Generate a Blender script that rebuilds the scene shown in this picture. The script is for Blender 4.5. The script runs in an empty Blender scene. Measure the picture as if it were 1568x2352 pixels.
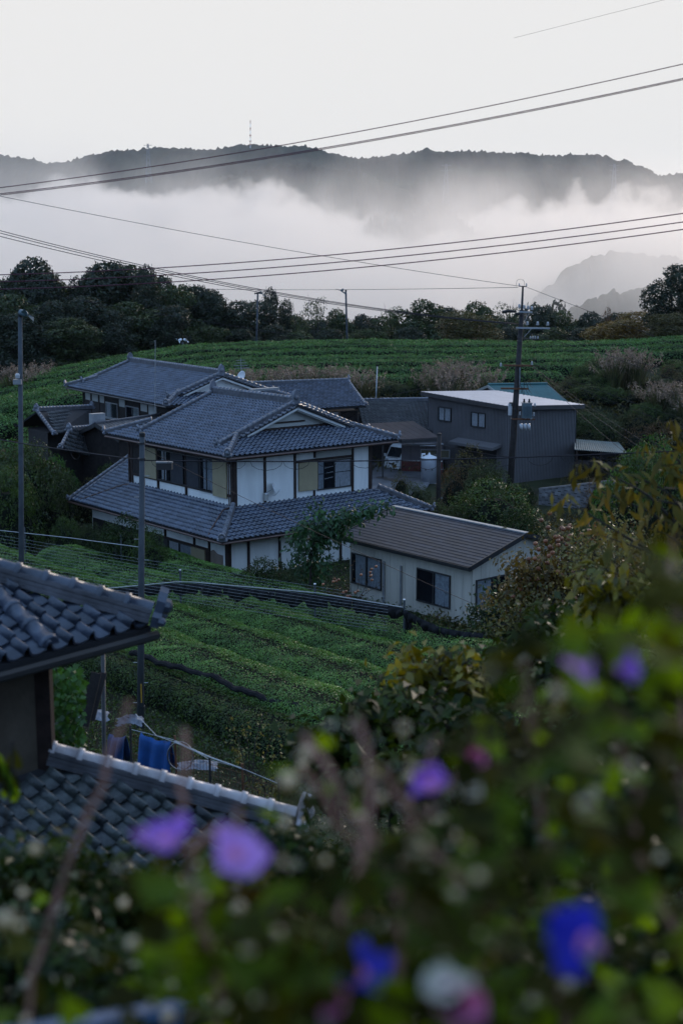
import bpy, math, random
import numpy as np
from mathutils import Matrix, Vector, Euler
R = math.radians
rng = np.random.default_rng(7)
random.seed(7)
S = bpy.context.scene
COL = S.collection

# ------------------------------------------------------------------ camera, sky, sun, exposure
CAM = np.array([0.0, 0.0, 13.5]); PITCH = R(10.26); FPX = 3170.0
cd = bpy.data.cameras.new('camera'); cam = bpy.data.objects.new('camera', cd); COL.objects.link(cam)
cam.location = CAM; cam.rotation_euler = (math.pi/2 - PITCH, 0, 0)
cd.sensor_fit = 'VERTICAL'; cd.sensor_height = 36.0; cd.lens = FPX/2352*36
cd.clip_start = .1; cd.clip_end = 20000
cd.dof.use_dof = True; cd.dof.focus_distance = 60; cd.dof.aperture_fstop = 1.8
S.camera = cam
SUN_EL, SUN_AZ = R(13), R(24)          # azimuth measured to the right of the view direction
w = bpy.data.worlds.new('World'); S.world = w; w.use_nodes = True
nt = w.node_tree; nt.nodes.clear()
sky = nt.nodes.new('ShaderNodeTexSky'); sky.sky_type = 'NISHITA'; sky.sun_disc = False
sky.sun_elevation = SUN_EL; sky.sun_rotation = SUN_AZ; sky.air_density = 1.3; sky.dust_density = 1.5; sky.ozone_density = 3
tc = nt.nodes.new('ShaderNodeTexCoord'); sx = nt.nodes.new('ShaderNodeSeparateXYZ')
mr = nt.nodes.new('ShaderNodeMapRange'); mr.interpolation_type = 'SMOOTHSTEP'
mr.inputs[1].default_value = .26; mr.inputs[2].default_value = .85; mr.inputs[3].default_value = 1; mr.inputs[4].default_value = .9
mx = nt.nodes.new('ShaderNodeMix'); mx.data_type = 'RGBA'
# a bright white dawn veil round the sunrise, turning to blue overhead and behind
sn = nt.nodes.new('ShaderNodeVectorMath'); sn.operation = 'DOT_PRODUCT'; sn.inputs[1].default_value = (math.sin(R(8)), math.cos(R(8)), .05)
veil = nt.nodes.new('ShaderNodeValToRGB'); veil.color_ramp.interpolation = 'EASE'
veil.color_ramp.elements[0].position = .32; veil.color_ramp.elements[0].color = (4.3, 7.0, 11.6, 1)
veil.color_ramp.elements[1].position = .88; veil.color_ramp.elements[1].color = (8.12, 8.06, 7.98, 1)
bg = nt.nodes.new('ShaderNodeBackground'); bg.inputs[1].default_value = .105
ow = nt.nodes.new('ShaderNodeOutputWorld')
L = nt.links.new
L(tc.outputs['Generated'], sx.inputs[0]); L(sx.outputs[2], mr.inputs[0]); L(mr.outputs[0], mx.inputs[0])
L(tc.outputs['Generated'], sn.inputs[0]); L(sn.outputs['Value'], veil.inputs[0]); L(veil.outputs[0], mx.inputs[7]); L(sky.outputs[0], mx.inputs[6]); L(mx.outputs[2], bg.inputs[0]); L(bg.outputs[0], ow.inputs[0])
sl = bpy.data.lights.new('sun', 'SUN'); sl.energy = .95; sl.angle = R(14); sl.color = (1, .86, .74)
so = bpy.data.objects.new('sun', sl); COL.objects.link(so)
sd = Vector((math.sin(SUN_AZ)*math.cos(SUN_EL), math.cos(SUN_AZ)*math.cos(SUN_EL), math.sin(SUN_EL)))
so.rotation_euler = sd.to_track_quat('Z', 'Y').to_euler(); so.location = (0, 60, 60)
S.view_settings.view_transform = 'Standard'; S.view_settings.look = 'None'
S.view_settings.exposure = 0; S.view_settings.gamma = 1; S.view_settings.use_curve_mapping = False
S.render.engine = 'CYCLES'
cy = S.cycles
cy.use_denoising = True; cy.max_bounces = 10; cy.diffuse_bounces = 2; cy.glossy_bounces = 2; cy.transmission_bounces = 3
cy.transparent_max_bounces = 8; cy.volume_bounces = 8; cy.volume_step_rate = 1; cy.volume_max_steps = 160

# ------------------------------------------------------------------ measuring helpers: photo measurements -> metres
def ray(px, py):
    x = (px-784)/FPX; y = (1176-py)/FPX; c, s = math.cos(PITCH), math.sin(PITCH)
    return np.array([x, c+y*s, -s+y*c])
def at(px, py, Y):
    d = ray(px, py); return CAM + d*(Y/d[1])
def on_z(px, py, z):
    d = ray(px, py); return CAM + d*((z-CAM[2])/d[2])
def proj(P):
    P = np.asarray(P, float)-CAM; c, s = math.cos(PITCH), math.sin(PITCH)
    d = P[..., 1]*c-P[..., 2]*s; v = P[..., 1]*s+P[..., 2]*c
    return 784+FPX*P[..., 0]/d, 1176-FPX*v/d
def along(P0, d, px, z=None):
    """length t so that P0 + t d is seen at column px"""
    P0 = np.asarray(P0, float); d = np.asarray(d, float)
    lo = None
    c, s = math.cos(PITCH), math.sin(PITCH); k = (px-784)/FPX
    q = P0-CAM
    return -(q[0]-k*(q[1]*c-q[2]*s))/(d[0]-k*(d[1]*c-d[2]*s))
def height_at(x, y, py):
    """height z over plan point (x, y) seen on row py"""
    a = PITCH+math.atan((py-1176)/FPX)
    c, s = math.cos(PITCH), math.sin(PITCH); v = (1176-py)/FPX
    return CAM[2] + y*(v*c-s)/(c+v*s)
def vec(*a): return np.array(a, float)
def unit(v): v = np.asarray(v, float); return v/np.linalg.norm(v)
def smooth(a, b, x): t = np.clip((x-a)/(b-a), 0, 1); return t*t*(3-2*t)

# ------------------------------------------------------------------ value noise for shaping land and crowns
_T = np.random.default_rng(3).random((64, 64))
def noise2(x, y):
    x = np.asarray(x, float); y = np.asarray(y, float); xi = np.floor(x).astype(int); yi = np.floor(y).astype(int)
    fx = x-xi; fy = y-yi; fx = fx*fx*(3-2*fx); fy = fy*fy*(3-2*fy)
    g = lambda i, j: _T[i % 64, j % 64]
    return (g(xi, yi)*(1-fx)+g(xi+1, yi)*fx)*(1-fy)+(g(xi, yi+1)*(1-fx)+g(xi+1, yi+1)*fx)*fy
def fbm(x, y, o=4):
    s = 0; a = .5
    for k in range(o): s = s+a*noise2(x*2**k+17*k, y*2**k+5*k); a *= .5
    return s

# ------------------------------------------------------------------ mesh helpers
def mesh_np(name, V, Q, mats, midx=None, smooth_=False):
    """V (n,3); Q list of (array of faces with k corners)"""
    me = bpy.data.meshes.new(name)
    V = np.asarray(V, np.float32); me.vertices.add(len(V)); me.vertices.foreach_set('co', V.ravel())
    fl = [np.asarray(q, np.int32) for q in Q if len(q)]
    loops = np.concatenate([q.ravel() for q in fl]); tot = np.concatenate([np.full(len(q), q.shape[1], np.int32) for q in fl])
    st = np.concatenate([[0], np.cumsum(tot)[:-1]]).astype(np.int32)
    me.loops.add(len(loops)); me.loops.foreach_set('vertex_index', loops)
    me.polygons.add(len(tot)); me.polygons.foreach_set('loop_start', st); me.polygons.foreach_set('loop_total', tot)
    if midx is not None: me.polygons.foreach_set('material_index', np.asarray(midx, np.int32))
    if smooth_: me.polygons.foreach_set('use_smooth', np.ones(len(tot), bool))
    for m in mats: me.materials.append(m)
    me.update(calc_edges=True); me.validate()
    return me

def link(name, me, parent=None, loc=None):
    o = bpy.data.objects.new(name, me); COL.objects.link(o)
    if parent is not None:
        o.parent = parent; o.matrix_parent_inverse = parent_inv(parent)
    if loc is not None: o.location = loc
    return o
def parent_inv(p):
    return wm(p).inverted()
def wm(p):
    M = Matrix.LocRotScale(p.location, p.rotation_euler, p.scale)
    return (wm(p.parent) @ p.matrix_parent_inverse @ M) if p.parent else M

class MB:
    def __init__(s): s.V = []; s.F = []; s.M = []; s.n = 0
    def add(s, V, F, m=0):
        for f in F: s.F.append([i+s.n for i in f]); s.M.append(m)
        s.V.extend([tuple(map(float, v)) for v in V]); s.n += len(V); return s
    def box(s, c, size, X=(1, 0, 0), Y=(0, 1, 0), Z=(0, 0, 1), m=0):
        c = vec(*c); X, Y, Z = [vec(*a)*h/2 for a, h in zip((X, Y, Z), size)]
        V = [c+i*X+j*Y+k*Z for k in (-1, 1) for j in (-1, 1) for i in (-1, 1)]
        return s.add(V, [(0, 2, 3, 1), (4, 5, 7, 6), (0, 1, 5, 4), (2, 6, 7, 3), (0, 4, 6, 2), (1, 3, 7, 5)], m)
    def bar(s, p, q, wd, h, m=0, up=(0, 0, 1)):
        p = vec(*p); q = vec(*q); d = unit(q-p); side = np.cross(d, up)
        if np.linalg.norm(side) < 1e-6: side = np.cross(d, (1, 0, 0))
        side = unit(side); u2 = np.cross(side, d)
        return s.box((p+q)/2, (np.linalg.norm(q-p), wd, h), d, side, u2, m)
    def hexa(s, lo, hi, m=0):
        """prism between two corresponding polygons"""
        n = len(lo)
        return s.add(list(lo)+list(hi), [tuple(range(n))[::-1], tuple(range(n, 2*n))]+[(i, (i+1) % n, n+(i+1) % n, n+i) for i in range(n)], m)
    def tube(s, P, r, n=6, m=0, cap=True):
        P = [vec(*p) for p in P]; k = len(P); r = list(r) if hasattr(r, '__len__') else [r]*k
        V = []; prev = None
        for i, p in enumerate(P):
            d = unit(P[min(i+1, k-1)]-P[max(i-1, 0)])
            if prev is None: prev = np.cross(d, (0, 0, 1) if abs(d[2]) < .9 else (1, 0, 0))
            prev = unit(prev-d*np.dot(prev, d)); b = np.cross(d, prev)
            V += [p+r[i]*(math.cos(2*math.pi*j/n)*prev+math.sin(2*math.pi*j/n)*b) for j in range(n)]
        F = [(i*n+j, i*n+(j+1) % n, (i+1)*n+(j+1) % n, (i+1)*n+j) for i in range(k-1) for j in range(n)]
        if cap: F += [tuple(range(n))[::-1], tuple(range((k-1)*n, k*n))]
        return s.add(V, F, m)
    def lathe(s, c, prof, n=10, m=0, ax=(0, 0, 1)):
        ax = unit(ax); X = np.cross(ax, (0, 1, 0) if abs(ax[1]) < .9 else (1, 0, 0)); X = unit(X); Y = np.cross(ax, X); c = vec(*c)
        V = [c+ax*z+r*(math.cos(2*math.pi*j/n)*X+math.sin(2*math.pi*j/n)*Y) for r, z in prof for j in range(n)]
        k = len(prof)
        F = [(i*n+j, i*n+(j+1) % n, (i+1)*n+(j+1) % n, (i+1)*n+j) for i in range(k-1) for j in range(n)]
        F += [tuple(range(n))[::-1], tuple(range((k-1)*n, k*n))]
        return s.add(V, F, m)
    def mesh(s, name, mats, origin=None, smooth_=False):
        me = bpy.data.meshes.new(name); V = np.array(s.V)
        if origin is not None: V = V-vec(*origin)
        me.from_pydata(V.tolist(), [], s.F)
        for m in (mats if isinstance(mats, (list, tuple)) else [mats]): me.materials.append(m)
        if len(me.materials) > 1: me.polygons.foreach_set('material_index', np.array(s.M, np.int32))
        if smooth_: me.polygons.foreach_set('use_smooth', np.ones(len(me.polygons), bool))
        me.update(); return me
    def build(s, name, mats, parent=None, origin=None, smooth_=False):
        return link(name, s.mesh(name, mats, origin, smooth_), parent, None if origin is None else tuple(origin))

def tag(o, label=None, cat=None, group=None, kind=None):
    if label: o['label'] = label
    if cat: o['category'] = cat
    if group: o['group'] = group
    if kind: o['kind'] = kind
    return o
def thing(name, label, cat, loc=(0, 0, 0), group=None):
    o = bpy.data.objects.new(name, None); COL.objects.link(o); o.location = tuple(loc); o.empty_display_size = .3
    return tag(o, label, cat, group)
KIDS = {}
def copy_tree(src, loc, rz=0, sc=(1, 1, 1), label=None, cat=None, group=None):
    r = src.copy(); COL.objects.link(r); r.location = tuple(loc); r.rotation_euler = (0, 0, rz); r.scale = sc
    if label: r['label'] = label
    if cat: r['category'] = cat
    if group: r['group'] = group
    if src.name not in KIDS: KIDS[src.name] = [c for c in src.children]
    for c in KIDS[src.name]:
        k = c.copy(); COL.objects.link(k); k.parent = r
        for g in list(c.children):
            h = g.copy(); COL.objects.link(h); h.parent = k
    return r

# ------------------------------------------------------------------ materials
def mat(name, col, rough=.6, spec=.5, var=.25, scale=3.0, bump=0.0, bscale=40.0, metal=0.0, col2=None, island=0.0, trans=0.0, detail=5, coat=0.0, streak=0.0):
    m = bpy.data.materials.new(name); m.use_nodes = True; t = m.node_tree; N = t.nodes; b = N['Principled BSDF']; l = t.links.new
    b.inputs['Roughness'].default_value = rough; b.inputs['Metallic'].default_value = metal; b.inputs['Specular IOR Level'].default_value = spec
    if coat: b.inputs['Coat Weight'].default_value = coat; b.inputs['Coat Roughness'].default_value = .15
    geo = N.new('ShaderNodeNewGeometry')
    no = N.new('ShaderNodeTexNoise'); no.inputs['Scale'].default_value = scale; no.inputs['Detail'].default_value = detail; no.inputs['Roughness'].default_value = .6
    if streak:
        mpp = N.new('ShaderNodeMapping'); mpp.inputs['Scale'].default_value = (1, 1, streak); l(geo.outputs['Position'], mpp.inputs[0]); l(mpp.outputs[0], no.inputs['Vector'])
    else: l(geo.outputs['Position'], no.inputs['Vector'])
    c1 = tuple(c*(1-var) for c in col)+(1,); c2 = tuple(c*(1+var) for c in (col2 or col))+(1,)
    r = N.new('ShaderNodeValToRGB'); r.color_ramp.elements[0].position = .32; r.color_ramp.elements[1].position = .68
    r.color_ramp.elements[0].color = c1; r.color_ramp.elements[1].color = c2
    l(no.outputs[0], r.inputs[0]); out = r.outputs[0]
    if island:
        oi = N.new('ShaderNodeObjectInfo'); ad = N.new('ShaderNodeMath'); fr = N.new('ShaderNodeMath'); fr.operation = 'FRACT'
        l(oi.outputs['Random'], ad.inputs[0]); l(geo.outputs['Random Per Island'], ad.inputs[1]); l(ad.outputs[0], fr.inputs[0])
        mp = N.new('ShaderNodeMapRange'); mp.inputs[3].default_value = 1-island; mp.inputs[4].default_value = 1+island
        l(fr.outputs[0], mp.inputs[0])
        ml = N.new('ShaderNodeVectorMath'); ml.operation = 'SCALE'; l(out, ml.inputs[0]); l(mp.outputs[0], ml.inputs['Scale']); out = ml.outputs[0]
    l(out, b.inputs['Base Color'])
    if bump:
        n2 = N.new('ShaderNodeTexNoise'); n2.inputs['Scale'].default_value = bscale; n2.inputs['Detail'].default_value = 4
        l(geo.outputs['Position'], n2.inputs['Vector'])
        bp = N.new('ShaderNodeBump'); bp.inputs['Strength'].default_value = min(1, bump); bp.inputs['Distance'].default_value = .02
        l(n2.outputs[0], bp.inputs['Height']); l(bp.outputs[0], b.inputs['Normal'])
    if trans:
        tr = N.new('ShaderNodeBsdfTranslucent'); ms = N.new('ShaderNodeMixShader'); ms.inputs[0].default_value = trans
        hs = N.new('ShaderNodeHueSaturation'); hs.inputs['Value'].default_value = 1.6; hs.inputs['Saturation'].default_value = 1.15; hs.inputs['Hue'].default_value = .49
        l(out, hs.inputs['Color']); l(hs.outputs[0], tr.inputs[0])
        l(b.outputs[0], ms.inputs[1]); l(tr.outputs[0], ms.inputs[2]); l(ms.outputs[0], N['Material Output'].inputs[0])
    return m

# ------------------------------------------------------------------ land
_YK = [-60, -5, 0, 3, 8, 13, 20, 28, 33, 37, 40, 50, 56, 88, 91, 99, 103, 119.5, 122, 136, 150, 190, 260, 420, 800, 1500, 2600]
_ZK = [26, 13.3, 11.7, 10.6, 8.2, 5.4, 3.0, 1.3, .7, .45, .35, .1, 0, 0, .5, 3.9, 4.1, 5.7, 5.7, 4.2, 1.0, -12, -30, -55, -75, -70, -70]
def land(x, y):
    x = np.asarray(x, float); y = np.asarray(y, float)
    z = np.interp(y, _YK, _ZK)
    back = smooth(90, 104, y)*(1-smooth(150, 220, y))
    z = z - back*np.clip((-9-x)/18, 0, 3)**1.4*2.1
    z = z + back*smooth(20, 45, x)*1.2
    # the camera's own hillside continues on the right, falling to the yard
    z = z + smooth(8, 20, x)*smooth(20, 30, y)*(1-smooth(50, 68, y))*2.6
    z = z + (fbm(x*.12, y*.12, 3)-.45)*.5*(1-smooth(40, 60, y)*(1-smooth(90, 100, y)))
    return z
def grid_sheet(name, xs, ys, zf, m, kind='structure'):
    X, Y = np.meshgrid(xs, ys); Z = zf(X, Y); n, k = X.shape
    I = np.arange(n*k).reshape(n, k)
    Q = np.stack([I[:-1, :-1], I[:-1, 1:], I[1:, 1:], I[1:, :-1]], -1).reshape(-1, 4)
    o = link(name, mesh_np(name, np.stack([X, Y, Z], -1).reshape(-1, 3), [Q], [m], smooth_=True)); o['kind'] = kind
    return o
M_soil = mat('soil', (.026, .022, .016), .95, .1, .45, .35, .6, 6, col2=(.024, .030, .014))
M_hill = mat('hill_forest', (.020, .028, .022), .95, .15, .4, .02, 0, 1, col2=(.034, .040, .026))
xs = np.concatenate([np.linspace(-1500, -120, 24), np.linspace(-110, 110, 111), np.linspace(120, 1500, 24)])
ys = np.concatenate([np.linspace(-30, 160, 150), np.linspace(165, 420, 30), np.linspace(450, 2700, 24)])
grid_sheet('ground', xs, ys, land, M_soil)

def ridge_hill(name, Y0, depth, prof, base, nx, ny, bump, seed, treeamp, wave=None):
    """wooded ridge: crest follows prof [(x, z)], falls to base on both sides, tree-sized bumps all over"""
    px, pz = np.array(prof).T
    x = np.linspace(px[0], px[-1], nx); t = np.linspace(-1, 1, ny)
    X, T = np.meshgrid(x, t)
    crest = np.interp(X, px, pz)
    crest = crest + (fbm(X/120+seed, seed*1.3+0*X, 4)-.47)*bump
    fall = 1-np.abs(T)**1.5
    Z = base+(crest-base)*fall
    Z += (fbm(X/(wave or bump*3)+seed, T*depth/(wave or bump*3), 4)-.47)*bump*1.2*(1-fall)*2*(fall > .02)
    Y = Y0+T*depth+(fbm(X/260+seed, T*3, 3)-.5)*depth*.25
    r = np.random.default_rng(int(seed*10))
    tree = noise2(X/treeamp*1.3+seed, Y/treeamp*1.1+seed)**1.5*treeamp*1.1 + (r.random(X.shape)**6*treeamp*.9 if Y0 > 1000 else noise2(X/treeamp*3.1+seed, Y/treeamp*2.7)*treeamp*.35)
    Z = Z+tree*(fall > .02)
    n, k = X.shape; I = np.arange(n*k).reshape(n, k)
    Q = np.stack([I[:-1, :-1], I[:-1, 1:], I[1:, 1:], I[1:, :-1]], -1).reshape(-1, 4)
    o = link(name, mesh_np(name, np.stack([X, Y, Z], -1).reshape(-1, 3), [Q], [M_hill])); o['kind'] = 'structure'
    return o
def crest(pts, Y): return [tuple(at(px, py, Y)[[0, 2]]) for px, py in pts]
far = crest([(-500, 420), (-250, 385), (0, 366), (60, 368), (120, 374), (200, 368), (270, 352), (330, 348), (365, 340), (430, 345), (470, 347), (540, 337), (620, 338),
             (700, 345), (760, 358), (830, 367), (880, 362), (960, 352), (1040, 350), (1150, 347), (1260, 358), (1340, 362), (1370, 364), (1440, 378), (1485, 396),
             (1510, 416), (1540, 414), (1568, 406), (1700, 385), (2000, 400), (2300, 450)], 2200)
ridge_hill('hill', 2200, 420, far, -90, 700, 60, 22, 1.7, 4.6)
ridge_hill('hill', 1850, 300, crest([(100, 600), (350, 520), (480, 418), (650, 372), (760, 372), (830, 395), (1000, 470), (1200, 560), (1400, 600)], 1850), -90, 420, 46, 24, 8.1, 5)
ridge_hill('hill', 1250, 130, crest([(700, 640), (800, 570), (860, 498), (905, 492), (960, 488), (1030, 492), (1100, 545), (1200, 640)], 1250), -80, 260, 30, 12, 4.3, 7)
ridge_hill('hill', 620, 110, crest([(1080, 800), (1200, 720), (1290, 640), (1360, 602), (1440, 594), (1530, 602), (1620, 610), (1800, 640), (2100, 720)], 620), -60, 420, 60, 3.5, 6.1, 3.2, 70)
ridge_hill('hill', 430, 50, crest([(1200, 800), (1290, 735), (1360, 696), (1430, 678), (1500, 664), (1600, 620), (1800, 680)], 430), -45, 300, 40, 2.5, 9.2, 2.6, 50)

# fog lying in the valley: one closed body of thick mist, its top drifting up the far slopes
def volume_mat(name):
    m = bpy.data.materials.new(name); m.use_nodes = True; t = m.node_tree; t.nodes.clear()
    o = t.nodes.new('ShaderNodeOutputMaterial'); v = t.nodes.new('ShaderNodeVolumePrincipled')
    t.links.new(v.outputs[0], o.inputs['Volume']); return m, t, v
mf, t, v = volume_mat('valley_fog')
v.inputs['Color'].default_value = (1, .95, .90, 1); v.inputs['Anisotropy'].default_value = .6
def nd(t, op, a, b=None, c=None):
    n = t.nodes.new('ShaderNodeMath'); n.operation = op
    for i, x in enumerate((a, b, c)):
        if x is None: continue
        if isinstance(x, (int, float)): n.inputs[i].default_value = x
        else: t.links.new(x, n.inputs[i])
    return n.outputs[0]
g = t.nodes.new('ShaderNodeNewGeometry'); sp = t.nodes.new('ShaderNodeSeparateXYZ'); t.links.new(g.outputs['Position'], sp.inputs[0])
def vnoise(t, sc, vscale, det, off=(0, 0, 0)):
    mp = t.nodes.new('ShaderNodeMapping'); mp.inputs['Scale'].default_value = vscale; mp.inputs['Location'].default_value = off
    t.links.new(g.outputs['Position'], mp.inputs[0])
    n = t.nodes.new('ShaderNodeTexNoise'); n.inputs['Scale'].default_value = sc; n.inputs['Detail'].default_value = det; n.inputs['Roughness'].default_value = .58
    t.links.new(mp.outputs[0], n.inputs['Vector']); return n.outputs[0]
def smap(t, x, a, b, lo, hi, mode='SMOOTHSTEP'):
    n = t.nodes.new('ShaderNodeMapRange'); n.interpolation_type = mode
    for i, q in enumerate((a, b, lo, hi)): n.inputs[i+1].default_value = q
    t.links.new(x, n.inputs[0]); return n.outputs[0]
top = smap(t, sp.outputs[1], 260, 1350, -14, 62)
n1 = vnoise(t, .0062, (1, .8, 1.2), 2); n2 = vnoise(t, .022, (1.1, .6, 1.0), 5, (3, 7, 1))
amp = smap(t, sp.outputs[1], 260, 1200, 14, 74, 'LINEAR')
h = nd(t, 'ADD', top, nd(t, 'MULTIPLY', nd(t, 'SUBTRACT', nd(t, 'ADD', nd(t, 'MULTIPLY', n1, .48), nd(t, 'MULTIPLY', n2, .52)), .5), nd(t, 'MULTIPLY', amp, 2.9)))
ax = nd(t, 'ABSOLUTE', nd(t, 'SUBTRACT', sp.outputs[0], 62))
h = nd(t, 'SUBTRACT', h, nd(t, 'MULTIPLY', smap(t, ax, 10, 150, 30, 0), smap(t, sp.outputs[1], 800, 1150, 0, 1)))   # the bank sinks before the small dark hill
lump = smap(t, nd(t, 'ADD', nd(t, 'MULTIPLY', n1, .5), nd(t, 'MULTIPLY', n2, .5)), .36, .62, .25, 1.35)
d = nd(t, 'SUBTRACT', h, sp.outputs[2])
soft = smap(t, sp.outputs[1], 260, 1200, 5, 13, 'LINEAR')
dens = nd(t, 'MINIMUM', nd(t, 'MAXIMUM', nd(t, 'DIVIDE', d, soft), 0), 1)
near = smap(t, sp.outputs[1], 235, 420, 0, 1)
thin = nd(t, 'MULTIPLY', smap(t, d, -60, 10, 0, 1), smap(t, sp.outputs[1], 520, 900, 1, 0))
t.links.new(nd(t, 'MULTIPLY', nd(t, 'ADD', nd(t, 'MULTIPLY', nd(t, 'MULTIPLY', dens, lump), .019), nd(t, 'MULTIPLY', nd(t, 'MULTIPLY', thin, smap(t, n2, .38, .62, .25, 2.4)), .0062)), near), v.inputs['Density'])
try: mf.cycles.volume_step_rate = .36
except Exception as e: print('step', e)
b = MB(); b.box((0, 960, 25), (1200, 1460, 230)); fo = b.build('valley_fog', mf); fo['kind'] = 'stuff'
# haze
mh, t, v = volume_mat('haze'); v.inputs['Color'].default_value = (.93, .95, 1, 1); v.inputs['Density'].default_value = 3.9e-5; v.inputs['Anisotropy'].default_value = 0
b = MB(); b.box((0, 1330, 58), (3400, 2800, 324)); ho = b.build('haze', mh); ho['kind'] = 'stuff'
# ------------------------------------------------------------------ roof tiles
M_tile = mat('glazed_roof_tile', (.050, .064, .100), .27, .8, .22, 1.3, .10, 30, col2=(.062, .076, .112), island=.28)
M_tile_old = mat('weathered_roof_tile', (.046, .051, .062), .45, .5, .4, 2.0, .3, 40, col2=(.062, .064, .066), island=.3)
M_deck = mat('dark_roof_deck', (.02, .02, .024), .9)  # one dark even colour for the deck under the tiles
M_ridge = mat('ridge_tile_grey', (.125, .13, .155), .4, .6, .3, 2.5, .2, 30, island=.2)
M_noshi = mat('ridge_course_grey', (.10, .098, .11), .7, .4, .35, 4, .3, 25)
M_lichen = mat('lichen_roof_tile', (.018, .023, .034), .38, .6, .4, 4.5, .4, 35, col2=(.048, .057, .055), island=.3)

def tile_mesh(name, w_, l_, m, npts=8, th=.018, lift=.048, roll=.058, rw=.36, pan=.016):
    """S-shaped pan tile: local x across, y up the slope, z out of it; nose raised over the course below"""
    xs_ = np.linspace(0, w_+.012, npts); P = []
    for x in xs_:
        t = x/w_
        z = roll*math.sin(math.pi*min(t/rw, 1))**.8 if t < rw else -pan*math.sin(math.pi*min((t-rw)/(1-rw), 1))
        P.append(z)
    V = [(x, -.012, z+lift) for x, z in zip(xs_, P)] + [(x, l_, z+.002) for x, z in zip(xs_, P)] + [(x, -.006, z+lift-th-.012) for x, z in zip(xs_, P)]
    n = npts
    F = [(i, i+1, n+i+1, n+i) for i in range(n-1)] + [(2*n+i, 2*n+i+1, i+1, i) for i in range(n-1)]
    me = bpy.data.meshes.new(name); me.from_pydata(V, [], F); me.materials.append(m)
    me.polygons.foreach_set('use_smooth', np.array([True]*(n-1)+[False]*(n-1))); me.update()
    return me, np.array(V), np.array(F)

TW, TL = .27, .245
class TileRoof:
    """collects all tiles of one building; the 300 that show largest become parts, the rest one joined part"""
    def __init__(s, root, m, tw=TW, tl=TL, npts=8): s.root = root; s.tw = tw; s.tl = tl; s.m = m; s.me, s.V, s.F = tile_mesh('tile', tw, tl, m, npts, lift=.036 if npts > 10 else .048, roll=.085 if npts > 10 else .058, rw=.31 if npts > 10 else .36, pan=.03 if npts > 10 else .016); s.C = []
    def slope(s, o, e, up, ln, inside, s_max, deck=True):
        """o eave start; e unit vector along the eave; up unit vector up the slope; inside(x, y) in metres along e and up"""
        e = unit(e); up = unit(up); n = np.cross(e, up)
        if n[2] < 0: n = -n
        nx = int(ln/s.tw)+1; ny = int(s_max/s.tl)+1
        I, J = np.meshgrid(np.arange(nx), np.arange(ny))
        x = I*s.tw; y = J*s.tl
        ok = inside(x+s.tw/2, y+s.tl*.5)
        x = x[ok]; y = y[ok]
        r = np.random.default_rng(len(s.C)+11)
        jit = r.normal(0, .0025, (len(x), 3))
        pos = np.asarray(o)+x[:, None]*e+y[:, None]*up+n*.03+jit
        yaw = r.normal(0, .008, len(x))
        for p, a in zip(pos, yaw):
            ee = e*math.cos(a)+up*math.sin(a); uu = up*math.cos(a)-e*math.sin(a)
            if np.dot(np.cross(e, up), n) > 0: s.C.append((p, ee, uu, n))
            else: s.C.append((p+ee*s.tw, -ee, uu, n))      # keep tiles right-handed
    def finish(s, limit=300):
        P = np.array([c[0] for c in s.C]); N = np.array([c[3] for c in s.C])
        d = CAM-P; dist = np.linalg.norm(d, axis=1); face = (d*N).sum(1)/dist
        X, Y = proj(P); vis = (face > .03) & (X > -20) & (X < 1590) & (Y < 2380)
        key = np.where(vis, np.maximum(face, .05)/dist**2, -1)
        order = np.argsort(-key); near = [i for i in order[:limit] if key[i] > 0]
        ns = set(near)
        for i in near:
            p, e, u, n = s.C[i]
            o = bpy.data.objects.new('tile', s.me); COL.objects.link(o); o.parent = s.root
            M = Matrix(((e[0], u[0], n[0], p[0]), (e[1], u[1], n[1], p[1]), (e[2], u[2], n[2], p[2]), (0, 0, 0, 1)))
            o.matrix_parent_inverse = parent_inv(s.root); o.matrix_basis = M
        rest = [i for i in range(len(s.C)) if i not in ns]
        if rest:
            E = np.array([s.C[i][1] for i in rest]); U = np.array([s.C[i][2] for i in rest]); Nn = N[rest]; Pp = P[rest]
            V = Pp[:, None, :]+s.V[None, :, 0:1]*E[:, None]+s.V[None, :, 1:2]*U[:, None]+s.V[None, :, 2:3]*Nn[:, None]
            k = s.V.shape[0]
            F = (s.F[None]+(np.arange(len(rest))*k)[:, None, None]).reshape(-1, 4)
            me = mesh_np('tiles', V.reshape(-1, 3), [F], [s.m])
            sm = np.tile(np.array([True]*(len(s.F)//2)+[False]*(len(s.F)//2)), len(rest)); me.polygons.foreach_set('use_smooth', sm)
            o = link('tiles', me, s.root); o['kind'] = 'stuff'

_cap = {}
def cap_mesh(r, ln, m):
    k = (round(r, 3), round(ln, 3), m.name)
    if k in _cap: return _cap[k]
    V = []; F = []; n = 7
    rings = [(0, r*1.0), (ln*.80, r*.97), (ln*.80, r*1.22), (ln*1.0, r*1.22), (ln*1.0, r*.9)]
    for y, q in rings:
        V += [(-q*math.cos(math.pi*j/(n-1)), y, q*math.sin(math.pi*j/(n-1))) for j in range(n)]
    for i in range(len(rings)-1):
        F += [(i*n+j, i*n+j+1, (i+1)*n+j+1, (i+1)*n+j) for j in range(n-1)]
    F += [tuple(range(n)), tuple(range((len(rings)-1)*n, len(rings)*n))[::-1]]
    me = bpy.data.meshes.new('ridge_tile'); me.from_pydata(V, [], F); me.materials.append(m)
    me.polygons.foreach_set('use_smooth', np.array([True]*(len(F)-2)+[False]*2)); me.update()
    _cap[k] = me; return me
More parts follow.
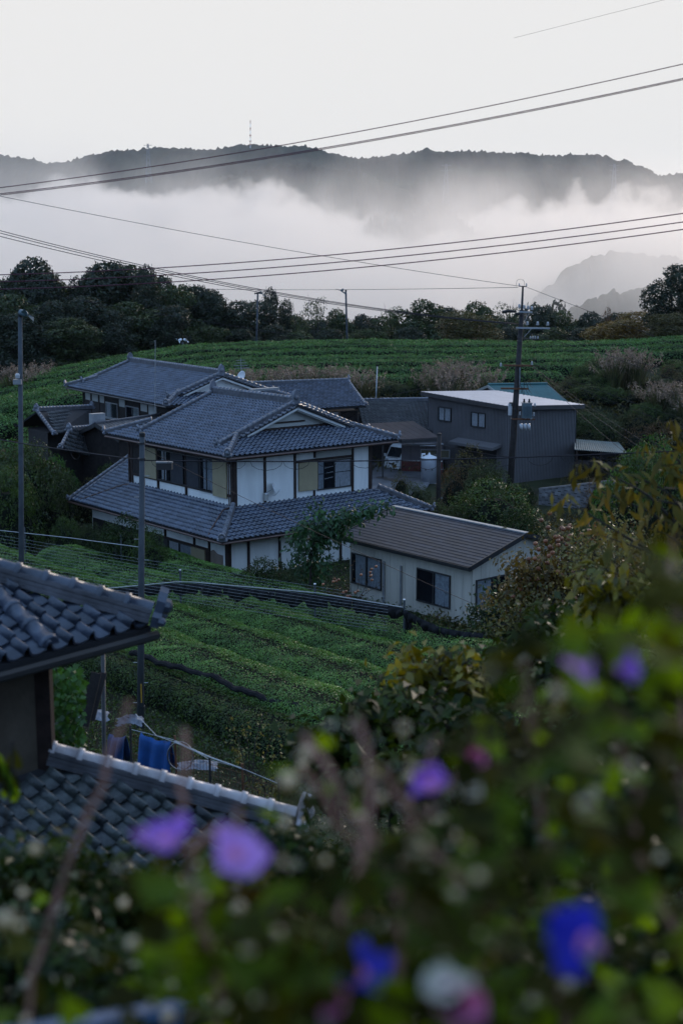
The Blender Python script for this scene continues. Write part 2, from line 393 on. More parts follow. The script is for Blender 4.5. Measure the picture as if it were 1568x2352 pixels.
def place(name, me, p, X, Y, Z, root):
    o = bpy.data.objects.new(name, me); COL.objects.link(o); o.parent = root; o.matrix_parent_inverse = parent_inv(root)
    o.matrix_basis = Matrix(((X[0], Y[0], Z[0], p[0]), (X[1], Y[1], Z[1], p[1]), (X[2], Y[2], Z[2], p[2]), (0, 0, 0, 1)))
    return o
def ridge(root, p, q, r=.075, bw=.2, bh=.2, step=.3, end=(True, False), mt=None, mb=None, courses=3, skirt=.0):
    """layered ridge from p (low or near end) to q: stacked flat courses under half-round caps, ornament on the ends"""
    mt = mt or M_ridge; mb = mb or M_noshi
    p = vec(*p); q = vec(*q); d = unit(q-p); ln = np.linalg.norm(q-p)
    side = unit(np.cross(d, (0, 0, 1))); up = np.cross(side, d)
    b = MB()
    for k in range(courses):
        h = bh/courses; wv = bw*(1-.10*k)+(.02 if k % 2 == 0 else 0)
        b.box((p+q)/2+up*(h*(k+.5)-.02), (ln, wv, h*.82), d, side, up)
        b.box((p+q)/2+up*(h*(k+.5)-.02), (ln-.02, wv-.035, h*1.0), d, side, up)
    b.build('ridge_course', mb, root)
    n = max(1, int(round(ln/step))); st = ln/n; me = cap_mesh(r, step*1.03, mt)
    for i in range(n):
        place('ridge_tile', me, p+d*(st*i)+up*(bh-.03), side, d, up, root)
    for flag, c, dd in ((end[0], p, -d), (end[1], q, d)):
        if flag: ornament(root, c+dd*.02, dd, up, bw, bh+r, mt)
def ornament(root, c, dd, up, w_, h_, mt):
    """end tile: a thick plate with curled shoulders and a round boss"""
    b = MB(); side = unit(np.cross(dd, up)); k = 9
    w_, h_ = w_*1.25, h_*1.3; w2 = w_*.62; pts = [(-w2*1.25, -.02), (-w2*1.3, h_*.3), (-w2*.95, h_*.45), (-w2*.9, h_*.85), (-w2*.5, h_*1.15), (0, h_*1.28), (w2*.5, h_*1.15), (w2*.9, h_*.85), (w2*.95, h_*.45), (w2*1.3, h_*.3), (w2*1.25, -.02)]
    lo = [c+side*x+up*y for x, y in pts]; hi = [c+dd*.09+side*x*.92+up*y*.97 for x, y in pts]
    b.hexa(lo, hi)
    b.lathe(c+dd*.09+up*h_*.62, [(w2*.55, 0), (w2*.5, .05), (w2*.2, .08)], 9, 0, dd)
    for sgn in (-1, 1): b.lathe(c+dd*.07+up*h_*.16+side*sgn*w2*.95, [(w2*.36, 0), (w2*.3, .06), (w2*.1, .08)], 8, 0, dd)
    b.build('ridge_end_tile', mt, root)

# ------------------------------------------------------------------ house materials
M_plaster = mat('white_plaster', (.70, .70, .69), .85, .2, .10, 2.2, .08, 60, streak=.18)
M_plaster2 = mat('shaded_grey_plaster', (.40, .40, .38), .85, .2, .10, 1.2, .1, 60)  # white plaster greyed by painted-in shade; reused for small grey parts
M_wood = mat('dark_brown_timber', (.030, .018, .015), .75, .3, .4, 6, .3, 30)
M_board = mat('charred_board', (.022, .018, .018), .8, .3, .4, 5, .3, 30)
M_beige = mat('beige_shutter', (.31, .26, .165), .7, .3, .10, 2, .05, 30)
M_wains = mat('tan_wainscot', (.23, .18, .15), .8, .2, .15, 2)
M_frame = mat('dark_sash', (.025, .024, .026), .5, .5, .2)
M_alu = mat('grey_aluminium', (.30, .31, .33), .4, .5, .15, 4, metal=.5)
M_curtain = mat('pale_curtain', (.62, .60, .62), .9, .1, .15, 8)
M_curtainb = mat('blue_curtain', (.42, .44, .48), .9, .1, .2, 9)
M_dark = mat('dark_interior', (.008, .009, .012), .9, .1, .2)
M_screen = mat('insect_screen', (.04, .042, .05), .8, .2, .15)
M_copper = mat('brown_pipe', (.085, .045, .035), .5, .5, .25)
M_white = mat('white_paint', (.72, .73, .75), .5, .5, .06)
M_rust = mat('rusted_iron', (.13, .06, .035), .85, .2, .4, 9)
M_steel = mat('galvanised_steel', (.30, .32, .34), .45, .5, .2, 5, metal=.6)
M_black = mat('black_rubber', (.012, .012, .013), .6, .4, .2)
M_conc = mat('concrete', (.19, .19, .20), .9, .2, .2, 2.5, .3, 40)
def glass_mat():
    m = bpy.data.materials.new('window_glass'); m.use_nodes = True; t = m.node_tree; b = t.nodes['Principled BSDF']
    b.inputs['Base Color'].default_value = (.02, .025, .035, 1); b.inputs['Roughness'].default_value = .06; b.inputs['Specular IOR Level'].default_value = .6
    tr = t.nodes.new('ShaderNodeBsdfTransparent'); tr.inputs[0].default_value = (.86, .88, .89, 1); ms = t.nodes.new('ShaderNodeMixShader'); ms.inputs[0].default_value = .9
    t.links.new(b.outputs[0], ms.inputs[1]); t.links.new(tr.outputs[0], ms.inputs[2]); t.links.new(ms.outputs[0], t.nodes['Material Output'].inputs[0]); return m
M_glass = glass_mat()

class Face:
    """vertical wall face: x along, y = height, out = outward"""
    def __init__(s, P0, d, out, root): s.P = vec(*P0); s.d = unit(d); s.o = unit(out); s.root = root; s.z = vec(0, 0, 1)
    def p(s, x, z, o=0): return s.P+s.d*x+s.z*z+s.o*o
    def slab(s, mb, x0, x1, z0, z1, o0, o1, m=0):
        mb.box(s.p((x0+x1)/2, (z0+z1)/2, (o0+o1)/2), (x1-x0, abs(o1-o0), z1-z0), s.d, s.o, s.z, m)
    def part(s, name, m, x0, x1, z0, z1, o0, o1, root=None):
        b = MB(); s.slab(b, x0, x1, z0, z1, o0, o1); return b.build(name, m, root or s.root)
    def px(s, px): return along(s.P, s.d, px)
    def zz(s, x, py): q = s.p(x, 0); return height_at(q[0], q[1], py)-s.P[2]
    def curtain(s, root, x0, x1, z0, z1, o, m):
        n = max(8, int((x1-x0)/.05)); V = []; F = []
        for i in range(n+1):
            x = x0+(x1-x0)*i/n; k = .022*math.sin(i*1.9)+.012*math.sin(i*.7+1)
            V += [s.p(x, z0, o+k), s.p(x+.01*math.sin(i), z1, o+k*.6)]
        F = [(2*i, 2*i+2, 2*i+3, 2*i+1) for i in range(n)]
        b = MB(); b.add(V, F); return b.build('curtain', m, root, smooth_=True)
    def window(s, x0, x1, z0, z1, mf=None, sashes=2, curtains=(), o=.012, fw=.05, bars=(), blind=None):
        """window > pane, curtain: frame and sashes proud of the wall face, black sheet painted as the unlit room"""
        mf = mf or M_frame
        b = MB()
        s.slab(b, x0, x1, z1-fw, z1, .002, o+.05); s.slab(b, x0, x1, z0, z0+fw, .002, o+.07)
        s.slab(b, x0, x0+fw, z0+fw, z1-fw, .002, o+.05); s.slab(b, x1-fw, x1, z0+fw, z1-fw, .002, o+.05)
        for k in range(1, sashes):
            xc = x0+(x1-x0)*k/sashes; s.slab(b, xc-.03, xc+.03, z0+fw, z1-fw, .004, o+.045)
        for zb in bars: s.slab(b, x0+fw, x1-fw, zb-.015, zb+.015, .006, o+.04)
        w_ = b.build('window', mf, s.root)
        s.part('dark_backing', M_dark, x0+fw, x1-fw, z0+fw, z1-fw, .001, .004, w_)  # thin black sheet, the darkness of the room as colour
        for (a, c, mm) in curtains: s.curtain(w_, max(a, x0+fw), min(c, x1-fw), z0+fw, z1-fw, .03, mm)
        for k in range(sashes):
            xa = x0+fw+(x1-x0-2*fw)*k/sashes; xb = x0+fw+(x1-x0-2*fw)*(k+1)/sashes
            s.part('pane', M_glass, xa+.01, xb-.01, z0+fw, z1-fw, .066+.006*(k % 2), .070+.006*(k % 2), w_)
        return w_

def dish(name, label, c, direction, r, root_loc, arm_from):
    t_ = thing(name, label, 'satellite dish', root_loc)
    d = unit(direction); b = MB()
    b.lathe(c, [(r*k/5, (k/5)**2*r*.28) for k in (.01, 1, 2, 3, 4, 5)] + [(r*.98, r*.28-.02)], 16, 0, d); b.build('reflector', M_white, t_, smooth_=True)
    side = unit(np.cross(d, (0, 0, 1))); c = vec(*c); f = c+d*r*1.1-vec(0, 0, r*.55)
    b = MB(); b.tube([c-vec(0, 0, r*.95), c-vec(0, 0, r*1.05)+d*r*.5, f], .012, 5); b.build('feed_arm', M_steel, t_)
    b = MB(); b.bar(f-d*.05, f+d*.07, .06, .06); b.build('receiver', M_white, t_)
    b = MB(); b.tube([arm_from, c-d*.02], .02, 6); b.build('mount', M_steel, t_)
    return t_
# ------------------------------------------------------------------ main house
TH = R(38.95); U = vec(-math.sin(TH), math.cos(TH), 0); Vv = vec(math.cos(TH), math.sin(TH), 0); UP = vec(0, 0, 1)
HO = vec(-4.716, 59.589, 0); HA, HB = 8.687, 7.875
def hw(a, b, z): return HO+U*a+Vv*b+UP*z
house = thing('timber_house', 'two-storey white plastered house with dark posts, beige shutters and blue-grey tiled roofs', 'house', hw(0, 0, 0))
ZB, ZE, ZR = 2.94, 5.30, 7.12
e0 = .86
a0, a1, b0, b1 = -e0, HA+e0, -e0, HB+e0; bm = HB/2
SL = (ZR-ZE)/(bm-b0); cs = 1/math.hypot(1, SL); sn = SL*cs
r0, r1 = .72, 7.35; kk = 1.62                     # verge positions of the upper slopes; depth of the hipped skirts
b = MB()
b.box(hw(HA/2, HB/2, (ZB+ZE-.1)/2), (HA, HB, ZE-.1-ZB), U, Vv, UP)
b.build('wall', M_plaster, house)
tr = TileRoof(house, M_tile)
slen = (bm-b0)/cs
upL = unit(Vv*cs+UP*sn); upF = unit(U*cs+UP*sn); upR = unit(-Vv*cs+UP*sn); upB = unit(-U*cs+UP*sn)
def ins_main(x, y):
    a = a0+x; h = y*cs
    return ((h < kk) & (a > a0+h) & (a < a1-h)) | ((h >= kk) & (a > r0-.25) & (a < r1+.25)) & (y < slen-.05)
tr.slope(hw(a0, b0, ZE), U, upL, a1-a0, ins_main, slen)
tr.slope(hw(a0, b1, ZE), U, upR, a1-a0, ins_main, slen)
kf = kk+.42
def ins_hip(x, y):
    bb = b0+x; h = y*cs
    return (h < kf) & (bb > b0+np.minimum(h, kk+.3)) & (bb < b1-np.minimum(h, kk+.3))
tr.slope(hw(a0, b0, ZE), Vv, upF, b1-b0, ins_hip, kf/cs)
tr.slope(hw(a1, b0, ZE), Vv, upB, b1-b0, ins_hip, kf/cs)
# roof deck under the tiles, with boarded eaves
b = MB()
def deck(q, n, th=.09):
    lo = [p-n*th for p in q]; b.hexa(lo, q)
def Z_(h): return ZE+SL*h
for sgn in (0, 1):
    bb = (lambda h: b0+h) if sgn == 0 else (lambda h: b1-h)
    n = unit(np.cross(U, upL)); n = n*np.sign(n[2]); 
    if sgn: n = unit(UP*cs+Vv*sn)
    else: n = unit(UP*cs-Vv*sn)
    deck([hw(a0, bb(0), ZE), hw(a1, bb(0), ZE), hw(a1-kk, bb(kk), Z_(kk)), hw(a0+kk, bb(kk), Z_(kk))], n)
    H = bm-b0
    deck([hw(r0-.25, bb(kk-.2), Z_(kk-.2)), hw(r1+.25, bb(kk-.2), Z_(kk-.2)), hw(r1+.25, bb(H), Z_(H)), hw(r0-.25, bb(H), Z_(H))], n)
for sgn in (0, 1):
    aa = (lambda h: a0+h) if sgn == 0 else (lambda h: a1-h)
    n = unit(UP*cs-U*sn) if sgn == 0 else unit(UP*cs+U*sn)
    deck([hw(aa(0), b0, ZE-.003), hw(aa(0), b1, ZE-.003), hw(aa(kf), b1-kk, Z_(kf)-.003), hw(aa(kf), b0+kk, Z_(kf)-.003)], n, .08)
b.build('roof_deck', M_deck, house)
b = MB()
b.box(hw((a0+a1)/2, (b0+b1)/2, ZE-.16), (a1-a0-.30, b1-b0-.30, .08), U, Vv, UP); b.build('soffit', M_wood, house)
# ridges
ridge(house, hw(r0, bm, ZR-.02), hw(r1, bm, ZR-.02), .085, .26, .36, .30, (True, True), courses=4)
for aa in (r0, r1):
    for sg in (0, 1):
        lo_h = .62; f = (lambda h: b0+h) if sg == 0 else (lambda h: b1-h)
        ridge(house, hw(aa, f(lo_h), Z_(lo_h)+.05), hw(aa, f(bm-b0-.1), Z_(bm-b0-.1)+.04), .075, .20, .17, .29)
for aa, ab, s1, s2 in ((a0, b0, 1, 1), (a1, b0, -1, 1), (a0, b1, 1, -1), (a1, b1, -1, -1)):
    ridge(house, hw(aa+s1*.02, ab+s2*.02, ZE+.06), hw(aa+s1*kk, ab+s2*kk, Z_(kk)+.05), .08, .2, .16, .27)
# verge tiles along the gable edge, barge boards and gable wall
for aa, sg in ((r0-.27, -1), (r1+.27, 1)):
    for f, vs in ((lambda h: b0+h, 1), (lambda h: b1-h, -1)):
        H0, H1 = kk+.05, bm-b0-.12; n = int((H1-H0)/cs/.26)
        up_ = unit(Vv*vs*cs+UP*sn); nn = unit(np.cross(up_, U)); nn = nn*np.sign(nn[2]); me = cap_mesh(.062, .22, M_ridge)
        for i in range(n):
            h = H0+(H1-H0)*i/n
            place('verge_tile', me, hw(aa-sg*.06, f(h), Z_(h)+.035), np.cross(U*sg*-1, nn), U*sg, nn, house)
        b = MB(); 
        b.bar(hw(aa+sg*-.10, f(kk*.98), Z_(kk)-.10), hw(aa+sg*-.10, bm, ZR-.10), .06, .20, up=nn); b.build('barge_board', M_plaster, house)
        b = MB(); b.bar(hw(aa+sg*-.17, f(kk*1.05), Z_(kk*1.05)-.22), hw(aa+sg*-.17, bm, ZR-.22), .05, .10, up=nn); b.build('barge_moulding', M_plaster2, house)
for ag in (r0+.25, r1-.25):
    b = MB(); b.hexa([hw(ag-.04, b0+kk, Z_(kk)+.0), hw(ag-.04, b1-kk, Z_(kk)+.0), hw(ag-.04, bm, ZR-.12)], [hw(ag+.04, b0+kk, Z_(kk)), hw(ag+.04, b1-kk, Z_(kk)), hw(ag+.04, bm, ZR-.12)])
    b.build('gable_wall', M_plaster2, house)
b = MB(); b.box(hw(r0+.19, bm-.2, Z_(kk)+.42), (.06, 1.8, .07), U, Vv, UP); b.box(hw(r0+.18, bm, Z_(kk)+.16), (.10, 4.6, .10), U, Vv, UP); b.build('gable_beam', M_wood, house)
# gutters
b = MB(); b.tube([hw(a0-.03, b0-.05, ZE-.08), hw(a1, b0-.05, ZE-.10)], .055, 6); b.tube([hw(a0-.05, b0-.03, ZE-.08), hw(a0-.05, b1, ZE-.10)], .055, 6); b.build('gutter', M_copper, house)

# upper wall faces -------------------------------------------------
LF = Face(hw(0, 0, ZB), U, -Vv, house)          # faces left and towards us
RF = Face(hw(0, 0, ZB), Vv, -U, house)          # faces right and towards us
d1 = lambda x: x/3.902+229.6
e1 = lambda y: y/3.902+849.6
HT = ZE-.2-ZB
LF.part('wall_board', M_board, .16, HA-.16, 1.94, HT, .002, .03)
for x in (.08, HA-.08): LF.part('post', M_wood, x-.09, x+.09, 0, HT, -.02, .05)
for q in (275, 400, 530, 780): 
    x = LF.px(d1(q)); LF.part('post', M_wood, x-.06, x+.06, -.02, HT, .0, .07)
LF.part('sill_beam', M_wood, .18, HA-.18, .40, .52, .0, .055)
LF.part('lintel', M_wood, .18, HA-.18, 1.86, 1.96, .0, .055)
X = lambda q: LF.px(d1(q))
LF.part('wall_board', M_board, X(395), HA-.18, .52, 1.86, .003, .03)
LF.part('shutter', M_beige, X(520), X(410), .46, 1.92, .035, .085)
LF.part('shutter', M_beige, X(1150), X(1028), .32, 1.94, .035, .095)
LF.window(X(652), X(530), .46, 1.92, curtains=[(X(606), X(566), M_curtain)], sashes=2)
LF.window(X(906), X(656), .46, 1.92, mf=M_frame, sashes=2)
for a_, c_ in ((762, 658), (902, 794)): LF.part('insect_screen', M_screen, X(a_), X(c_), .52, 1.86, .082, .09)
LF.window(X(1026), X(908), .40, 1.94, curtains=[(X(1022), X(935), M_curtainb)], sashes=2)
b = MB(); x = X(1168); b.tube([LF.p(x, HT-.1, .06), LF.p(x, .0, .06)], .03, 6); b.build('downpipe', M_copper, house)
# right face
d2 = lambda x: x/3.642+574
e2 = lambda y: y/3.642+861
Y_ = lambda q: RF.px(d2(q))
for x in (.07, HB-.09): RF.part('post', M_wood, x-.09, x+.09, 0, HT, .0, .06)
for q in (125, 375): RF.part('post', M_wood, Y_(q)-.06, Y_(q)+.06, -.02, HT, .0, .05)
RF.part('post', M_wood, Y_(540)-.05, Y_(540)+.05, 1.78, HT, .0, .05)
RF.part('post', M_wood, Y_(535)-.05, Y_(535)+.05, -.02, .28, .0, .05)
RF.part('post', M_wood, Y_(855)-.06, Y_(855)+.06, -.02, HT, .0, .05)
RF.part('lintel', M_wood, Y_(385), Y_(848), 1.62, 1.74, .0, .048)
RF.part('wall_panel', M_plaster2, Y_(550), Y_(846), 1.74, HT-.05, .001, .02)  # white wall over the window, its shade painted in as grey
RF.part('shutter', M_beige, Y_(402), Y_(556), .32, 1.62, .03, .10)
wn = RF.window(Y_(560), Y_(840), .26, 1.60, curtains=[(Y_(708), Y_(832), M_curtain), (Y_(560), Y_(610), M_curtainb)], sashes=2, bars=(1.0,))
b = MB()
for z in (.75, 1.0, 1.25): b.tube([RF.p(Y_(620), z, .04), RF.p(Y_(690), z+.05, .04)], .012, 4)
b.build('towel_rail', M_white, wn)
RF.part('sill_beam', M_wood, .17, HB-.19, -.10, .0, .0, .06)
LF.part('sill_beam', M_wood, .17, HA-.19, -.10, .0, .0, .06)
# skirt roof ------------------------------------------------------
CL, EL = 1.06, .83; zs = 1.912; off = CL+EL
SS = (ZB-.03-zs)/off; c2_ = 1/math.hypot(1, SS); s2_ = SS*c2_
AL, BL = 11.62, 10.0
uL = unit(Vv*c2_+UP*s2_); uF = unit(U*c2_+UP*s2_)
def ins_sk(x, y):
    h = y*c2_; a = -off+x
    return (a > -off+h) & (((h < off)) | (a > HA+.1)) & (a < AL)
tr.slope(hw(-off, -off, zs), U, uL, AL+off, ins_sk, (off+3.6)/c2_)
bmax = BL
def ins_sf(x, y):
    h = y*c2_; bb = -off+x
    return (bb > -off+h) & (h < off) & (bb < bmax-h)
tr.slope(hw(-off, -off, zs), Vv, uF, bmax+off, ins_sf, off/c2_)
b = MB(); nl = unit(UP*c2_-Vv*s2_); nf = unit(UP*c2_-U*s2_)
zz = lambda h: zs+SS*h
deck([hw(-off, -off, zs), hw(AL, -off, zs), hw(AL, 0, zz(off)), hw(0, 0, zz(off))], nl)
deck([hw(HA+.05, -.01, zz(off)), hw(AL, -.01, zz(off)), hw(AL, 3.6, zz(off+3.6)), hw(HA+.05, 3.6, zz(off+3.6))], nl)
deck([hw(-off, -off, zs-.002), hw(0, 0, zz(off)-.002), hw(0, bmax-off, zz(off)-.002), hw(-off, bmax, zs-.002)], nf)
b.hexa([hw(HA+.05, 3.6, zz(off+3.6)-.1), hw(AL, 3.6, zz(off+3.6)-.1), hw(AL, 8.6, zs), hw(HA+.05, 8.6, zs)], [hw(HA+.05, 3.6, zz(off+3.6)), hw(AL, 3.6, zz(off+3.6)), hw(AL, 8.6, zs+.1), hw(HA+.05, 8.6, zs+.1)])
b.build('roof_deck', M_deck, house)
ridge(house, hw(-off+.03, -off+.03, zs+.06), hw(-.06, -.06, zz(off)+.06), .085, .22, .16, .27)
ridge(house, hw(-off+.03, bmax-.03, zs+.06), hw(-.06, bmax-off+.06, zz(off)+.06), .085, .22, .16, .27)
ridge(house, hw(AL-.06, -off+.05, zs+.06), hw(AL-.06, 3.5, zz(off+3.5)+.05), .075, .16, .10, .28)
ridge(house, hw(AL-.34, -off+.05, zs+.04), hw(AL-.34, 3.5, zz(off+3.5)+.03), .07, .14, .06, .28, (False, False))
ridge(house, hw(HA, 3.6, zz(off+3.6)), hw(AL, 3.6, zz(off+3.6)), .08, .24, .2, .3)
# flashing courses where the skirt meets the wall
LF.part('ridge_course', M_noshi, -.1, HA, -.26, -.11, .0, .16); RF.part('ridge_course', M_noshi, -.1, HB, -.26, -.11, .0, .16)
b = MB(); b.tube([hw(-off-.03, -off-.05, zs-.08), hw(AL, -off-.05, zs-.09)], .05, 6); b.tube([hw(-off-.05, -off-.03, zs-.08), hw(-off-.05, bmax, zs-.1)], .05, 6); b.build('gutter', M_copper, house)
b = MB(); b.tube([hw(.15, -.14, ZB-.05), hw(.1, -.5, zz(off-.5)+.2), hw(-.55, -off+.25, zs+.22), hw(-.75, -off-.02, zs-.05)], .035, 6); b.tube([hw(HA-.05, -.12, ZB-.05), hw(HA+.25, -.4, zz(off-.4)+.15), hw(AL-1.0, -off+.1, zs+.15)], .03, 6); b.build('downpipe', M_copper, house)
# lower walls -----------------------------------------------------
b = MB(); zl = 2.05
b.box(hw((AL-.8-CL)/2, (BL-1.2-CL)/2, zl/2-.2), (AL-.8+CL, BL-1.2+CL, zl+.4), U, Vv, UP); b.build('wall', M_plaster, house)
LL = Face(hw(-CL, -CL, 0), U, -Vv, house); RL = Face(hw(-CL, -CL, 0), Vv, -U, house)
d5 = lambda x: x/3.902+287
X5 = lambda q: LL.px(d5(q))
LL.part('post', M_wood, -.06, .14, -.3, zl, -.02, .06); RL.part('post', M_wood, .0, .14, -.3, zl, .0, .06)
for q in (372, 632, 765): LL.part('post', M_wood, X5(q)-.06, X5(q)+.06, (1.14 if q != 765 else -.3), zl, .0, .06)
LL.part('lintel', M_wood, X5(770), X5(190), 1.06, 1.15, .0, .075)
LL.part('beam', M_wood, X5(885), X5(775), 1.60, 1.70, .0, .05)
LL.part('post', M_wood, X5(770), X5(735), -.3, 1.06, .0, .05)
LL.part('wainscot', M_wains, X5(884), X5(776), -.3, 1.02, .002, .03)
b = MB(); xa, xb = X5(884), X5(776); n = 12
top_ = [1.02+.14*math.exp(-((i/n-.75)/.22)**2) for i in range(n+1)]
lo = [LL.p(xa, 1.0, .02)]+[LL.p(xa+(xb-xa)*i/n, top_[i], .02) for i in range(n+1)]+[LL.p(xb, 1.0, .02)]
b.hexa(lo, [p-Vv*.012 for p in lo]); b.build('wainscot', M_wains, house)
LL.window(X5(612), X5(400), -.25, 1.06, curtains=[(X5(490), X5(402), M_curtain), (X5(606), X5(500), M_curtainb)], sashes=2, bars=(.30,))
LL.part('shutter', M_beige, X5(732), X5(612), -.25, 1.04, .03, .10)
LL.part('door', M_frame, X5(395), X5(345), -.3, 1.06, .002, .06)
LL.part('wall_board', M_board, X5(342), AL+CL-.9, -.3, 1.06, .002, .03)
for q in (1108, 1385): RL.part('post', M_wood, RL.px(d5(q))-.06, RL.px(d5(q))+.06, -.3, zl, .0, .05)
for x in (6.2, 8.2): RL.part('post', M_wood, x-.06, x+.06, -.3, zl, .0, .05)
tr.finish()
# things on the house
dc = RF.p(Y_(158)+.06, .62, .22); dish('satellite_dish', 'white satellite dish on the upper white wall of the plastered house', dc, unit(-U*.55+Vv*.75+UP*.35), .30, RF.p(Y_(125), .4, .06), RF.p(Y_(125), .45, .06))
t_ = thing('meter_box', 'small beige box on the dark post beside the wall dish', 'meter box', RF.p(Y_(125), .3, .06)); RF.part('box', M_plaster2, Y_(108), Y_(140), .12, .46, .062, .16, t_); RF.part('lid', M_white, Y_(110), Y_(138), .40, .47, .162, .18, t_)
# ------------------------------------------------------------------ rear house (low second storey), its wing and outbuildings
def gable_tiles(root, mat_, P0, e, upv, ln, rise_len, a_off=0, tw=TW, tl=TL):
    pass
d6 = lambda x: x/3.902+57.4
e6 = lambda y: y/3.902+775
TH2 = R(33.0); U2 = vec(-math.sin(TH2), math.cos(TH2), 0); V2 = vec(math.cos(TH2), math.sin(TH2), 0)
Pe = at(383, 933, 76)                        # near eave corner
LEN = along(Pe, U2, 154); ze2 = Pe[2]
rn = at(505, 862, 78.6)                      # ridge near end, measured
HB2 = 4.0; SL2 = .36; c3 = 1/math.hypot(1, SL2); s3 = SL2*c3
def rw(a, b, z): return vec(Pe[0], Pe[1], 0)+U2*a+V2*b+UP*z
rear = thing('rear_house', 'larger tiled house behind, with dark boarded low upper storey and long ridge', 'house', rw(LEN/2, HB2, 0))
tr = TileRoof(rear, M_tile, .27, .25, 7)
K2 = 1.5; ra0, ra1 = 1.1, LEN-1.0; sl2 = HB2/c3
def ins(x, y):
    h = y*c3; return ((h < K2) & (x > h) & (x < LEN-h)) | ((h >= K2) & (x > ra0-.25) & (x < ra1+.25)) & (h < HB2-.05)
tr.slope(rw(0, 0, ze2), U2, unit(V2*c3+UP*s3), LEN, ins, sl2)
def insf(x, y): h = y*c3; return (h < K2+.3) & (x > h) & (x < 2*HB2-h)
tr.slope(rw(0, 0, ze2), V2, unit(U2*c3+UP*s3), 2*HB2, insf, (K2+.3)/c3)
b = MB(); nL = unit(UP*c3-V2*s3); nR = unit(UP*c3+V2*s3); nF = unit(UP*c3-U2*s3); nB = unit(UP*c3+U2*s3)
q2 = lambda h: ze2+SL2*h
for f, n in ((lambda h: h, nL), (lambda h: 2*HB2-h, nR)):
    deck([rw(0, f(0), ze2), rw(LEN, f(0), ze2), rw(LEN-K2, f(K2), q2(K2)), rw(K2, f(K2), q2(K2))], n)
    deck([rw(ra0-.2, f(K2-.2), q2(K2-.2)), rw(ra1+.2, f(K2-.2), q2(K2-.2)), rw(ra1+.2, HB2, q2(HB2)), rw(ra0-.2, HB2, q2(HB2))], n)
deck([rw(0, 0, ze2-.003), rw(0, 2*HB2, ze2-.003), rw(K2, 2*HB2-K2, q2(K2)-.003), rw(K2, K2, q2(K2)-.003)], nF)
deck([rw(LEN, 0, ze2-.003), rw(LEN, 2*HB2, ze2-.003), rw(LEN-K2, 2*HB2-K2, q2(K2)-.003), rw(LEN-K2, K2, q2(K2)-.003)], nB)
b.build('roof_deck', M_deck, rear)
ridge(rear, rw(ra0, HB2, q2(HB2)-.02), rw(ra1, HB2, q2(HB2)-.02), .085, .28, .34, .30, (True, True), courses=4)
for aa in (ra0, ra1):
    for f in (lambda h: h, lambda h: 2*HB2-h): ridge(rear, rw(aa, f(.75), q2(.75)+.05), rw(aa, f(HB2-.1), q2(HB2-.1)+.04), .085, .22, .17, .3)
for aa, s1 in ((0, 1), (LEN, -1)):
    for bb, s2 in ((0, 1), (2*HB2, -1)): ridge(rear, rw(aa+s1*.02, bb+s2*.02, ze2+.06), rw(aa+s1*K2, bb+s2*K2, q2(K2)+.05), .085, .22, .16, .28)
for f, vs in ((lambda h: h, 1), (lambda h: 2*HB2-h, -1)):
    up_ = unit(V2*vs*c3+UP*s3); nn = unit(np.cross(up_, U2)); nn = nn*np.sign(nn[2]); me = cap_mesh(.065, .24, M_ridge)
    n = int((HB2-K2)/c3/.27)
    for i in range(n):
        h = K2+(HB2-K2-.1)*i/n; place('verge_tile', me, rw(ra0-.22, f(h), q2(h)+.03), np.cross(-U2, nn), -U2, nn, rear)
    b = MB(); b.bar(rw(ra0-.15, f(K2), q2(K2)-.1), rw(ra0-.15, HB2, q2(HB2)-.1), .06, .2, up=nn); b.build('barge_board', M_plaster, rear)
b = MB(); b.hexa([rw(ra0+.2, K2, q2(K2)), rw(ra0+.2, 2*HB2-K2, q2(K2)), rw(ra0+.2, HB2, q2(HB2)-.1)], [rw(ra0+.3, K2, q2(K2)), rw(ra0+.3, 2*HB2-K2, q2(K2)), rw(ra0+.3, HB2, q2(HB2)-.1)]); b.build('gable_wall', M_plaster, rear)
# snow guard row along the lower slope
b = MB()
for i in range(int((LEN-3.2)/.27)):
    x = 1.6+i*.27; h = .95; b.bar(rw(x, h, q2(h)+.06), rw(x+.16, h, q2(h)+.06), .05, .07)
b.build('snow_guard', M_ridge, rear)
E2 = .8; b = MB(); zb2 = ze2-.12
b.box(rw(LEN/2, HB2, (zb2-.5)/2), (LEN-2*E2, 2*HB2-2*E2, zb2+.5), U2, V2, UP); b.build('wall', M_board, rear)
b = MB(); b.tube([rw(0, -.06, ze2-.06), rw(LEN, -.06, ze2-.07)], .05, 6); b.tube([rw(LEN-.1, -.06, ze2-.07), rw(LEN-.1, .1, ze2-.5), rw(LEN-.9, .72, ze2-.55), rw(LEN-.9, .72, .5)], .03, 6); b.build('gutter', M_frame, rear)
RW = Face(rw(E2, E2, 0), U2, -V2, rear)
def zr_(py, q): x = RW.px(d6(q)); return RW.zz(x, e6(py))
xq = lambda q: RW.px(d6(q))
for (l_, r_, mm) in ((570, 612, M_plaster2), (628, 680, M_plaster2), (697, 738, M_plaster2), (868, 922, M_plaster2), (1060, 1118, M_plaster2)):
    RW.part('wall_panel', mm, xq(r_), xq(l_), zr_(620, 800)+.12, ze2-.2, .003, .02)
for q in (550, 620, 688, 742, 862, 926, 1050, 1125): RW.part('post', M_wood, xq(q)-.06, xq(q)+.06, ze2-2.4, ze2-.15, .0, .04)
z0w, z1w = RW.zz(xq(800), e6(722)), RW.zz(xq(800), e6(585))
RW.window(xq(856), xq(752), z0w, z1w, mf=M_alu, curtains=[(xq(796), xq(756), M_curtain), (xq(850), xq(802), M_screen)])
RW.part('sill', M_alu, xq(862), xq(735), z0w-.07, z0w-.01, .0, .14)
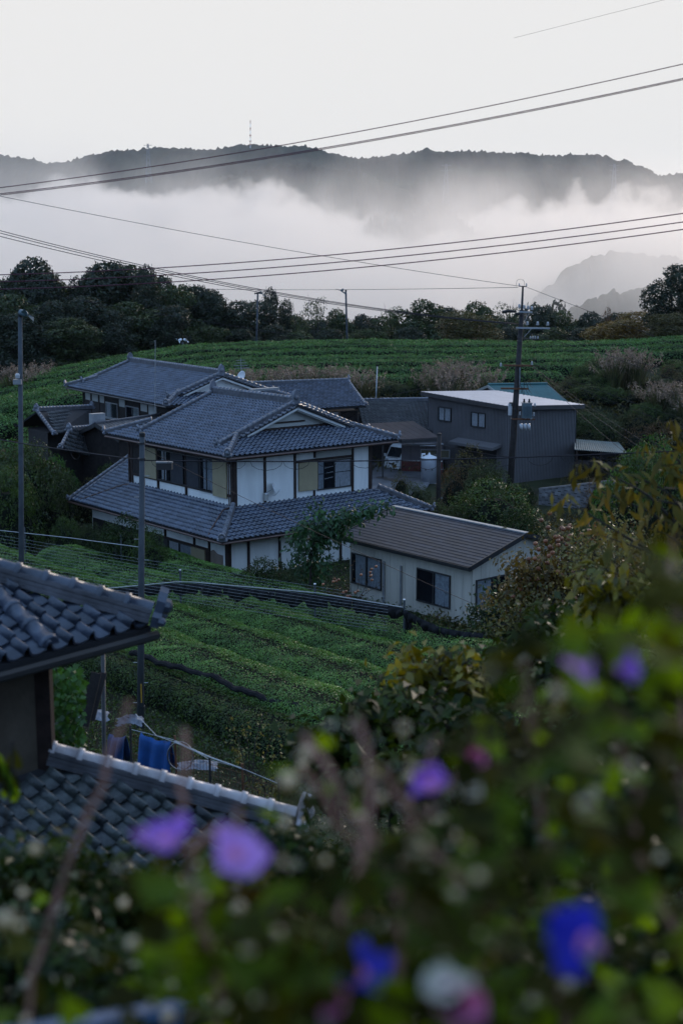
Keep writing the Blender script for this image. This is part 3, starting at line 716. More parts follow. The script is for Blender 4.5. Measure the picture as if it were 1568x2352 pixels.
RW.window(xq(1046), xq(930), z0w-.35, z1w+.02, mf=M_alu, curtains=[(xq(1044), xq(996), M_plaster2)])
RW.part('wall_panel', M_plaster2, xq(1200), xq(1130), z0w-.4, ze2-.2, .003, .02)
tr.finish()
# lower lean-to roof at its foot, corrugated
M_corr = mat('old_corrugated_roof', (.075, .07, .072), .6, .4, .35, 2.5, .2, 30)
def corr(root, name, m, p00, p10, p11, p01, n, amp, thick=.03):
    """corrugated sheet between four corners, waves running p00->p01"""
    p00, p10, p11, p01 = [vec(*p) for p in (p00, p10, p11, p01)]; nn = unit(np.cross(p10-p00, p01-p00)); nn = nn*(1 if nn[2] >= 0 else -1)
    k = n*4; V = []; F = []
    for i in range(k+1):
        t = i/k; zz_ = amp*math.sin(2*math.pi*n*t)
        a = p00+(p10-p00)*t; c = p01+(p11-p01)*t
        V += [a+nn*zz_, c+nn*zz_, a+nn*(zz_-thick), c+nn*(zz_-thick)]
    for i in range(k):
        a, c = 4*i, 4*i+4
        F += [(a, c, c+1, a+1), (a+2, a+3, c+3, c+2), (a, a+2, c+2, c), (a+1, c+1, c+3, a+3)]
    F += [(0, 1, 3, 2), (4*k, 4*k+2, 4*k+3, 4*k+1)]
    b = MB(); b.add(V, F); return b.build(name, m, root)
porch = thing('gabled_shed', 'small ivy-covered shed under an old grey roof, left behind the house', 'shed', at(275, 1045, 74.5))
pA = at(221, 970, 74); pB = at(158, 999, 73.2); pC = at(300, 964, 79); pR = at(250, 1000, 75.5)
def gable_roof(root, ridge0, ridge1, left0, left1, right0, right1, m, th=.1):
    b = MB(); n = vec(0, 0, -th)
    for a, c, d, e in ((ridge0, ridge1, left1, left0), (ridge0, ridge1, right1, right0)): b.hexa([vec(*p)+n for p in (a, c, d, e)], [vec(*p) for p in (a, c, d, e)])
    return b.build('roof', m, root)
rg0 = at(221, 972, 74); ud = unit(vec(.55, .83, 0)); ln = 6.5
sd_ = vec(ud[1], -ud[0], 0)
gl0 = rg0-sd_*2.0-UP*.85; gr0 = rg0+sd_*1.7-UP*.75
for nm, e_, cnr in (('roof', gl0, 0), ('roof', gr0, 1)):
    corr(porch, 'roof', M_corr, rg0, rg0+ud*ln, e_+ud*ln, e_, 26, .018)
b = MB(); b.bar(rg0-ud*.05+UP*.03, rg0+ud*ln+UP*.03, .2, .08); b.build('ridge_cap', M_noshi, porch)
b = MB(); b.bar(rg0-ud*.06-UP*.08, gl0-ud*.06-UP*.08, .06, .22); b.bar(rg0-ud*.06-UP*.08, gr0-ud*.06-UP*.08, .06, .22); b.build('barge_board', M_frame, porch)
b = MB(); q = [gl0+sd_*.35+ud*.3, gr0-sd_*.35+ud*.3, rg0+ud*.3-UP*.1]; g_ = [vec(p[0], p[1], -.5) for p in (q[0], q[1])]
poly = [g_[0], g_[1], q[1]-UP*.1, q[2], q[0]-UP*.1]; b.hexa(poly, [p+ud*(ln-.5) for p in poly]); b.build('wall', M_board, porch)

def tiled_lean(name, label, eL, eR, tR, tL, m, wall_m, group=None, wall=True, ridge_top=True, hipcap=(False, True), floor=None):
    """single tiled slope seen from the front: eave left/right, top right/left, with a back slope, walls under it"""
    eL, eR, tR, tL = [vec(*p) for p in (eL, eR, tR, tL)]
    root = thing(name, label, 'outbuilding', ((eL+eR)/2)*vec(1, 1, 0), group)
    e = unit(eR-eL); mid = (tL+tR)/2; n = unit(np.cross(eR-eL, mid-(eL+eR)/2)); n = n*np.sign(n[2]); up = unit(np.cross(n, e)); up = up*np.sign(up[2])
    lnE = np.linalg.norm(eR-eL); xs0 = np.dot(tL-eL, e); xs1 = np.dot(tR-eL, e); hy = np.dot(mid-eL, up)
    t_ = TileRoof(root, m, .27, .25, 7); x_0 = min(0, xs0)
    def ins(x, y):
        x = x+x_0; f = y/hy; return (x > xs0*f) & (x < lnE+(xs1-lnE)*f) & (y < hy-.05)
    t_.slope(eL+e*x_0, e, up, max(lnE, xs1)-x_0, ins, hy); t_.finish()
    b = MB(); lo = [p-n*.1 for p in (eL, eR, tR, tL)]; b.hexa(lo, [eL, eR, tR, tL])
    back = [p+(vec(up[0], up[1], 0)*2*hy)*0 for p in (tL, tR)]
    hb = vec(up[0], up[1], 0); hb = hb/np.linalg.norm(hb)*math.hypot(up[0], up[1])*hy
    bL, bR = tL+hb-UP*(mid[2]-eL[2]), tR+hb-UP*(mid[2]-eL[2])
    b.hexa([p-UP*.1 for p in (tL, tR, bR, bL)], [tL, tR, bR, bL]); b.build('roof_deck', M_deck, root)
    if ridge_top: ridge(root, tL, tR, .08, .22, .2, .3, (True, True))
    if hipcap[0]: ridge(root, eL+UP*.04, tL+UP*.04, .075, .16, .08, .3)
    if hipcap[1]: ridge(root, eR+UP*.04, tR+UP*.04, .075, .16, .08, .3)
    if wall:
        hu = unit(hb); fl = floor if floor is not None else land(*(eL+eR)[:2]/2)-.4
        A = eL+e*.4+hu*.6; B_ = eR-e*.4+hu*.6; C = bR-e*.4-hu*.6; D = bL+e*.4-hu*.6
        b = MB(); b.hexa([vec(p[0], p[1], fl) for p in (A, B_, C, D)], [vec(p[0], p[1], eL[2]+.02) for p in (A, B_, C, D)]); b.build('wall', wall_m, root)
        root['_face'] = 1
        return root, Face(vec(A[0], A[1], 0), e, -hu, root), eL[2]
    return root, None, eL[2]
# wing with long ridge behind the ridge of the main house
wing, fw_, zw = tiled_lean('long_wing', 'long single-slope tiled building seen over the ridge of the plastered house', at(560, 951, 89), at(840, 932, 88.5), at(799, 876, 93), at(520, 886, 93.6), M_tile, M_board, floor=0)
for q0, q1, mm in ((650, 690, M_dark), (690, 745, M_curtain), (750, 905, M_dark)):
    xa, xb = fw_.px(q0/3.642+574), fw_.px(q1/3.642+574)
    if mm is M_curtain: fw_.window(xa, xb, zw-1.5, zw-.25, curtains=[(xa, xb, M_curtain)], sashes=1)
    else: fw_.window(xa, xb, zw-1.5, zw-.25, sashes=1)
fw_.part('sill', M_noshi, 1, 9, zw-1.75, zw-1.62, .0, .3)
low, fl_, _z = tiled_lean('tiled_shed', 'long low tiled roof running behind the grey metal shed', at(835, 990, 89.5), at(1010, 992, 90), at(1000, 920, 94.5), at(822, 923, 94), M_tile_old, M_board, floor=0)
lft, _, _ = tiled_lean('tiled_storehouse', 'small tiled storehouse roof beside the tea mounds, far left', at(125, 998, 77), at(210, 985, 82), at(210, 938, 84), at(85, 944, 79.5), M_tile_old, M_board, hipcap=(True, False), floor=-1.5)
lf2, _, _ = tiled_lean('tiled_porch_roof', 'lowest little tiled porch roof between the ivy shed and the shrubs', at(140, 1029, 72), at(200, 1047, 74.5), at(215, 985, 76.2), at(160, 990, 74), M_tile_old, M_board, hipcap=(True, False), floor=-1)
ac = thing('air_conditioner', 'pale outdoor air conditioner unit standing on the low roof by the dark upper wall', 'air conditioner', at(224, 968, 74.6))
p = at(224, 962, 74.6); b = MB(); b.box(p, (.8, .35, .6), -V2*0+vec(.8, .6, 0)*1, vec(-.6, .8, 0), UP); b.build('casing', M_alu, ac)
b = MB(); b.lathe(p+vec(.6, -.8, 0)*.17+vec(.8, .6, 0)*.1, [(.22, 0), (.22, .02), (.05, .03)], 14, 0, vec(.6, -.8, 0)); b.build('fan_grille', M_alu, ac)

# ------------------------------------------------------------------ carport with van
M_brownroof = mat('brown_sheet_roof', (.065, .052, .052), .8, .15, .18, 1.5, .05, 30)
cp = thing('carport', 'low carport with flat brown sheet roof beside the grey shed, van parked under it', 'carport', on_z(960, 1080, 0))
fl4, fr4 = at(922, 1009, 84.5), at(1009, 1004, 85.2); bl4, br4 = at(838, 973, 88), at(949, 967, 88.6)
b = MB(); n = 6
for i in range(n):
    a0_, a1_ = i/n, (i+1)/n-.006; q = [fl4+(fr4-fl4)*a0_, fl4+(fr4-fl4)*a1_, bl4+(br4-bl4)*a1_, bl4+(br4-bl4)*a0_]
    b.hexa([p-UP*.06 for p in q], q)
b.build('roof', M_brownroof, cp)
b = MB(); b.bar(fl4-UP*.16, fr4-UP*.16, .08, .2); b.bar(fl4-UP*.42, fr4-UP*.42, .05, .06); b.bar(fl4-UP*.16, bl4-UP*.16, .08, .2); b.build('fascia', M_frame, cp)
b = MB()
for q in (fr4, br4, bl4, fl4+(bl4-fl4)*.5): b.bar(vec(q[0], q[1], -.1), q-UP*.07, .1, .1, up=(0, 1, 0))
b.build('post', M_frame, cp)
# workshop front beside the van (grey panels over brick-red wall)
ws = thing('workshop_front', 'low grey panelled workshop wall with red-brown lower half behind the white tank', 'workshop', on_z(965, 1085, 0))
M_redwall = mat('red_brown_wall', (.115, .035, .03), .8, .3, .2, 3, .2, 30); M_greypanel = mat('grey_panel', (.12, .11, .12), .7, .3, .12, 1)
Pw = on_z(921, 1089, 0); dW = unit(vec(.98, -.15, 0)); FW = Face(Pw, dW, vec(-.15, -.98, 0), ws)
LW = along(Pw, dW, 1016)
b = MB(); b.box(FW.p(LW/2, .95, -1.2), (LW, 2.4, 1.95), dW, vec(-.15, -.98, 0), UP); b.build('wall', M_greypanel, ws)
FW.part('plinth', M_redwall, .02, LW-.02, -.1, .88, .002, .05)
FW.part('ledge', M_white, .02, LW-.02, .88, .93, .0, .09)
for q in (628, 745): xa = FW.px(q/3.902+803.7); FW.window(xa, xa+1.05, 1.1, 1.65, mf=M_alu, sashes=1, curtains=[(xa, xa+1.1, M_beige)])
for x in (.6, 1.6, 2.5): FW.part('joint', M_frame, x-.015, x+.015, .95, 1.9, .001, .012)
b = MB(); b.tube([FW.p(.3, 1.98, .1), FW.p(LW, 2.02, .1)], .04, 6); b.tube([FW.p(1.2, 1.88, .12), FW.p(2.2, 1.9, .12)], .05, 6, 0); b.build('conduit', M_alu, ws)

# small white van ---------------------------------------------------
def make_van():
    Pf = on_z(872, 1083, 0)                   # near front corner on the ground
    fwd = unit(vec(-.72, -.70, 0)); sdv = vec(fwd[1], -fwd[0], 0)   # sdv points to the van's right... kept as lateral axis
    lat = unit(np.cross(fwd, UP))             # to the van's right-hand side
    root = thing('parked_van', 'small white van parked under the carport, nose towards us', 'van', Pf)
    base = on_z(883, 1083, 0)
    W, Ln, Hh = 1.40, 3.2, 1.85
    O = base-fwd*.55-lat*.0
    M_van = mat('white_van_paint', (.74, .76, .79), .3, .5, .04, 1, coat=.6)
    P = lambda x, y, z: O+fwd*x+lat*y+UP*z     # x forward of the front axle, y lateral (0 = near side), z up
    prof = [(.50, .30), (.62, .42), (.63, .75), (.52, .92), (.10, 1.68), (-.12, 1.80), (-2.5, 1.85), (-2.66, 1.7), (-2.70, .6), (-2.65, .30)]
    s1 = -1.0
    b = MB(); near = [P(x, 0, z) for x, z in prof]; far_ = [P(x, s1*W, z) for x, z in prof]
    nin = [P(x, -.05 if z > 1 else 0, z) for x, z in prof]; fin = [P(x, s1*W+.05 if z > 1 else s1*W, z) for x, z in prof]
    b.hexa(nin, fin); body = b.build('body', M_van, root)
    bv = body.modifiers.new('round', 'BEVEL'); bv.width = .05; bv.segments = 2; bv.limit_method = 'ANGLE'
    def quad(nm, m, pts, th, nrm, par=root):
        b = MB(); q = [vec(*p) for p in pts]; nrm = unit(nrm); b.hexa([p+nrm*.004 for p in q], [p+nrm*(.004+th) for p in q]); return b.build(nm, m, par)
    M_vg = mat('van_glass', (.015, .02, .026), .08, .6, .1)
    t = (1.68-.92)/(.52-.10); n_ws = fwd*t+UP
    ws_ = [P(.46, -.12, 1.03), P(.46, s1*W+.12, 1.03), P(.13, s1*W+.16, 1.62), P(.13, -.16, 1.62)]
    quad('windscreen', M_vg, ws_, .01, n_ws)
    sN = lat*1.0
    sw = [P(.30, -.035, 1.02), P(-.62, -.035, 1.02), P(-.62, -.05, 1.60), P(-.02, -.05, 1.60)]
    door = quad('door', M_van, [P(.38, 0, .42), P(-.68, 0, .42), P(-.68, -.0, .98), P(.38, -.0, .98)], .012, sN)
    quad('side_window', M_vg, sw, .03, sN)
    quad('side_window', M_vg, [P(-.78, -.035, 1.02), P(-1.7, -.035, 1.02), P(-1.7, -.05, 1.60), P(-.78, -.05, 1.60)], .03, sN)
    b = MB(); b.bar(P(-.5, .03, .86), P(-.62, .03, .86), .02, .03); b.build('handle', M_frame, door)
    fN = fwd
    M_lamp = mat('lamp_glass', (.35, .36, .36), .15, .6, .1)
    for y in (-.22, s1*W+.22):
        b = MB(); b.box(P(.60, y, .80), (.10, .26, .17), fwd, lat, UP); b.build('headlight', M_lamp, root)
    b = MB(); b.box(P(.635, s1*W/2, .60), (.02, .5, .08), fwd, lat, UP); b.build('grille', M_frame, root)
    b = MB(); b.box(P(.62, s1*W/2, .38), (.06, W-.04, .16), fwd, lat, UP); b.build('bumper', M_van, root)
    M_plate = mat('yellow_plate', (.55, .33, .06), .5); b = MB(); b.box(P(.665, s1*W+.42, .46), (.015, .33, .165), fwd, lat, UP); b.build('number_plate', M_plate, root)
    b = MB(); b.box(P(.55, s1*W/2, 1.005), (.03, .9, .03), fwd, lat, UP); b.build('wiper', M_black, root)
    for x in (0, -1.95):
        for y in (-.07, s1*W+.07):
            wr = thing('wheel', None, None, (0, 0, 0)); wr.parent = root; wr.matrix_parent_inverse = parent_inv(root)
            ax = lat if y > -.5 else -lat
            b = MB(); b.lathe(P(x, y, .26)-ax*.07, [(.14, 0), (.25, .0), (.26, .03), (.26, .12), (.24, .15), (.15, .15)], 16, 0, ax); b.build('tyre', M_black, wr, smooth_=True)
            b = MB(); b.lathe(P(x, y, .26)-ax*.05, [(.15, 0), (.155, .12), (.13, .13), (.06, .11), (.05, .14)], 12, 0, ax); b.build('rim', M_alu, wr)
    b = MB(); b.tube([P(.30, .02, 1.0), P(.34, .14, 1.06)], .02, 5); b.box(P(.34, .17, 1.08), (.06, .14, .2), fwd, lat, UP); b.build('mirror', M_van, root)
    return root
make_van()

# ------------------------------------------------------------------ grey corrugated shed
M_shed = mat('grey_brown_cladding', (.112, .106, .112), .6, .4, .12, .8)
M_shedroof = mat('pale_sheet_roof', (.50, .46, .47), .4, .5, .10, 1.2, metal=.2)
TS = R(36); US = vec(-math.sin(TS), math.cos(TS), 0); VS = vec(math.cos(TS), math.sin(TS), 0)
SC = on_z(1161.5, 1112, 0); SA = along(SC, US, 981); SB = along(SC, VS, 1319)
shed = thing('metal_shed', 'grey-brown ribbed metal shed with two small windows and pale roof', 'shed', SC)
sw_ = lambda a, b_, z: SC+US*a+VS*b_+UP*z
zc = height_at(SC[0], SC[1], 941); zl_ = height_at(*sw_(SA, 0, 0)[:2], 909); zr2 = height_at(*sw_(0, SB, 0)[:2], 938)
b = MB(); c4 = [sw_(0, 0, -.6), sw_(0, SB, -.6), sw_(SA, SB, -.6), sw_(SA, 0, -.6)]
tp = [sw_(0, 0, zc), sw_(0, SB, zr2), sw_(SA, SB, zl_+zr2-zc), sw_(SA, 0, zl_)]
b.hexa(c4, tp); b.build('wall', mat('cladding_groove', (.03, .03, .032), .8, .2), shed)
# ribs: each upright cladding rib is a strip of its own
def ribs(face, L_, z0, zA, zB, pitch, m, skip=()):
    k = int(L_/pitch); me = None; got = []
    for i in range(k):
        x = (i+.5)*pitch; zt_ = zA+(zB-zA)*x/L_-.02
        spans = [(z0, zt_)]
        for (xa, xb, za, zb) in skip:
            if xa < x < xb: spans = [(z0, za), (zb, zt_)]
        for za, zb in spans:
            bb_ = MB(); w2 = pitch*.36; q = [(-w2, .002), (w2, .002), (w2*.7, .04), (-w2*.7, .04)]
            bb_.hexa([face.p(x+u, za, o) for u, o in q], [face.p(x+u, zb, o) for u, o in q]); got.append(bb_.build('rib', m, face.root))
    return got
SL_F = Face(SC, US, -VS, shed); SR_F = Face(SC, VS, -US, shed)
d3 = lambda x: x/1.0957/1.742+746.3; e3 = lambda y: y/1.0957/1.742+574
wins = []
for (l_, r_, yt, yb) in ((495, 551, 690, 750), (637, 700, 713, 777)):
    xa, xb = SL_F.px(d3(r_)), SL_F.px(d3(l_)); xm = (xa+xb)/2
    za, zb = SL_F.zz(xm, e3(yb)), SL_F.zz(xm, e3(yt)); wins.append((xa, xb, za, zb))
ribs(SL_F, SA, -.3, zc, zl_, .13, M_shed, [(a-.05, c-.0, d_-.02, e_+.02) for a, c, d_, e_ in wins])
ribs(SR_F, SB, -.3, zc, zr2, .13, M_shed)
for a, c, d_, e_ in wins: SL_F.window(a, c, d_, e_, mf=M_frame, sashes=2, curtains=[(a, c, M_curtain)], o=.05)
ov = .35
fp = [sw_(-ov, -ov, zc+.14), sw_(-ov, SB+ov, zr2+.12), sw_(SA+ov, SB+ov, zl_+zr2-zc+.14), sw_(SA+ov, -ov, zl_+.14)]
b = MB()
for i in range(4): b.bar(fp[i], fp[(i+1) % 4], .06, .26)
b.build('fascia', mat('dark_fascia', (.035, .03, .03), .6), shed)
corr(shed, 'roof', M_shedroof, fp[1]+UP*.14-VS*.04, fp[2]+UP*.14-VS*.04, fp[3]+UP*.14+VS*.04, fp[0]+UP*.14+VS*.04, 22, .02)
cx, cz = SL_F.px(d3(700)), .0
zca = SL_F.zz(SL_F.px(d3(680)), e3(845))
b = MB(); xa, xb = SL_F.px(d3(770)), SL_F.px(d3(580))
b.hexa([SL_F.p(xa, zca-.1, .0), SL_F.p(xb, zca-.1, .0), SL_F.p(xb, zca-.25, .8), SL_F.p(xa, zca-.25, .8)], [SL_F.p(xa, zca+.12, .0), SL_F.p(xb, zca+.12, .0), SL_F.p(xb, zca-.08, .8), SL_F.p(xa, zca-.08, .8)]); b.build('canopy', M_shed, shed)
SL_F.part('door', M_frame, xa+.4, xb-.3, -.3, zca-.3, .045, .07)
# green roofed barn behind
M_green = mat('green_sheet_roof', (.035, .115, .115), .45, .5, .18, 1.5)
barn = thing('green_roofed_barn', 'barn with green corrugated gable roof rising behind the metal shed', 'barn', on_z(1210, 1000, 0)*vec(1, 1, 0)+vec(0, 6, 0))
g0, g1 = at(1120, 884, 96), at(1256, 882, 97); e_l, e_r = at(1186, 935, 92.5), at(1322, 938, 93.5); bk = vec(-2.2, 5.0, -1.5)
corr(barn, 'roof', M_green, e_l, e_r, g1, g0, 26, .03); corr(barn, 'roof', M_green, g0, g1, g1+(g1-e_r)*vec(1, 1, -1), g0+(g0-e_l)*vec(1, 1, -1), 26, .03)
b = MB(); lw = [e_l, e_r, e_r+(g1-e_r)*vec(2, 2, 0), e_l+(g0-e_l)*vec(2, 2, 0)]; cen = sum(lw)/4
lw = [cen+(p-cen)*.94 for p in lw]; b.hexa([vec(p[0], p[1], -.3) for p in lw], [p-UP*.12 for p in lw])
m1 = (lw[0]+lw[3])/2; m2 = (lw[1]+lw[2])/2
b.hexa([lw[0]-UP*.12, lw[3]-UP*.12, vec(m1[0], m1[1], g0[2]-.15)], [lw[1]-UP*.12, lw[2]-UP*.12, vec(m2[0], m2[1], g1[2]-.15)]); b.build('wall', M_greypanel, barn)
b = MB(); b.bar(g0-UP*.1, e_l-UP*.1, .08, .18); b.bar(g0-UP*.1, g0+(g0-e_l)*vec(1, 1, -1)-UP*.1, .08, .18); b.build('barge_board', M_plaster2, barn)
b = MB(); b.tube([g0+UP*.05, g1+UP*.05], .09, 6); b.build('ridge_cap', M_green, barn)
# lean-to right of the shed
M_tin = mat('weathered_green_tin', (.11, .15, .15), .6, .4, .3, 1.3)
lt = thing('tin_lean_to', 'long low open lean-to with weathered green tin roof, right of the metal shed', 'lean-to', on_z(1385, 1095, 0))
a_, b2_, c_, d_ = at(1318, 1032, 84), at(1440, 1041, 85), at(1420, 1016, 91), at(1318, 1008, 90)
corr(lt, 'roof', M_tin, a_, b2_, c_, d_, 24, .025)
b = MB()
for p in (a_+(b2_-a_)*.05, a_+(b2_-a_)*.5, b2_, c_, d_): b.bar(vec(p[0], p[1], -.2), p-UP*.05, .1, .1, up=(0, 1, 0))
b.build('post', M_wood, lt)
b = MB(); back = [d_, c_]; b.hexa([vec(d_[0], d_[1], -.2), vec(c_[0], c_[1], -.2), vec(c_[0], c_[1]+.1, -.2), vec(d_[0], d_[1]+.1, -.2)], [d_-UP*.06, c_-UP*.06, c_-UP*.06+vec(0, .1, 0), d_-UP*.06+vec(0, .1, 0)]); b.build('back_wall', M_board, lt)
b = MB(); 
for k in range(7): b.bar(a_+(b2_-a_)*(k/7+.02)-UP*.9, a_+(b2_-a_)*((k+1)/7)-UP*.85, .03, .5)
b.build('hanging_sheet', M_board, lt)

# ------------------------------------------------------------------ beige hut with slate roof
M_hut = mat('beige_cladding', (.42, .39, .34), .75, .3, .14, 3.0, .05, 40, streak=.12); M_hutside = M_hut
M_slate = mat('dark_slate', (.021, .025, .037), .5, .35, .25, 3.5, .15, 40, island=.25)
TH3 = R(39.5); U3 = vec(-math.sin(TH3), math.cos(TH3), 0); V3 = vec(math.cos(TH3), math.sin(TH3), 0)
HC = on_z(1081, 1446, 0); LA = along(HC, U3, 804.5); WB = 5.2
hut = thing('beige_hut', 'single-storey beige clad hut with brown slate roof and blue curtained windows', 'hut', HC)
kw = lambda a, b_, z: HC+U3*a+V3*b_+UP*z
zh = height_at(HC[0], HC[1], 1296)
SLH = .30; rz = zh+SLH*WB/2
b = MB(); q = [(0, 0), (0, WB), (LA, WB), (LA, 0)]
b.hexa([kw(a, c, -.4) for a, c in q], [kw(a, c, zh) for a, c in q])
b.hexa([kw(0, 0, zh), kw(0, WB, zh), kw(0, WB/2, rz)], [kw(LA, 0, zh), kw(LA, WB, zh), kw(LA, WB/2, rz)]); b.build('wall', mat('cladding_joint', (.10, .10, .09), .9), hut)
HL = Face(HC, U3, -V3, hut); HR = Face(HC, V3, -U3, hut)
d8 = lambda x: x/3.902+688.9; e8 = lambda y: y/3.902+1119.4
def hwin(l_, r_, yt, yb, F_): 
    xa, xb = F_.px(d8(r_)), F_.px(d8(l_)); xm = (xa+xb)/2
    if xa > xb: xa, xb = xb, xa
    return xa, xb, F_.zz(xm, e8(yb)), F_.zz(xm, e8(yt))
W1 = hwin(468, 735, 612, 888, HL); W2 = hwin(1050, 1348, 752, 1050, HL); 
xr0 = HR.px(d8(1560)); W3 = (xr0, xr0+1.75, HR.zz(xr0, e8(1085)), HR.zz(xr0, e8(830)))
def clad(F_, L_, z1f, wins, pw=.455):
    n = int(math.ceil(L_/pw))
    for i in range(n):
        xa, xb = i*pw+.006, min((i+1)*pw-.006, L_)
        # cut panel around windows
        segs = [(xa, xb, -.35, None)]
        out = []
        for (a, c, d_, e_) in wins:
            ns = []
            for (p_, q_, z0, z1) in segs:
                if q_ <= a or p_ >= c: ns.append((p_, q_, z0, z1)); continue
                if p_ < a: ns.append((p_, a, z0, z1))
                if q_ > c: ns.append((c, q_, z0, z1))
                m0, m1 = max(p_, a), min(q_, c)
                ns.append((m0, m1, z0, d_)); ns.append((m0, m1, e_, z1))
            segs = ns
        for (p_, q_, z0, z1) in segs:
            b = MB()
            t0 = z1f(p_) if z1 is None else z1; t1 = z1f(q_) if z1 is None else z1
            b.hexa([F_.p(p_, z0, .001), F_.p(q_, z0, .001), F_.p(q_, t1, .001), F_.p(p_, t0, .001)], [F_.p(p_, z0, .022), F_.p(q_, z0, .022), F_.p(q_, t1, .022), F_.p(p_, t0, .022)])
            b.build('cladding_panel', M_hut, F_.root)
clad(HL, LA, lambda x: zh-.01, [W1, W2])
clad(HR, WB, lambda x: zh-.02+SLH*min(x, WB-x), [W3])
def cur(W, m, f0, f1): return (W[0]+(W[1]-W[0])*f0, W[0]+(W[1]-W[0])*f1, m)
HL.window(*W1, curtains=[cur(W1, M_curtainb, 0, .48), cur(W1, M_curtainb, .52, .88)], o=.03)
HL.window(*W2, curtains=[cur(W2, M_curtainb, 0, .47)], o=.03)
HR.window(*W3, curtains=[cur(W3, M_curtainb, .0, .45)], o=.03)
b = MB()
for q in (760, 912): x = HL.px(d8(q)); zt_ = HL.zz(x, e8(660 if q == 760 else 700)); b.tube([HL.p(x, -.3, .08), HL.p(x, zt_, .08)], .045, 7)
b.build('vent_pipe', M_alu, hut)
xst = HL.px(d8(1300))
# rust streaks below the large window: weathering with a shape of its own
M_stain = mat('rust_stain', (.16, .10, .07), .9, .1, .5, 14)
b = MB(); r_ = np.random.default_rng(4)
for k in range(14):
    x = xst+r_.uniform(-.55, .5); wd = r_.uniform(.006, .02); z1 = .22+r_.uniform(-.1, .25); b.hexa([HL.p(x-wd, z1-r_.uniform(.2, .5), .0225), HL.p(x+wd, z1-.3, .0225), HL.p(x, z1, .0225)], [HL.p(x-wd, z1-.35, .024), HL.p(x+wd, z1-.3, .024), HL.p(x, z1, .024)])
b.build('rust_streak', M_stain, hut)
# slate courses: each course row is split into slates
oe = .38; oa = .30; hs = (WB/2+oe); csl = 1/math.hypot(1, SLH); upH = unit(V3*csl+UP*SLH*csl); nH = unit(UP*csl-V3*SLH*csl)
E0 = kw(-oa, -oe, zh-SLH*oe+.10); ll = LA+2*oa; slen_h = hs/csl; nc = 15; rowh = slen_h/nc
slate_me = {}
cells = []
for j in range(nc):
    x = 0; k = 0; off_ = (j % 3)*.3
    while x < ll-.01:
        x1 = min(ll, (x+.91) if k else .91-off_); cells.append((j, x, x1)); x = x1; k += 1
def slab_(b, j, x, x1):
    y0, y1 = j*rowh-.02, (j+1)*rowh+.03
    q = lambda x_, y_, z_: E0+U3*x_+upH*y_+nH*z_
    b.hexa([q(x+.003, y0, .004), q(x1-.003, y0, .004), q(x1-.003, y1, -.004), q(x+.003, y1, -.004)], [q(x+.003, y0, .022), q(x1-.003, y0, .022), q(x1-.003, y1, .004), q(x+.003, y1, .004)])
for c_ in cells:
    b = MB(); slab_(b, *c_); b.build('slate', M_slate, hut)
b = MB(); b.hexa([E0-nH*.08, E0+U3*ll-nH*.08, E0+U3*ll+upH*slen_h-nH*.08, E0+upH*slen_h-nH*.08], [E0-nH*.006, E0+U3*ll-nH*.006, E0+U3*ll+upH*slen_h-nH*.006, E0+upH*slen_h-nH*.006])
T0 = E0+upH*slen_h; dn = unit(V3*csl-UP*SLH*csl); b.hexa([T0-UP*.1, T0+U3*ll-UP*.1, T0+U3*ll+dn*slen_h-UP*.1, T0+dn*slen_h-UP*.1], [T0-UP*.01, T0+U3*ll-UP*.01, T0+U3*ll+dn*slen_h-UP*.01, T0+dn*slen_h-UP*.01]); b.build('roof_deck', M_slate, hut)
b = MB(); b.bar(T0+UP*.02, T0+U3*ll+UP*.02, .22, .05); b.build('ridge_cap', M_alu, hut)
M_trim = mat('black_trim', (.014, .014, .017), .45, .5, .2)
b = MB(); b.bar(E0-V3*.02-UP*.08, E0+U3*ll-V3*.02-UP*.08, .10, .14); b.bar(E0-V3*.10-UP*.03, E0+U3*ll-V3*.10-UP*.03, .03, .07)
for s_ in (0, ll): b.bar(E0+U3*s_-UP*.05, T0+U3*s_-UP*.05, .05, .18, up=nH); b.bar(T0+U3*s_-UP*.05, T0+U3*s_+dn*slen_h-UP*.05, .05, .18)
b.build('fascia', M_trim, hut)
# ------------------------------------------------------------------ leaves
def leaf_arrays(P, N, size, r, jit=.7, aspect=.5, droop=.0, fold=.18):
    n = len(P); Nn = N+jit*r.normal(0, 1, (n, 3)); Nn /= np.linalg.norm(Nn, axis=1)[:, None]+1e-9
    T = r.normal(0, 1, (n, 3)); T[:, 2] -= droop; T -= Nn*(T*Nn).sum(1)[:, None]; T /= np.linalg.norm(T, axis=1)[:, None]+1e-9
    B = np.cross(Nn, T); s = (size*r.uniform(.65, 1.25, n))[:, None]
    V = np.stack([P, P+T*s*.45+B*s*aspect*.5+Nn*s*fold, P+T*s, P+T*s*.45-B*s*aspect*.5+Nn*s*fold], 1)
    return V.reshape(-1, 3)
def quads(n): return np.arange(n*4).reshape(-1, 4)
def tri_split(Q): return np.concatenate([Q[:, [0, 1, 2]], Q[:, [0, 2, 3]]])
def leaf_mesh(name, V, m): return mesh_np(name, V, [quads(len(V)//4)], [m])
def sphere_pts(n, r): 
    v = r.normal(0, 1, (n, 3)); return v/np.linalg.norm(v, axis=1)[:, None]
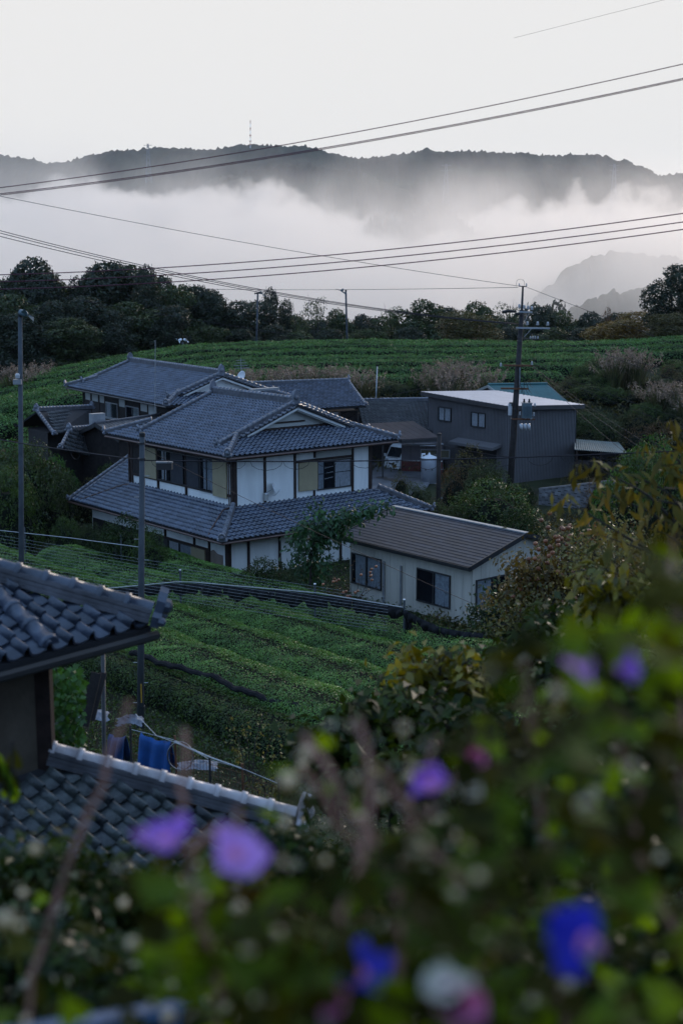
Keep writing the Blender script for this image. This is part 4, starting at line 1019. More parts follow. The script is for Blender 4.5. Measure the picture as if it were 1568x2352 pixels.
def crown_leaves(blobs, per_m2, size, r, jit=.6, droop=.3, shell=.35, aspect=.5, up=.25, skip_inside=.72):
    Ps = []; Ns = []
    C = np.array([b[0] for b in blobs]); Rd = np.array([b[1] for b in blobs])
    for c, q in zip(C, Rd):
        ra = np.mean(q); n = int(4*math.pi*ra*ra*per_m2)
        v = sphere_pts(n, r); k = 1-shell*r.random(n)**1.5
        lump = .8+.45*noise2(v[:, 0]*3+c[0]*3+v[:, 2]*2, v[:, 1]*3+c[2]*2)
        p = c+v*q*(k*lump)[:, None]; Ps.append(p); Ns.append(v)
    P = np.concatenate(Ps); N = np.concatenate(Ns)
    keep = np.ones(len(P), bool)
    for c, q in zip(C, Rd): keep &= (((P-c)/(q*skip_inside))**2).sum(1) > 1
    P = P[keep]; N = N[keep]; N = N+vec(0, 0, up)
    return leaf_arrays(P, N, size, r, jit, aspect, droop)
def leafm(name, c, c2=None, trans=.25, rough=.45, var=.35, scale=1.5, island=.4, spec=.4):
    return mat(name, c, rough, spec, var, scale, 0, col2=c2, island=island, trans=trans, detail=3)
M_bark = mat('bark', (.035, .03, .026), .9, .2, .4, 8, .4, 30)
ML_dark = leafm('forest_leaf', (.020, .030, .017), (.030, .040, .020))
ML_mid = leafm('broad_leaf', (.030, .050, .016), (.048, .065, .020))
ML_olive = leafm('olive_leaf', (.055, .058, .016), (.08, .068, .02))
ML_yellow = leafm('autumn_leaf', (.12, .085, .016), (.14, .095, .02))
ML_brown = leafm('brown_leaf', (.085, .046, .02), (.105, .06, .022))
ML_tea = leafm('tea_leaf', (.080, .175, .040), (.12, .23, .05), trans=.22, rough=.34, var=.3, scale=.9, island=.3)
ML_tea2 = leafm('tea_leaf_far', (.066, .150, .036), (.09, .185, .045), trans=.2, rough=.45, var=.3, scale=.5, island=.35)
ML_vine = leafm('vine_leaf', (.030, .062, .011), (.050, .084, .014))
ML_gloss = leafm('glossy_leaf', (.016, .032, .009), (.026, .046, .010), trans=.15, rough=.4, spec=.2)
ML_fresh = leafm('fresh_green_leaf', (.035, .085, .018), (.05, .11, .022), trans=.35)
ML_susuki = leafm('pampas_plume', (.19, .14, .105), (.22, .165, .12), trans=.3)
ML_blade = leafm('grass_blade', (.045, .06, .025), (.075, .07, .03), trans=.25)
M_core = mat('dark_inner_core', (.008, .011, .007), .95, .1, .3)  # near-black solid inside hedges and shrubs, inner shade as colour

# ------------------------------------------------------------------ trees: a few kinds, then copies
def tree_kind(name, m, blobs, per, size, trunk_h, tr_r, r, limbs=5, **k):
    root = bpy.data.objects.new(name, None); COL.objects.link(root)
    b = MB(); zt = max(c[2] for c, q in blobs)
    wob = lambda z: vec(.25*math.sin(z*.5+len(name)), .2*math.sin(z*.7+1), z)
    zs_ = np.linspace(-1.5, zt, 8); b.tube([wob(z) if z > 0 else wob(0)+vec(0, 0, z) for z in zs_], np.linspace(tr_r, tr_r*.15, 8), 7)
    for i, (c, q) in enumerate(blobs[:limbs*2]):
        z0 = trunk_h*.6+(zt-trunk_h)*.35*r.random(); z0 = min(z0, c[2]-.3); p0 = wob(max(z0, .3)); c = vec(*c)
        mid = (p0+c)/2+vec(0, 0, -.3); b.tube([p0, mid, c, c+(c-p0)*.25], [tr_r*.4, tr_r*.28, tr_r*.14, tr_r*.05], 5)
    b.build('trunk', M_bark, root)
    V = crown_leaves(blobs, per, size, r, **k)
    link('crown', leaf_mesh('crown', V, m), root)
    return root
def blob_crown(r, n, rx, z0, z1, br, power=1.0, top_narrow=.5):
    out = []
    for i in range(n):
        t = (i+.5)/n; z = z0+(z1-z0)*t**power; wd = rx*(1-top_narrow*t)*math.sqrt(max(0, 1-(2*t-1)**4)) if n > 3 else rx
        a = r.uniform(0, 6.28); d = wd*math.sqrt(r.random()); q = br*r.uniform(.7, 1.2)
        out.append(((d*math.cos(a), d*math.sin(a), z), np.array([q, q, q*.75])))
    return out
rt = np.random.default_rng(21)
T_A = tree_kind('broadleaf_tree', ML_dark, blob_crown(rt, 34, 3.8, 2.0, 11.2, 1.45), 26, .38, 4, .28, rt)
T_B = tree_kind('broadleaf_tree', ML_mid, blob_crown(rt, 30, 3.9, 2.2, 11.0, 1.4, top_narrow=.35), 24, .38, 4, .26, rt)
T_C = tree_kind('airy_tree', ML_mid, blob_crown(rt, 17, 3.6, 5.0, 11.3, 1.0, top_narrow=.3), 17, .30, 5, .2, rt, shell=.7, limbs=8)
T_D = tree_kind('tall_evergreen_tree', ML_dark, blob_crown(rt, 26, 2.3, 2.5, 11.3, 1.1, top_narrow=.7), 30, .32, 3, .24, rt)
T_Y = tree_kind('autumn_tree', ML_yellow, blob_crown(rt, 24, 4.4, 1.5, 10.6, 1.7, top_narrow=.4), 24, .36, 2, .3, rt)
T_O = tree_kind('autumn_tree', ML_olive, blob_crown(rt, 24, 4.4, 1.2, 10.6, 1.7, top_narrow=.4), 24, .36, 2, .3, rt)
T_R = tree_kind('airy_tree', ML_brown, blob_crown(rt, 15, 3.2, 5, 11.2, 1.0), 14, .30, 5, .2, rt, shell=.7, limbs=8)
USED = set()
def plant(kind, px, ytop, Y, wpx, label, cat, group=None, H0=12.0, W0=8.4, zbase=None, wmin=.42):
    """set one plant: column of its middle, row of its top, distance, width in photo columns"""
    p = at(px, ytop, Y); z0 = float(land(p[0], p[1])) if zbase is None else zbase
    h = max(p[2]-z0, .4); wd = max(wpx/FPX*np.linalg.norm(p-CAM), wmin*h)
    sc = (wd/W0, wd/W0, h/H0); rz = random.uniform(0, 6.28)
    if kind.name not in USED:
        USED.add(kind.name); KIDS[kind.name] = list(kind.children)
        kind.location = (p[0], p[1], z0); kind.rotation_euler = (0, 0, rz); kind.scale = sc; tag(kind, label, cat, group); return kind
    return copy_tree(kind, (p[0], p[1], z0), rz, sc, label, cat, group)
GT = 'trees of the wood beyond the tea hill'
GL = 'tall trees of the wood on the left'
def lab_tree(adj, px): return adj
tall = [(T_A, 60, 592, 150, 175), (T_B, 8, 640, 155, 120), (T_A, 118, 628, 148, 120), (T_A, 235, 600, 150, 190), (T_B, 300, 604, 152, 150), (T_D, 335, 612, 146, 110), (T_A, 195, 655, 156, 110), (T_B, 395, 652, 150, 130), (T_A, 445, 655, 154, 120), (T_D, 490, 668, 150, 95), (T_A, 540, 690, 152, 120), (T_B, 30, 672, 140, 150), (T_A, 120, 690, 138, 150), (T_A, 210, 680, 141, 170), (T_B, 300, 690, 141, 150), (T_A, 380, 700, 142, 130), (T_A, 60, 718, 134, 150), (T_B, 150, 728, 134, 150), (T_A, 5, 722, 133, 130), (T_A, 255, 712, 138, 120), (T_A, -40, 700, 140, 150)]
for k, px, yt, Y, wp in tall:
    plant(k, px, yt, Y, wp*1.25, 'tall dark tree in the thick wood along the far left', 'tree', GL)
mid = [(T_A, 585, 690, 158, 110), (T_D, 622, 664, 160, 62), (T_D, 655, 690, 162, 70), (T_C, 728, 682, 156, 85), (T_C, 690, 712, 160, 70), (T_B, 785, 706, 158, 80), (T_A, 838, 722, 160, 80), (T_C, 905, 703, 158, 85), (T_B, 965, 684, 156, 105), (T_A, 1035, 704, 160, 100), (T_B, 1105, 688, 160, 95), (T_C, 1165, 694, 156, 85), (T_A, 1235, 702, 158, 80), (T_B, 1295, 710, 160, 90), (T_A, 1345, 716, 158, 80), (T_A, 1430, 718, 162, 90), (T_A, 630, 745, 150, 100), (T_B, 700, 758, 150, 95), (T_A, 770, 755, 152, 90), (T_B, 850, 752, 150, 95), (T_A, 930, 750, 150, 95), (T_A, 1180, 748, 150, 100), (T_B, 1260, 750, 150, 95), (T_A, 1330, 752, 148, 90), (T_A, 560, 755, 148, 90), (T_B, 480, 745, 146, 100), (T_A, 1410, 755, 150, 90)]
for k, px, yt, Y, wp in mid:
    plant(k, px, yt, Y, wp*1.45, 'dusky tree in the row of woodland just beyond the tea hill', 'tree', GT)
plant(T_O, 1062, 708, 140, 165, 'broad olive green tree in front of the dusky wood, middle of the tea hill crest', 'tree')
plant(T_R, 1392, 700, 152, 70, 'thin reddish brown tree between the dusky wood and the yellow bush', 'tree')
plant(T_Y, 1448, 712, 138, 190, 'yellow-brown rounded tree on the crest at the right', 'tree')
plant(T_A, 1546, 606, 132, 150, 'tall dark green tree standing against the fog at the right edge', 'tree')
plant(T_O, 1545, 715, 126, 120, 'brownish tree below the tall dark tree at the right edge', 'tree')
for i in range(30):
    plant([T_A, T_B, T_A][i % 3], 440+i*35+random.uniform(-10, 10), random.uniform(722, 748), random.uniform(160, 170), 150, 'dusky tree in the row of woodland just beyond the tea hill', 'tree', GT)
for px_, yt_ in ((-10, 640), (30, 612), (95, 618), (150, 648), (270, 606), (365, 634), (420, 650), (475, 668), (520, 700), (205, 618)):
    plant([T_B, T_A][int(px_) % 2], px_, yt_, 153, 150, 'tall dark tree in the thick wood along the far left', 'tree', GL)
prof_l = [(-30, 650), (0, 645), (60, 600), (120, 625), (165, 645), (185, 615), (330, 608), (395, 652), (450, 660), (510, 695), (580, 720)]
for i in range(24):
    px_ = -20+i*25+random.uniform(-6, 6); yt_ = np.interp(px_, [q[0] for q in prof_l], [q[1] for q in prof_l])
    plant([T_A, T_B, T_D][i % 3], px_, yt_+random.uniform(6, 40), random.uniform(150, 158), 125, 'tall dark tree in the thick wood along the far left', 'tree', GL)
for i in range(12):
    plant([T_A, T_B][i % 2], -20+i*44+random.uniform(-10, 10), random.uniform(655, 700), random.uniform(158, 166), 150, 'tall dark tree in the thick wood along the far left', 'tree', GL)
gh = tree_kind('foggy_tree', ML_dark, blob_crown(rt, 14, 3.4, 4, 11, 1.2), 14, .5, 4, .25, rt); 
plant(gh, 1225, 678, 300, 60, 'pale ghostly tree fading in the fog above the wood', 'tree', zbase=-32)
plant(gh, 1262, 672, 305, 60, 'second pale tree fading in the fog, right of the first ghostly one', 'tree', zbase=-32)

# ------------------------------------------------------------------ tea hedges
def hedge(path, wd, ht, leaf, per_m2, m, seed, label, group, two_side=True):
    r = np.random.default_rng(seed); path = np.asarray(path, float)
    seg = np.linalg.norm(np.diff(path, axis=0), axis=1); cum = np.concatenate([[0], np.cumsum(seg)]); Ls = cum[-1]
    def pos(s): return np.stack([np.interp(s, cum, path[:, i]) for i in range(3)], -1)
    n = int(Ls*wd*1.9*per_m2); s = r.uniform(0, Ls, n); t = r.uniform(.02, 3.12, n)
    c, si = np.cos(t), np.sin(t)
    endk = np.clip(np.minimum(s, Ls-s)/1.1, 0, 1); endk = np.sqrt(1-(1-endk)**2)*.999+.001
    P0 = pos(s); P1 = pos(np.minimum(s+.2, Ls)); d = P1-P0+1e-6*vec(1, 0, 0); d[:, 2] = 0; d /= np.linalg.norm(d, axis=1)[:, None]+1e-9
    side = np.stack([d[:, 1], -d[:, 0], 0*d[:, 0]], -1)
    bump = 1+.22*(fbm(P0[:, 0]*1.1+seed, P0[:, 1]*1.1+c*1.5, 3)-.47)
    X = np.sign(c)*np.abs(c)**.65*wd/2*bump; Zz = si**.5*ht*bump
    P = P0+side*(X*endk)[:, None]; P[:, 2] += Zz*(.03+.97*endk)
    P -= (side*c[:, None]+vec(0, 0, 1)*si[:, None])*(r.random(n)**2*leaf*.9)[:, None]
    N = side*(c*.9)[:, None]; N[:, 2] += si+.2
    V = leaf_arrays(P, N, leaf, r, .55, .5, -.5)
    # dark solid core under the leaves
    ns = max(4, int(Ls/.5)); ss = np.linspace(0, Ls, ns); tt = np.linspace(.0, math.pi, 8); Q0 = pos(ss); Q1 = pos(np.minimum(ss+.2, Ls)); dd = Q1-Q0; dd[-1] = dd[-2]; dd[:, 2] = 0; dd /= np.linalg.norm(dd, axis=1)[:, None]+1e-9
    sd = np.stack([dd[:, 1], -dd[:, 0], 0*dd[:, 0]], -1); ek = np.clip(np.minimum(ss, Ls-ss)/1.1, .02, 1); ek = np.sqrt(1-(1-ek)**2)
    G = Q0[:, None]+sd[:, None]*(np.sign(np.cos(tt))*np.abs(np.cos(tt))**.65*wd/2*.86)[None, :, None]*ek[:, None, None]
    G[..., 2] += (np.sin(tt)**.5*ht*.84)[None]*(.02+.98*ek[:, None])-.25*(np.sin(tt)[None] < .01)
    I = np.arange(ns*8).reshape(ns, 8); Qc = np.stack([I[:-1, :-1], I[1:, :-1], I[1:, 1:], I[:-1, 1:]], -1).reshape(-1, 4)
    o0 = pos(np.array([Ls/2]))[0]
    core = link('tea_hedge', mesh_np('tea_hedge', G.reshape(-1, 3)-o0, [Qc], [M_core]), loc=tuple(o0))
    tag(core, label, 'tea hedge', group)
    lv = link('leaves', leaf_mesh('leaves', V-o0, m), core); lv.matrix_parent_inverse = Matrix(); lv['kind'] = 'stuff'
    return core
def ground_path(xy): xy = np.asarray(xy, float); return np.column_stack([xy, land(xy[:, 0], xy[:, 1])])
GF = 'tea hedges of the field below the house'
P00 = vec(-3.3, 39.6); Ud = U[:2]; Vd = Vv[:2]
fence_px = [(150, 1368), (210, 1355), (420, 1335), (730, 1362), (925, 1395)]
FZ = 2.0
fence_pts = [on_z(px, py, FZ) for px, py in fence_px]
def fence_y(x): return np.interp(x, [p[0] for p in fence_pts], [p[1] for p in fence_pts])
lab_front = ['front tea hedge facing the garden, its steep side in shade', 'second tea hedge from the garden', 'third tea hedge from the garden, in the middle of the field', 'fourth tea hedge from the garden', 'fifth tea hedge from the garden', 'sixth tea hedge, running up to the black netting', 'last tea hedge beside the netting at the hut']
for k in range(5):
    o = P00+Vd*(.45+2.62*k); pts = []
    for s_ in np.arange(-12, 27, .5):
        q = o+Ud*s_
        lim = 46.5 if q[0] > -8.5 else 61.5-.3*k
        if q[0] > -8.5: lim = fence_y(q[0])-1.7
        if k > 3 and q[0] < -7: continue
        if q[1] < lim and q[1] > 31.5-.3*k: pts.append(q)
    if len(pts) > 4: hedge(ground_path(pts), 2.6, 1.12 if k else 1.2, .064, 560 if k < 3 else 470, ML_tea, 40+k, lab_front[k], GF)
for k in range(0):
    o = vec(-9.5, 52.0)+Vd*(1.8*k); pts = [o+Ud*s_ for s_ in np.arange(0, 12, .5)]
    hedge(ground_path(pts), 1.8, .95, .09, 240, ML_tea, 70+k, ['tea hedge nearest the left pole, seen under the wires', 'middle tea hedge under the wires at the left', 'tea hedge under the wires beside the dark shrubs'][k], GF)
GB = 'tea hedges contouring the hill behind the houses'
far_names = 'lowest second third fourth fifth sixth topmost'.split()
for k in range(7):
    xs_ = np.arange(-40, 64, 1.0); y0 = 103.2+2.55*k
    bend = (np.maximum(-8-xs_, 0)/14)**1.6*3.2
    ys_ = y0-bend*(1-.04*k)+1.6*np.sin(xs_*.05+k*.2)+xs_*.03
    ok = (xs_ < 44+k)
    if k < 3: ok &= (xs_ < 24-3*(2-k))
    hedge(ground_path(np.column_stack([xs_, ys_])[ok]), 2.0, 1.15+.06*(k % 3), .15, 95, ML_tea2, 90+k, f'{far_names[k]} tea hedge in the green rows contouring the hill behind the roofs', GB)
hedge(ground_path([P00-Vd*1.15+Ud*s_ for s_ in np.arange(-7, 10, .5)]), 1.7, .85, .075, 420, ML_vine, 39, 'low dark skirt of the tea hedges facing the garden, below the rolled net', GF)  # shaded hedge front built separately, its shade in the darker leaf colour
# mound-like hedge ends on the left flank of the hill
lm = [(40, 925, 98, 120), (120, 905, 101, 130), (205, 872, 104, 130), (20, 965, 95, 120), (110, 955, 97, 130), (190, 925, 100, 120), (265, 850, 107, 120), (60, 1000, 90, 130), (150, 985, 93, 110)]
def bush_kind(name, m, r, n, rx, h, br, per, size, **k):
    root = bpy.data.objects.new(name, None); COL.objects.link(root)
    bl = []
    for i in range(n):
        a = r.uniform(0, 6.28); d = rx*math.sqrt(r.random())*.75; z = h*(.25+.55*(1-(d/rx)**2)*r.uniform(.7, 1.15)); q = br*r.uniform(.75, 1.2)
        bl.append(((d*math.cos(a), d*math.sin(a), z), np.array([q, q, q*.85])))
    for a in np.arange(0, 6.28, 1.05): bl.append(((rx*.72*math.cos(a), rx*.72*math.sin(a), h*.18), np.array([br, br, br*.8])))
    V = crown_leaves(bl, per, size, r, **k); link('foliage', leaf_mesh('foliage', V, m), root)
    b = MB()
    for i in range(6):
        c = vec(*bl[i][0]); b.tube([(0, 0, -.2), c*vec(.4, .4, .5), c], [.05, .035, .012], 5)
    b.build('stem', M_bark, root)
    V = []; F = []
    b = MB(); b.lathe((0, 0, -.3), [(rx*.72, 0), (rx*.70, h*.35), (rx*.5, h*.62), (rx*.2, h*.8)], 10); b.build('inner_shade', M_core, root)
    return root
rb = np.random.default_rng(5)
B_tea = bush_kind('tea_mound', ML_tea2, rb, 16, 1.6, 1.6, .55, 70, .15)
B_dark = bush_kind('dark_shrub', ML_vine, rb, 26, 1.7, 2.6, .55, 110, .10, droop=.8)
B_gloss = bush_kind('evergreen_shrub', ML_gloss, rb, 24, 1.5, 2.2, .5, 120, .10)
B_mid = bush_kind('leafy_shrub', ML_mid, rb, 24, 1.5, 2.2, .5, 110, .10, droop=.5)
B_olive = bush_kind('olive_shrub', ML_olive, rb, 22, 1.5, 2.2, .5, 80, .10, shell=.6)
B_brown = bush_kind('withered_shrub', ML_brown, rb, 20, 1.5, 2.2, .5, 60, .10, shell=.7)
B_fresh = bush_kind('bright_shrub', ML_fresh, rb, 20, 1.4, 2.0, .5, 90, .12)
def shrub(kind, px, yt, Y, wp, label, cat='shrub', group=None, z=None):
    return plant(kind, px, yt, Y, wp, label, cat, group, H0=2.4, W0=3.9, zbase=z, wmin=1.0)
for i, (px, yt, Y, wp) in enumerate(lm):
    shrub(B_tea, px, yt-38, Y, wp*1.25, 'rounded tea bush mound on the left flank of the hill', 'tea bush', 'rounded tea mounds on the left flank of the hill')
# shrubs round the buildings ---------------------------------------
SH = [(B_dark, 58, 1042, 68, 140, 'big dark creeper-covered shrub at the left edge beside the tall pole'),
 (B_dark, 18, 1085, 64, 110, 'dark shrub behind the tall left pole, half cut by the frame'),
 (B_mid, 62, 985, 68, 110, 'light green rounded shrub above the big dark shrub on the left'),
 (B_mid, 130, 1060, 71, 105, 'leafy green shrub below the small tiled storehouse'),
 (B_fresh, 112, 1022, 72, 50, 'bright green little shrub between the left shrubs'),
 (B_mid, 5, 1000, 70, 80, 'leafy shrub at the left edge under the tea mounds'),
 (B_olive, 200, 1090, 72, 100, 'olive shrub at the foot of the ivy-covered shed'),
 (B_dark, 255, 1075, 73, 90, 'low dark shrub between ivy shed and skirt roof'),
 (B_gloss, 290, 1168, 58, 80, 'glossy dark shrub against the left wall of the plastered house'),
 (B_gloss, 250, 1190, 59.5, 70, 'low evergreen shrub left of the glossy shrub by the wall'),
 (B_mid, 205, 1190, 63, 90, 'loose shrub below the left end of the skirt roof'),
 (B_dark, 150, 1195, 63, 90, 'dark low shrub under the left corner of the skirt roof'),
 (B_dark, 345, 1225, 57, 40, 'small dark shrub beside the door of the plastered house'),
 (B_gloss, 605, 1272, 53.5, 170, 'dense dark shrub in front of the right lower white wall'),
 (B_mid, 660, 1290, 53, 100, 'second shrub in front of the lower white wall, by the broad-leaved tree'),
 (B_dark, 1135, 1112, 66, 260, 'big vine-covered mound of shrubs right of the beige hut roof'),
 (B_gloss, 1190, 1150, 62, 170, 'dark right half of the vine-covered mound'),
 (B_mid, 1060, 1140, 66, 140, 'green left part of the vine-covered mound'),
 (B_mid, 1000, 1136, 68, 100, 'clipped shrub at the end of the skirt roof'),
 (B_mid, 955, 1098, 74, 90, 'green shrub in front of the white tank'),
 (B_olive, 922, 1078, 79, 60, 'small pruned olive shrub standing in the concrete yard'),
 (B_olive, 1075, 1010, 77, 140, 'tall loose olive shrub against the left wall of the metal shed'),
 (B_mid, 1120, 1040, 74, 120, 'green shrub at the foot of the wooden pylon pole'),
 (B_brown, 1045, 1060, 75, 90, 'thin withered shrub between the short pole and the shed'),
 (B_gloss, 1205, 1105, 74, 80, 'low evergreen at the left end of the block wall'),
 (B_olive, 1325, 1060, 78, 80, 'dry olive shrub at the right corner of the metal shed'),
 (B_brown, 1375, 1085, 74, 90, 'withered shrub above the block wall'),
 (B_dark, 1470, 1050, 62, 150, 'dense creeper mound beside the block wall at the right'),
 (B_fresh, 1440, 1040, 66, 70, 'bright green creeper top on the mound at the right'),
 (B_dark, 1545, 1060, 58, 140, 'dark creeper mound at the right edge'),
 (B_fresh, 1492, 968, 78, 46, 'narrow light green conical bush above the tin lean-to at the right'),
 (B_olive, 1545, 985, 66, 90, 'yellowish shrub above the creeper mounds at the right edge'),
 (B_dark, 1360, 1190, 58, 140, 'shrub in the shade below the block wall'),
 (B_brown, 1450, 1180, 52, 140, 'rusty withered shrub below the creeper mound'),
 (B_brown, 1320, 1210, 50, 120, 'withered shrub with rusty leaves right of the hut gable')]
for k, px, yt, Y, wp, lb in SH: shrub(k, px, yt, Y, wp, lb)
# bank behind the buildings: shrubs
GBk = 'shrubs on the bank between the roofs and the tea hill'
rk = np.random.default_rng(8)
for i in range(34):
    px = rk.uniform(540, 1330); Y = rk.uniform(99, 102.5); yt = rk.uniform(856, 885)
    shrub([B_mid, B_olive, B_dark, B_olive][i % 4], px, yt, Y, rk.uniform(60, 130), 'shrub on the overgrown bank between the roofs and the tea hill', 'shrub', GBk)
for i in range(46):
    px = rk.uniform(1310, 1610); f = rk.random(); Y = 90+16*f; yt = 985-170*f+rk.uniform(-12, 22)
    shrub([B_mid, B_olive, B_dark, B_brown, B_dark][i % 5], px, yt, Y, rk.uniform(70, 150), 'shrub on the scrubby bank right of the green barn roof', 'shrub', 'shrubs on the scrubby bank at the right')
# pampas grass clumps ------------------------------------------------
def susuki_kind():
    r = np.random.default_rng(31); root = bpy.data.objects.new('pampas_clump', None); COL.objects.link(root)
    Vb = []; Vp = []; Np = []
    for i in range(130):
        a = r.uniform(0, 6.28); lean = r.uniform(.1, .75); h = r.uniform(1.2, 2.1); d = vec(math.cos(a), math.sin(a), 0); b0_ = d*r.uniform(0, .4); sd = vec(-d[1], d[0], 0)*.03
        m_ = b0_+d*lean*.4*h+UP*h*.6; tp_ = b0_+d*lean*h+UP*h
        Vb += [b0_-sd, b0_+sd, m_+sd*.8, m_-sd*.8, m_-sd*.8, m_+sd*.8, tp_+sd*.2, tp_-sd*.2]
        if i % 3 == 0:
            for j in range(20): Vp.append(tp_+(tp_-m_)*r.uniform(-.25, .35)+r.normal(0, .05, 3)); Np.append(r.normal(0, 1, 3))
    link('blades', mesh_np('blades', Vb, [quads(len(Vb)//4)], [ML_blade]), root)
    link('plume', leaf_mesh('plume', leaf_arrays(np.array(Vp), np.array(Np), .16, r, .5, .35, .8), ML_susuki), root)
    return root
B_sus = susuki_kind()
GS = 'pampas grass clumps along the foot of the tea hill'
sus = [(660, 852, 98), (700, 846, 99), (745, 845, 100), (610, 856, 97), (790, 852, 100), (1020, 838, 100), (1055, 832, 100), (1000, 850, 98), (1120, 850, 98), (1040, 858, 96), (1410, 812, 101), (1440, 808, 102), (1465, 815, 101), (1510, 885, 96), (1540, 880, 97), (830, 858, 98), (1565, 900, 95), (560, 850, 100), (25, 850, 110), (60, 838, 112)]
for px, yt, Y in sus: plant(B_sus, px, yt, Y, rk.uniform(70, 110), 'tan plumed pampas grass clump at the foot of the tea hill', 'pampas grass', GS, H0=2.1, W0=2.6)
# ground cover ------------------------------------------------------
def cover(name, fx, n, size, m, up=1.0, jit=.5):
    r = np.random.default_rng(len(name)*7+n); P = fx(r, n); P = np.column_stack([P, land(P[:, 0], P[:, 1])]); N = np.tile(vec(0, 0, up), (n, 1))
    P[:, 2] += r.random(n)**2*size*1.8
    o = link(name, leaf_mesh(name, leaf_arrays(P, N, size, r, jit, .4, -1.2), m)); o['kind'] = 'stuff'; return o
def wedge(y0, y1, x0=-.30, x1=.30):
    def f(r, n): y = r.uniform(y0, y1, n); return np.column_stack([y*r.uniform(x0, x1, n), y])
    return f
cover('undergrowth', wedge(88, 106), 26000, .32, ML_olive, jit=.8)
cover('grass', wedge(48, 80, -.30, -.02), 9000, .25, ML_mid, jit=.8)
cover('rough_grass', wedge(34, 62, -.30, .14), 42000, .13, ML_vine, jit=.9)
cover('weeds', wedge(16, 37, -.30, .30), 30000, .12, ML_mid, jit=.9)
cover('weeds', wedge(36, 74, .06, .32), 24000, .22, ML_olive, jit=.9)
# ------------------------------------------------------------------ yard, block wall, tank, small things round the houses
ORD = 'first second third fourth fifth sixth seventh eighth ninth tenth eleventh twelfth thirteenth fourteenth fifteenth sixteenth seventeenth eighteenth nineteenth'.split()
def ordw(i):
    if i < 19: return ORD[i]
    t = {2: 'twent', 3: 'thirt', 4: 'fort', 5: 'fift', 6: 'sixt', 7: 'sevent', 8: 'eight', 9: 'ninet'}[(i+1)//10]
    return t+'ieth' if (i+1) % 10 == 0 else t+'y-'+ORD[(i+1) % 10-1]
def relabel(group, fmt):
    q = [o for o in COL.objects if o.get('group') == group]; q.sort(key=lambda o: proj(o.location)[0])
    for i, o in enumerate(q): o['label'] = fmt % ordw(i)
relabel(GL, '%s dark tree from the left edge in the tall wood')
relabel(GT, '%s tree from the left in the dusky wood just beyond the tea hill')
relabel(GS, '%s pampas grass clump from the left along the foot of the tea hill')
relabel(GBk, '%s shrub from the left on the bank below the tea hill')
relabel('shrubs on the scrubby bank at the right', '%s shrub from the left on the scrubby bank right of the barn')
relabel('rounded tea mounds on the left flank of the hill', '%s rounded tea mound from the left edge on the hill flank')
M_yard = mat('worn_concrete_yard', (.115, .115, .125), .9, .2, .35, .9, .3, 20)
def flat_sheet(name, pts, dz, m, n=6):
    P = [vec(*p) for p in pts]; V = []; k = n+1
    for j in range(k):
        for i in range(k):
            u, v = i/n, j/n; p = (P[0]*(1-u)+P[1]*u)*(1-v)+(P[3]*(1-u)+P[2]*u)*v
            V.append((p[0], p[1], float(land(p[0], p[1]))+dz))
    I = np.arange(k*k).reshape(k, k); Q = np.stack([I[:-1, :-1], I[:-1, 1:], I[1:, 1:], I[1:, :-1]], -1).reshape(-1, 4)
    o = link(name, mesh_np(name, V, [Q], [m])); o['kind'] = 'structure'; return o
flat_sheet('yard', [on_z(850, 1150, 0), on_z(960, 1160, 0), on_z(1010, 1070, 0), on_z(850, 1070, 0)], .10, M_yard)
for i, (px, py) in enumerate(((876, 1097), (893, 1101), (909, 1105))):
    p = on_z(px, py, .1); b = MB(); b.lathe(p, [(.36, 0), (.36, .012), (.30, .014), (.28, .010)], 18); o = b.build('manhole_cover', M_frame, origin=p)
    tag(o, ['manhole cover nearest the van in the yard', 'middle of the three manhole covers in the yard', 'manhole cover nearest the pruned shrub in the yard'][i], 'manhole cover', 'manhole covers in the yard')
tk = thing('water_tank', 'pale grey metal tank cabinet with white conical lid beside the short pole', 'tank', on_z(986, 1112, 0))
c = on_z(986, 1112, 0)+vec(0, .6, 0); zt = height_at(c[0], c[1], 1050)
b = MB(); b.lathe(c+UP*-.2, [(.50, 0), (.50, zt+.1), (.47, zt+.15)], 14); b.build('body', mat('pale_blue_grey_metal', (.30, .32, .36), .5, .5, .1, 2, metal=.3), tk, smooth_=True)
b = MB(); b.lathe(c+UP*(zt-.05), [(.54, 0), (.54, .04), (.1, .20), (.03, .34)], 14); b.build('lid', M_white, tk)
b = MB(); b.tube([c+vec(-.45, -.1, zt), c+vec(-.45, -.1, zt+.2), c+vec(-.25, -.1, zt+.2)], .07, 7); b.build('valve', M_white, tk)
for dx in (-.25, .15): 
    b = MB(); b.box(c+vec(dx, -.5, zt*.55), (.09, .05, .06)); b.build('bolt_plate', M_frame, tk)
# block wall: every block an object ---------------------------------
M_block = mat('concrete_block', (.17, .17, .185), .92, .2, .35, 1.6, .4, 25, col2=(.20, .20, .21), island=.22)
bw = thing('block_wall', 'low concrete block wall with coping below the metal shed, right', 'block wall', on_z(1320, 1165, 0))
A_ = at(1238, 1121, 77); B_ = at(1424, 1100, 74); dB = unit((B_-A_)*vec(1, 1, 0)); LB = np.linalg.norm((B_-A_)[:2]); nB_ = vec(dB[1], -dB[0], 0)
zt0 = A_[2]; zt1 = B_[2]; blk = {}
for r_ in range(6):
    k = 0; x = 0 if r_ % 2 == 0 else -.2
    while x < LB:
        x0, x1 = max(x, 0), min(x+.40, LB)
        if x1-x0 > .05:
            zt_ = zt0+(zt1-zt0)*(x0+x1)/2/LB-.12-r_*.21; rr = random.random()
            b = MB(); b.box(A_*vec(1, 1, 0)+dB*(x0+x1)/2+UP*(zt_-.095)+nB_*(.006*rr), (x1-x0-.014, .14, .192), dB, nB_, UP); b.build('block', M_block, bw)
        x += .40
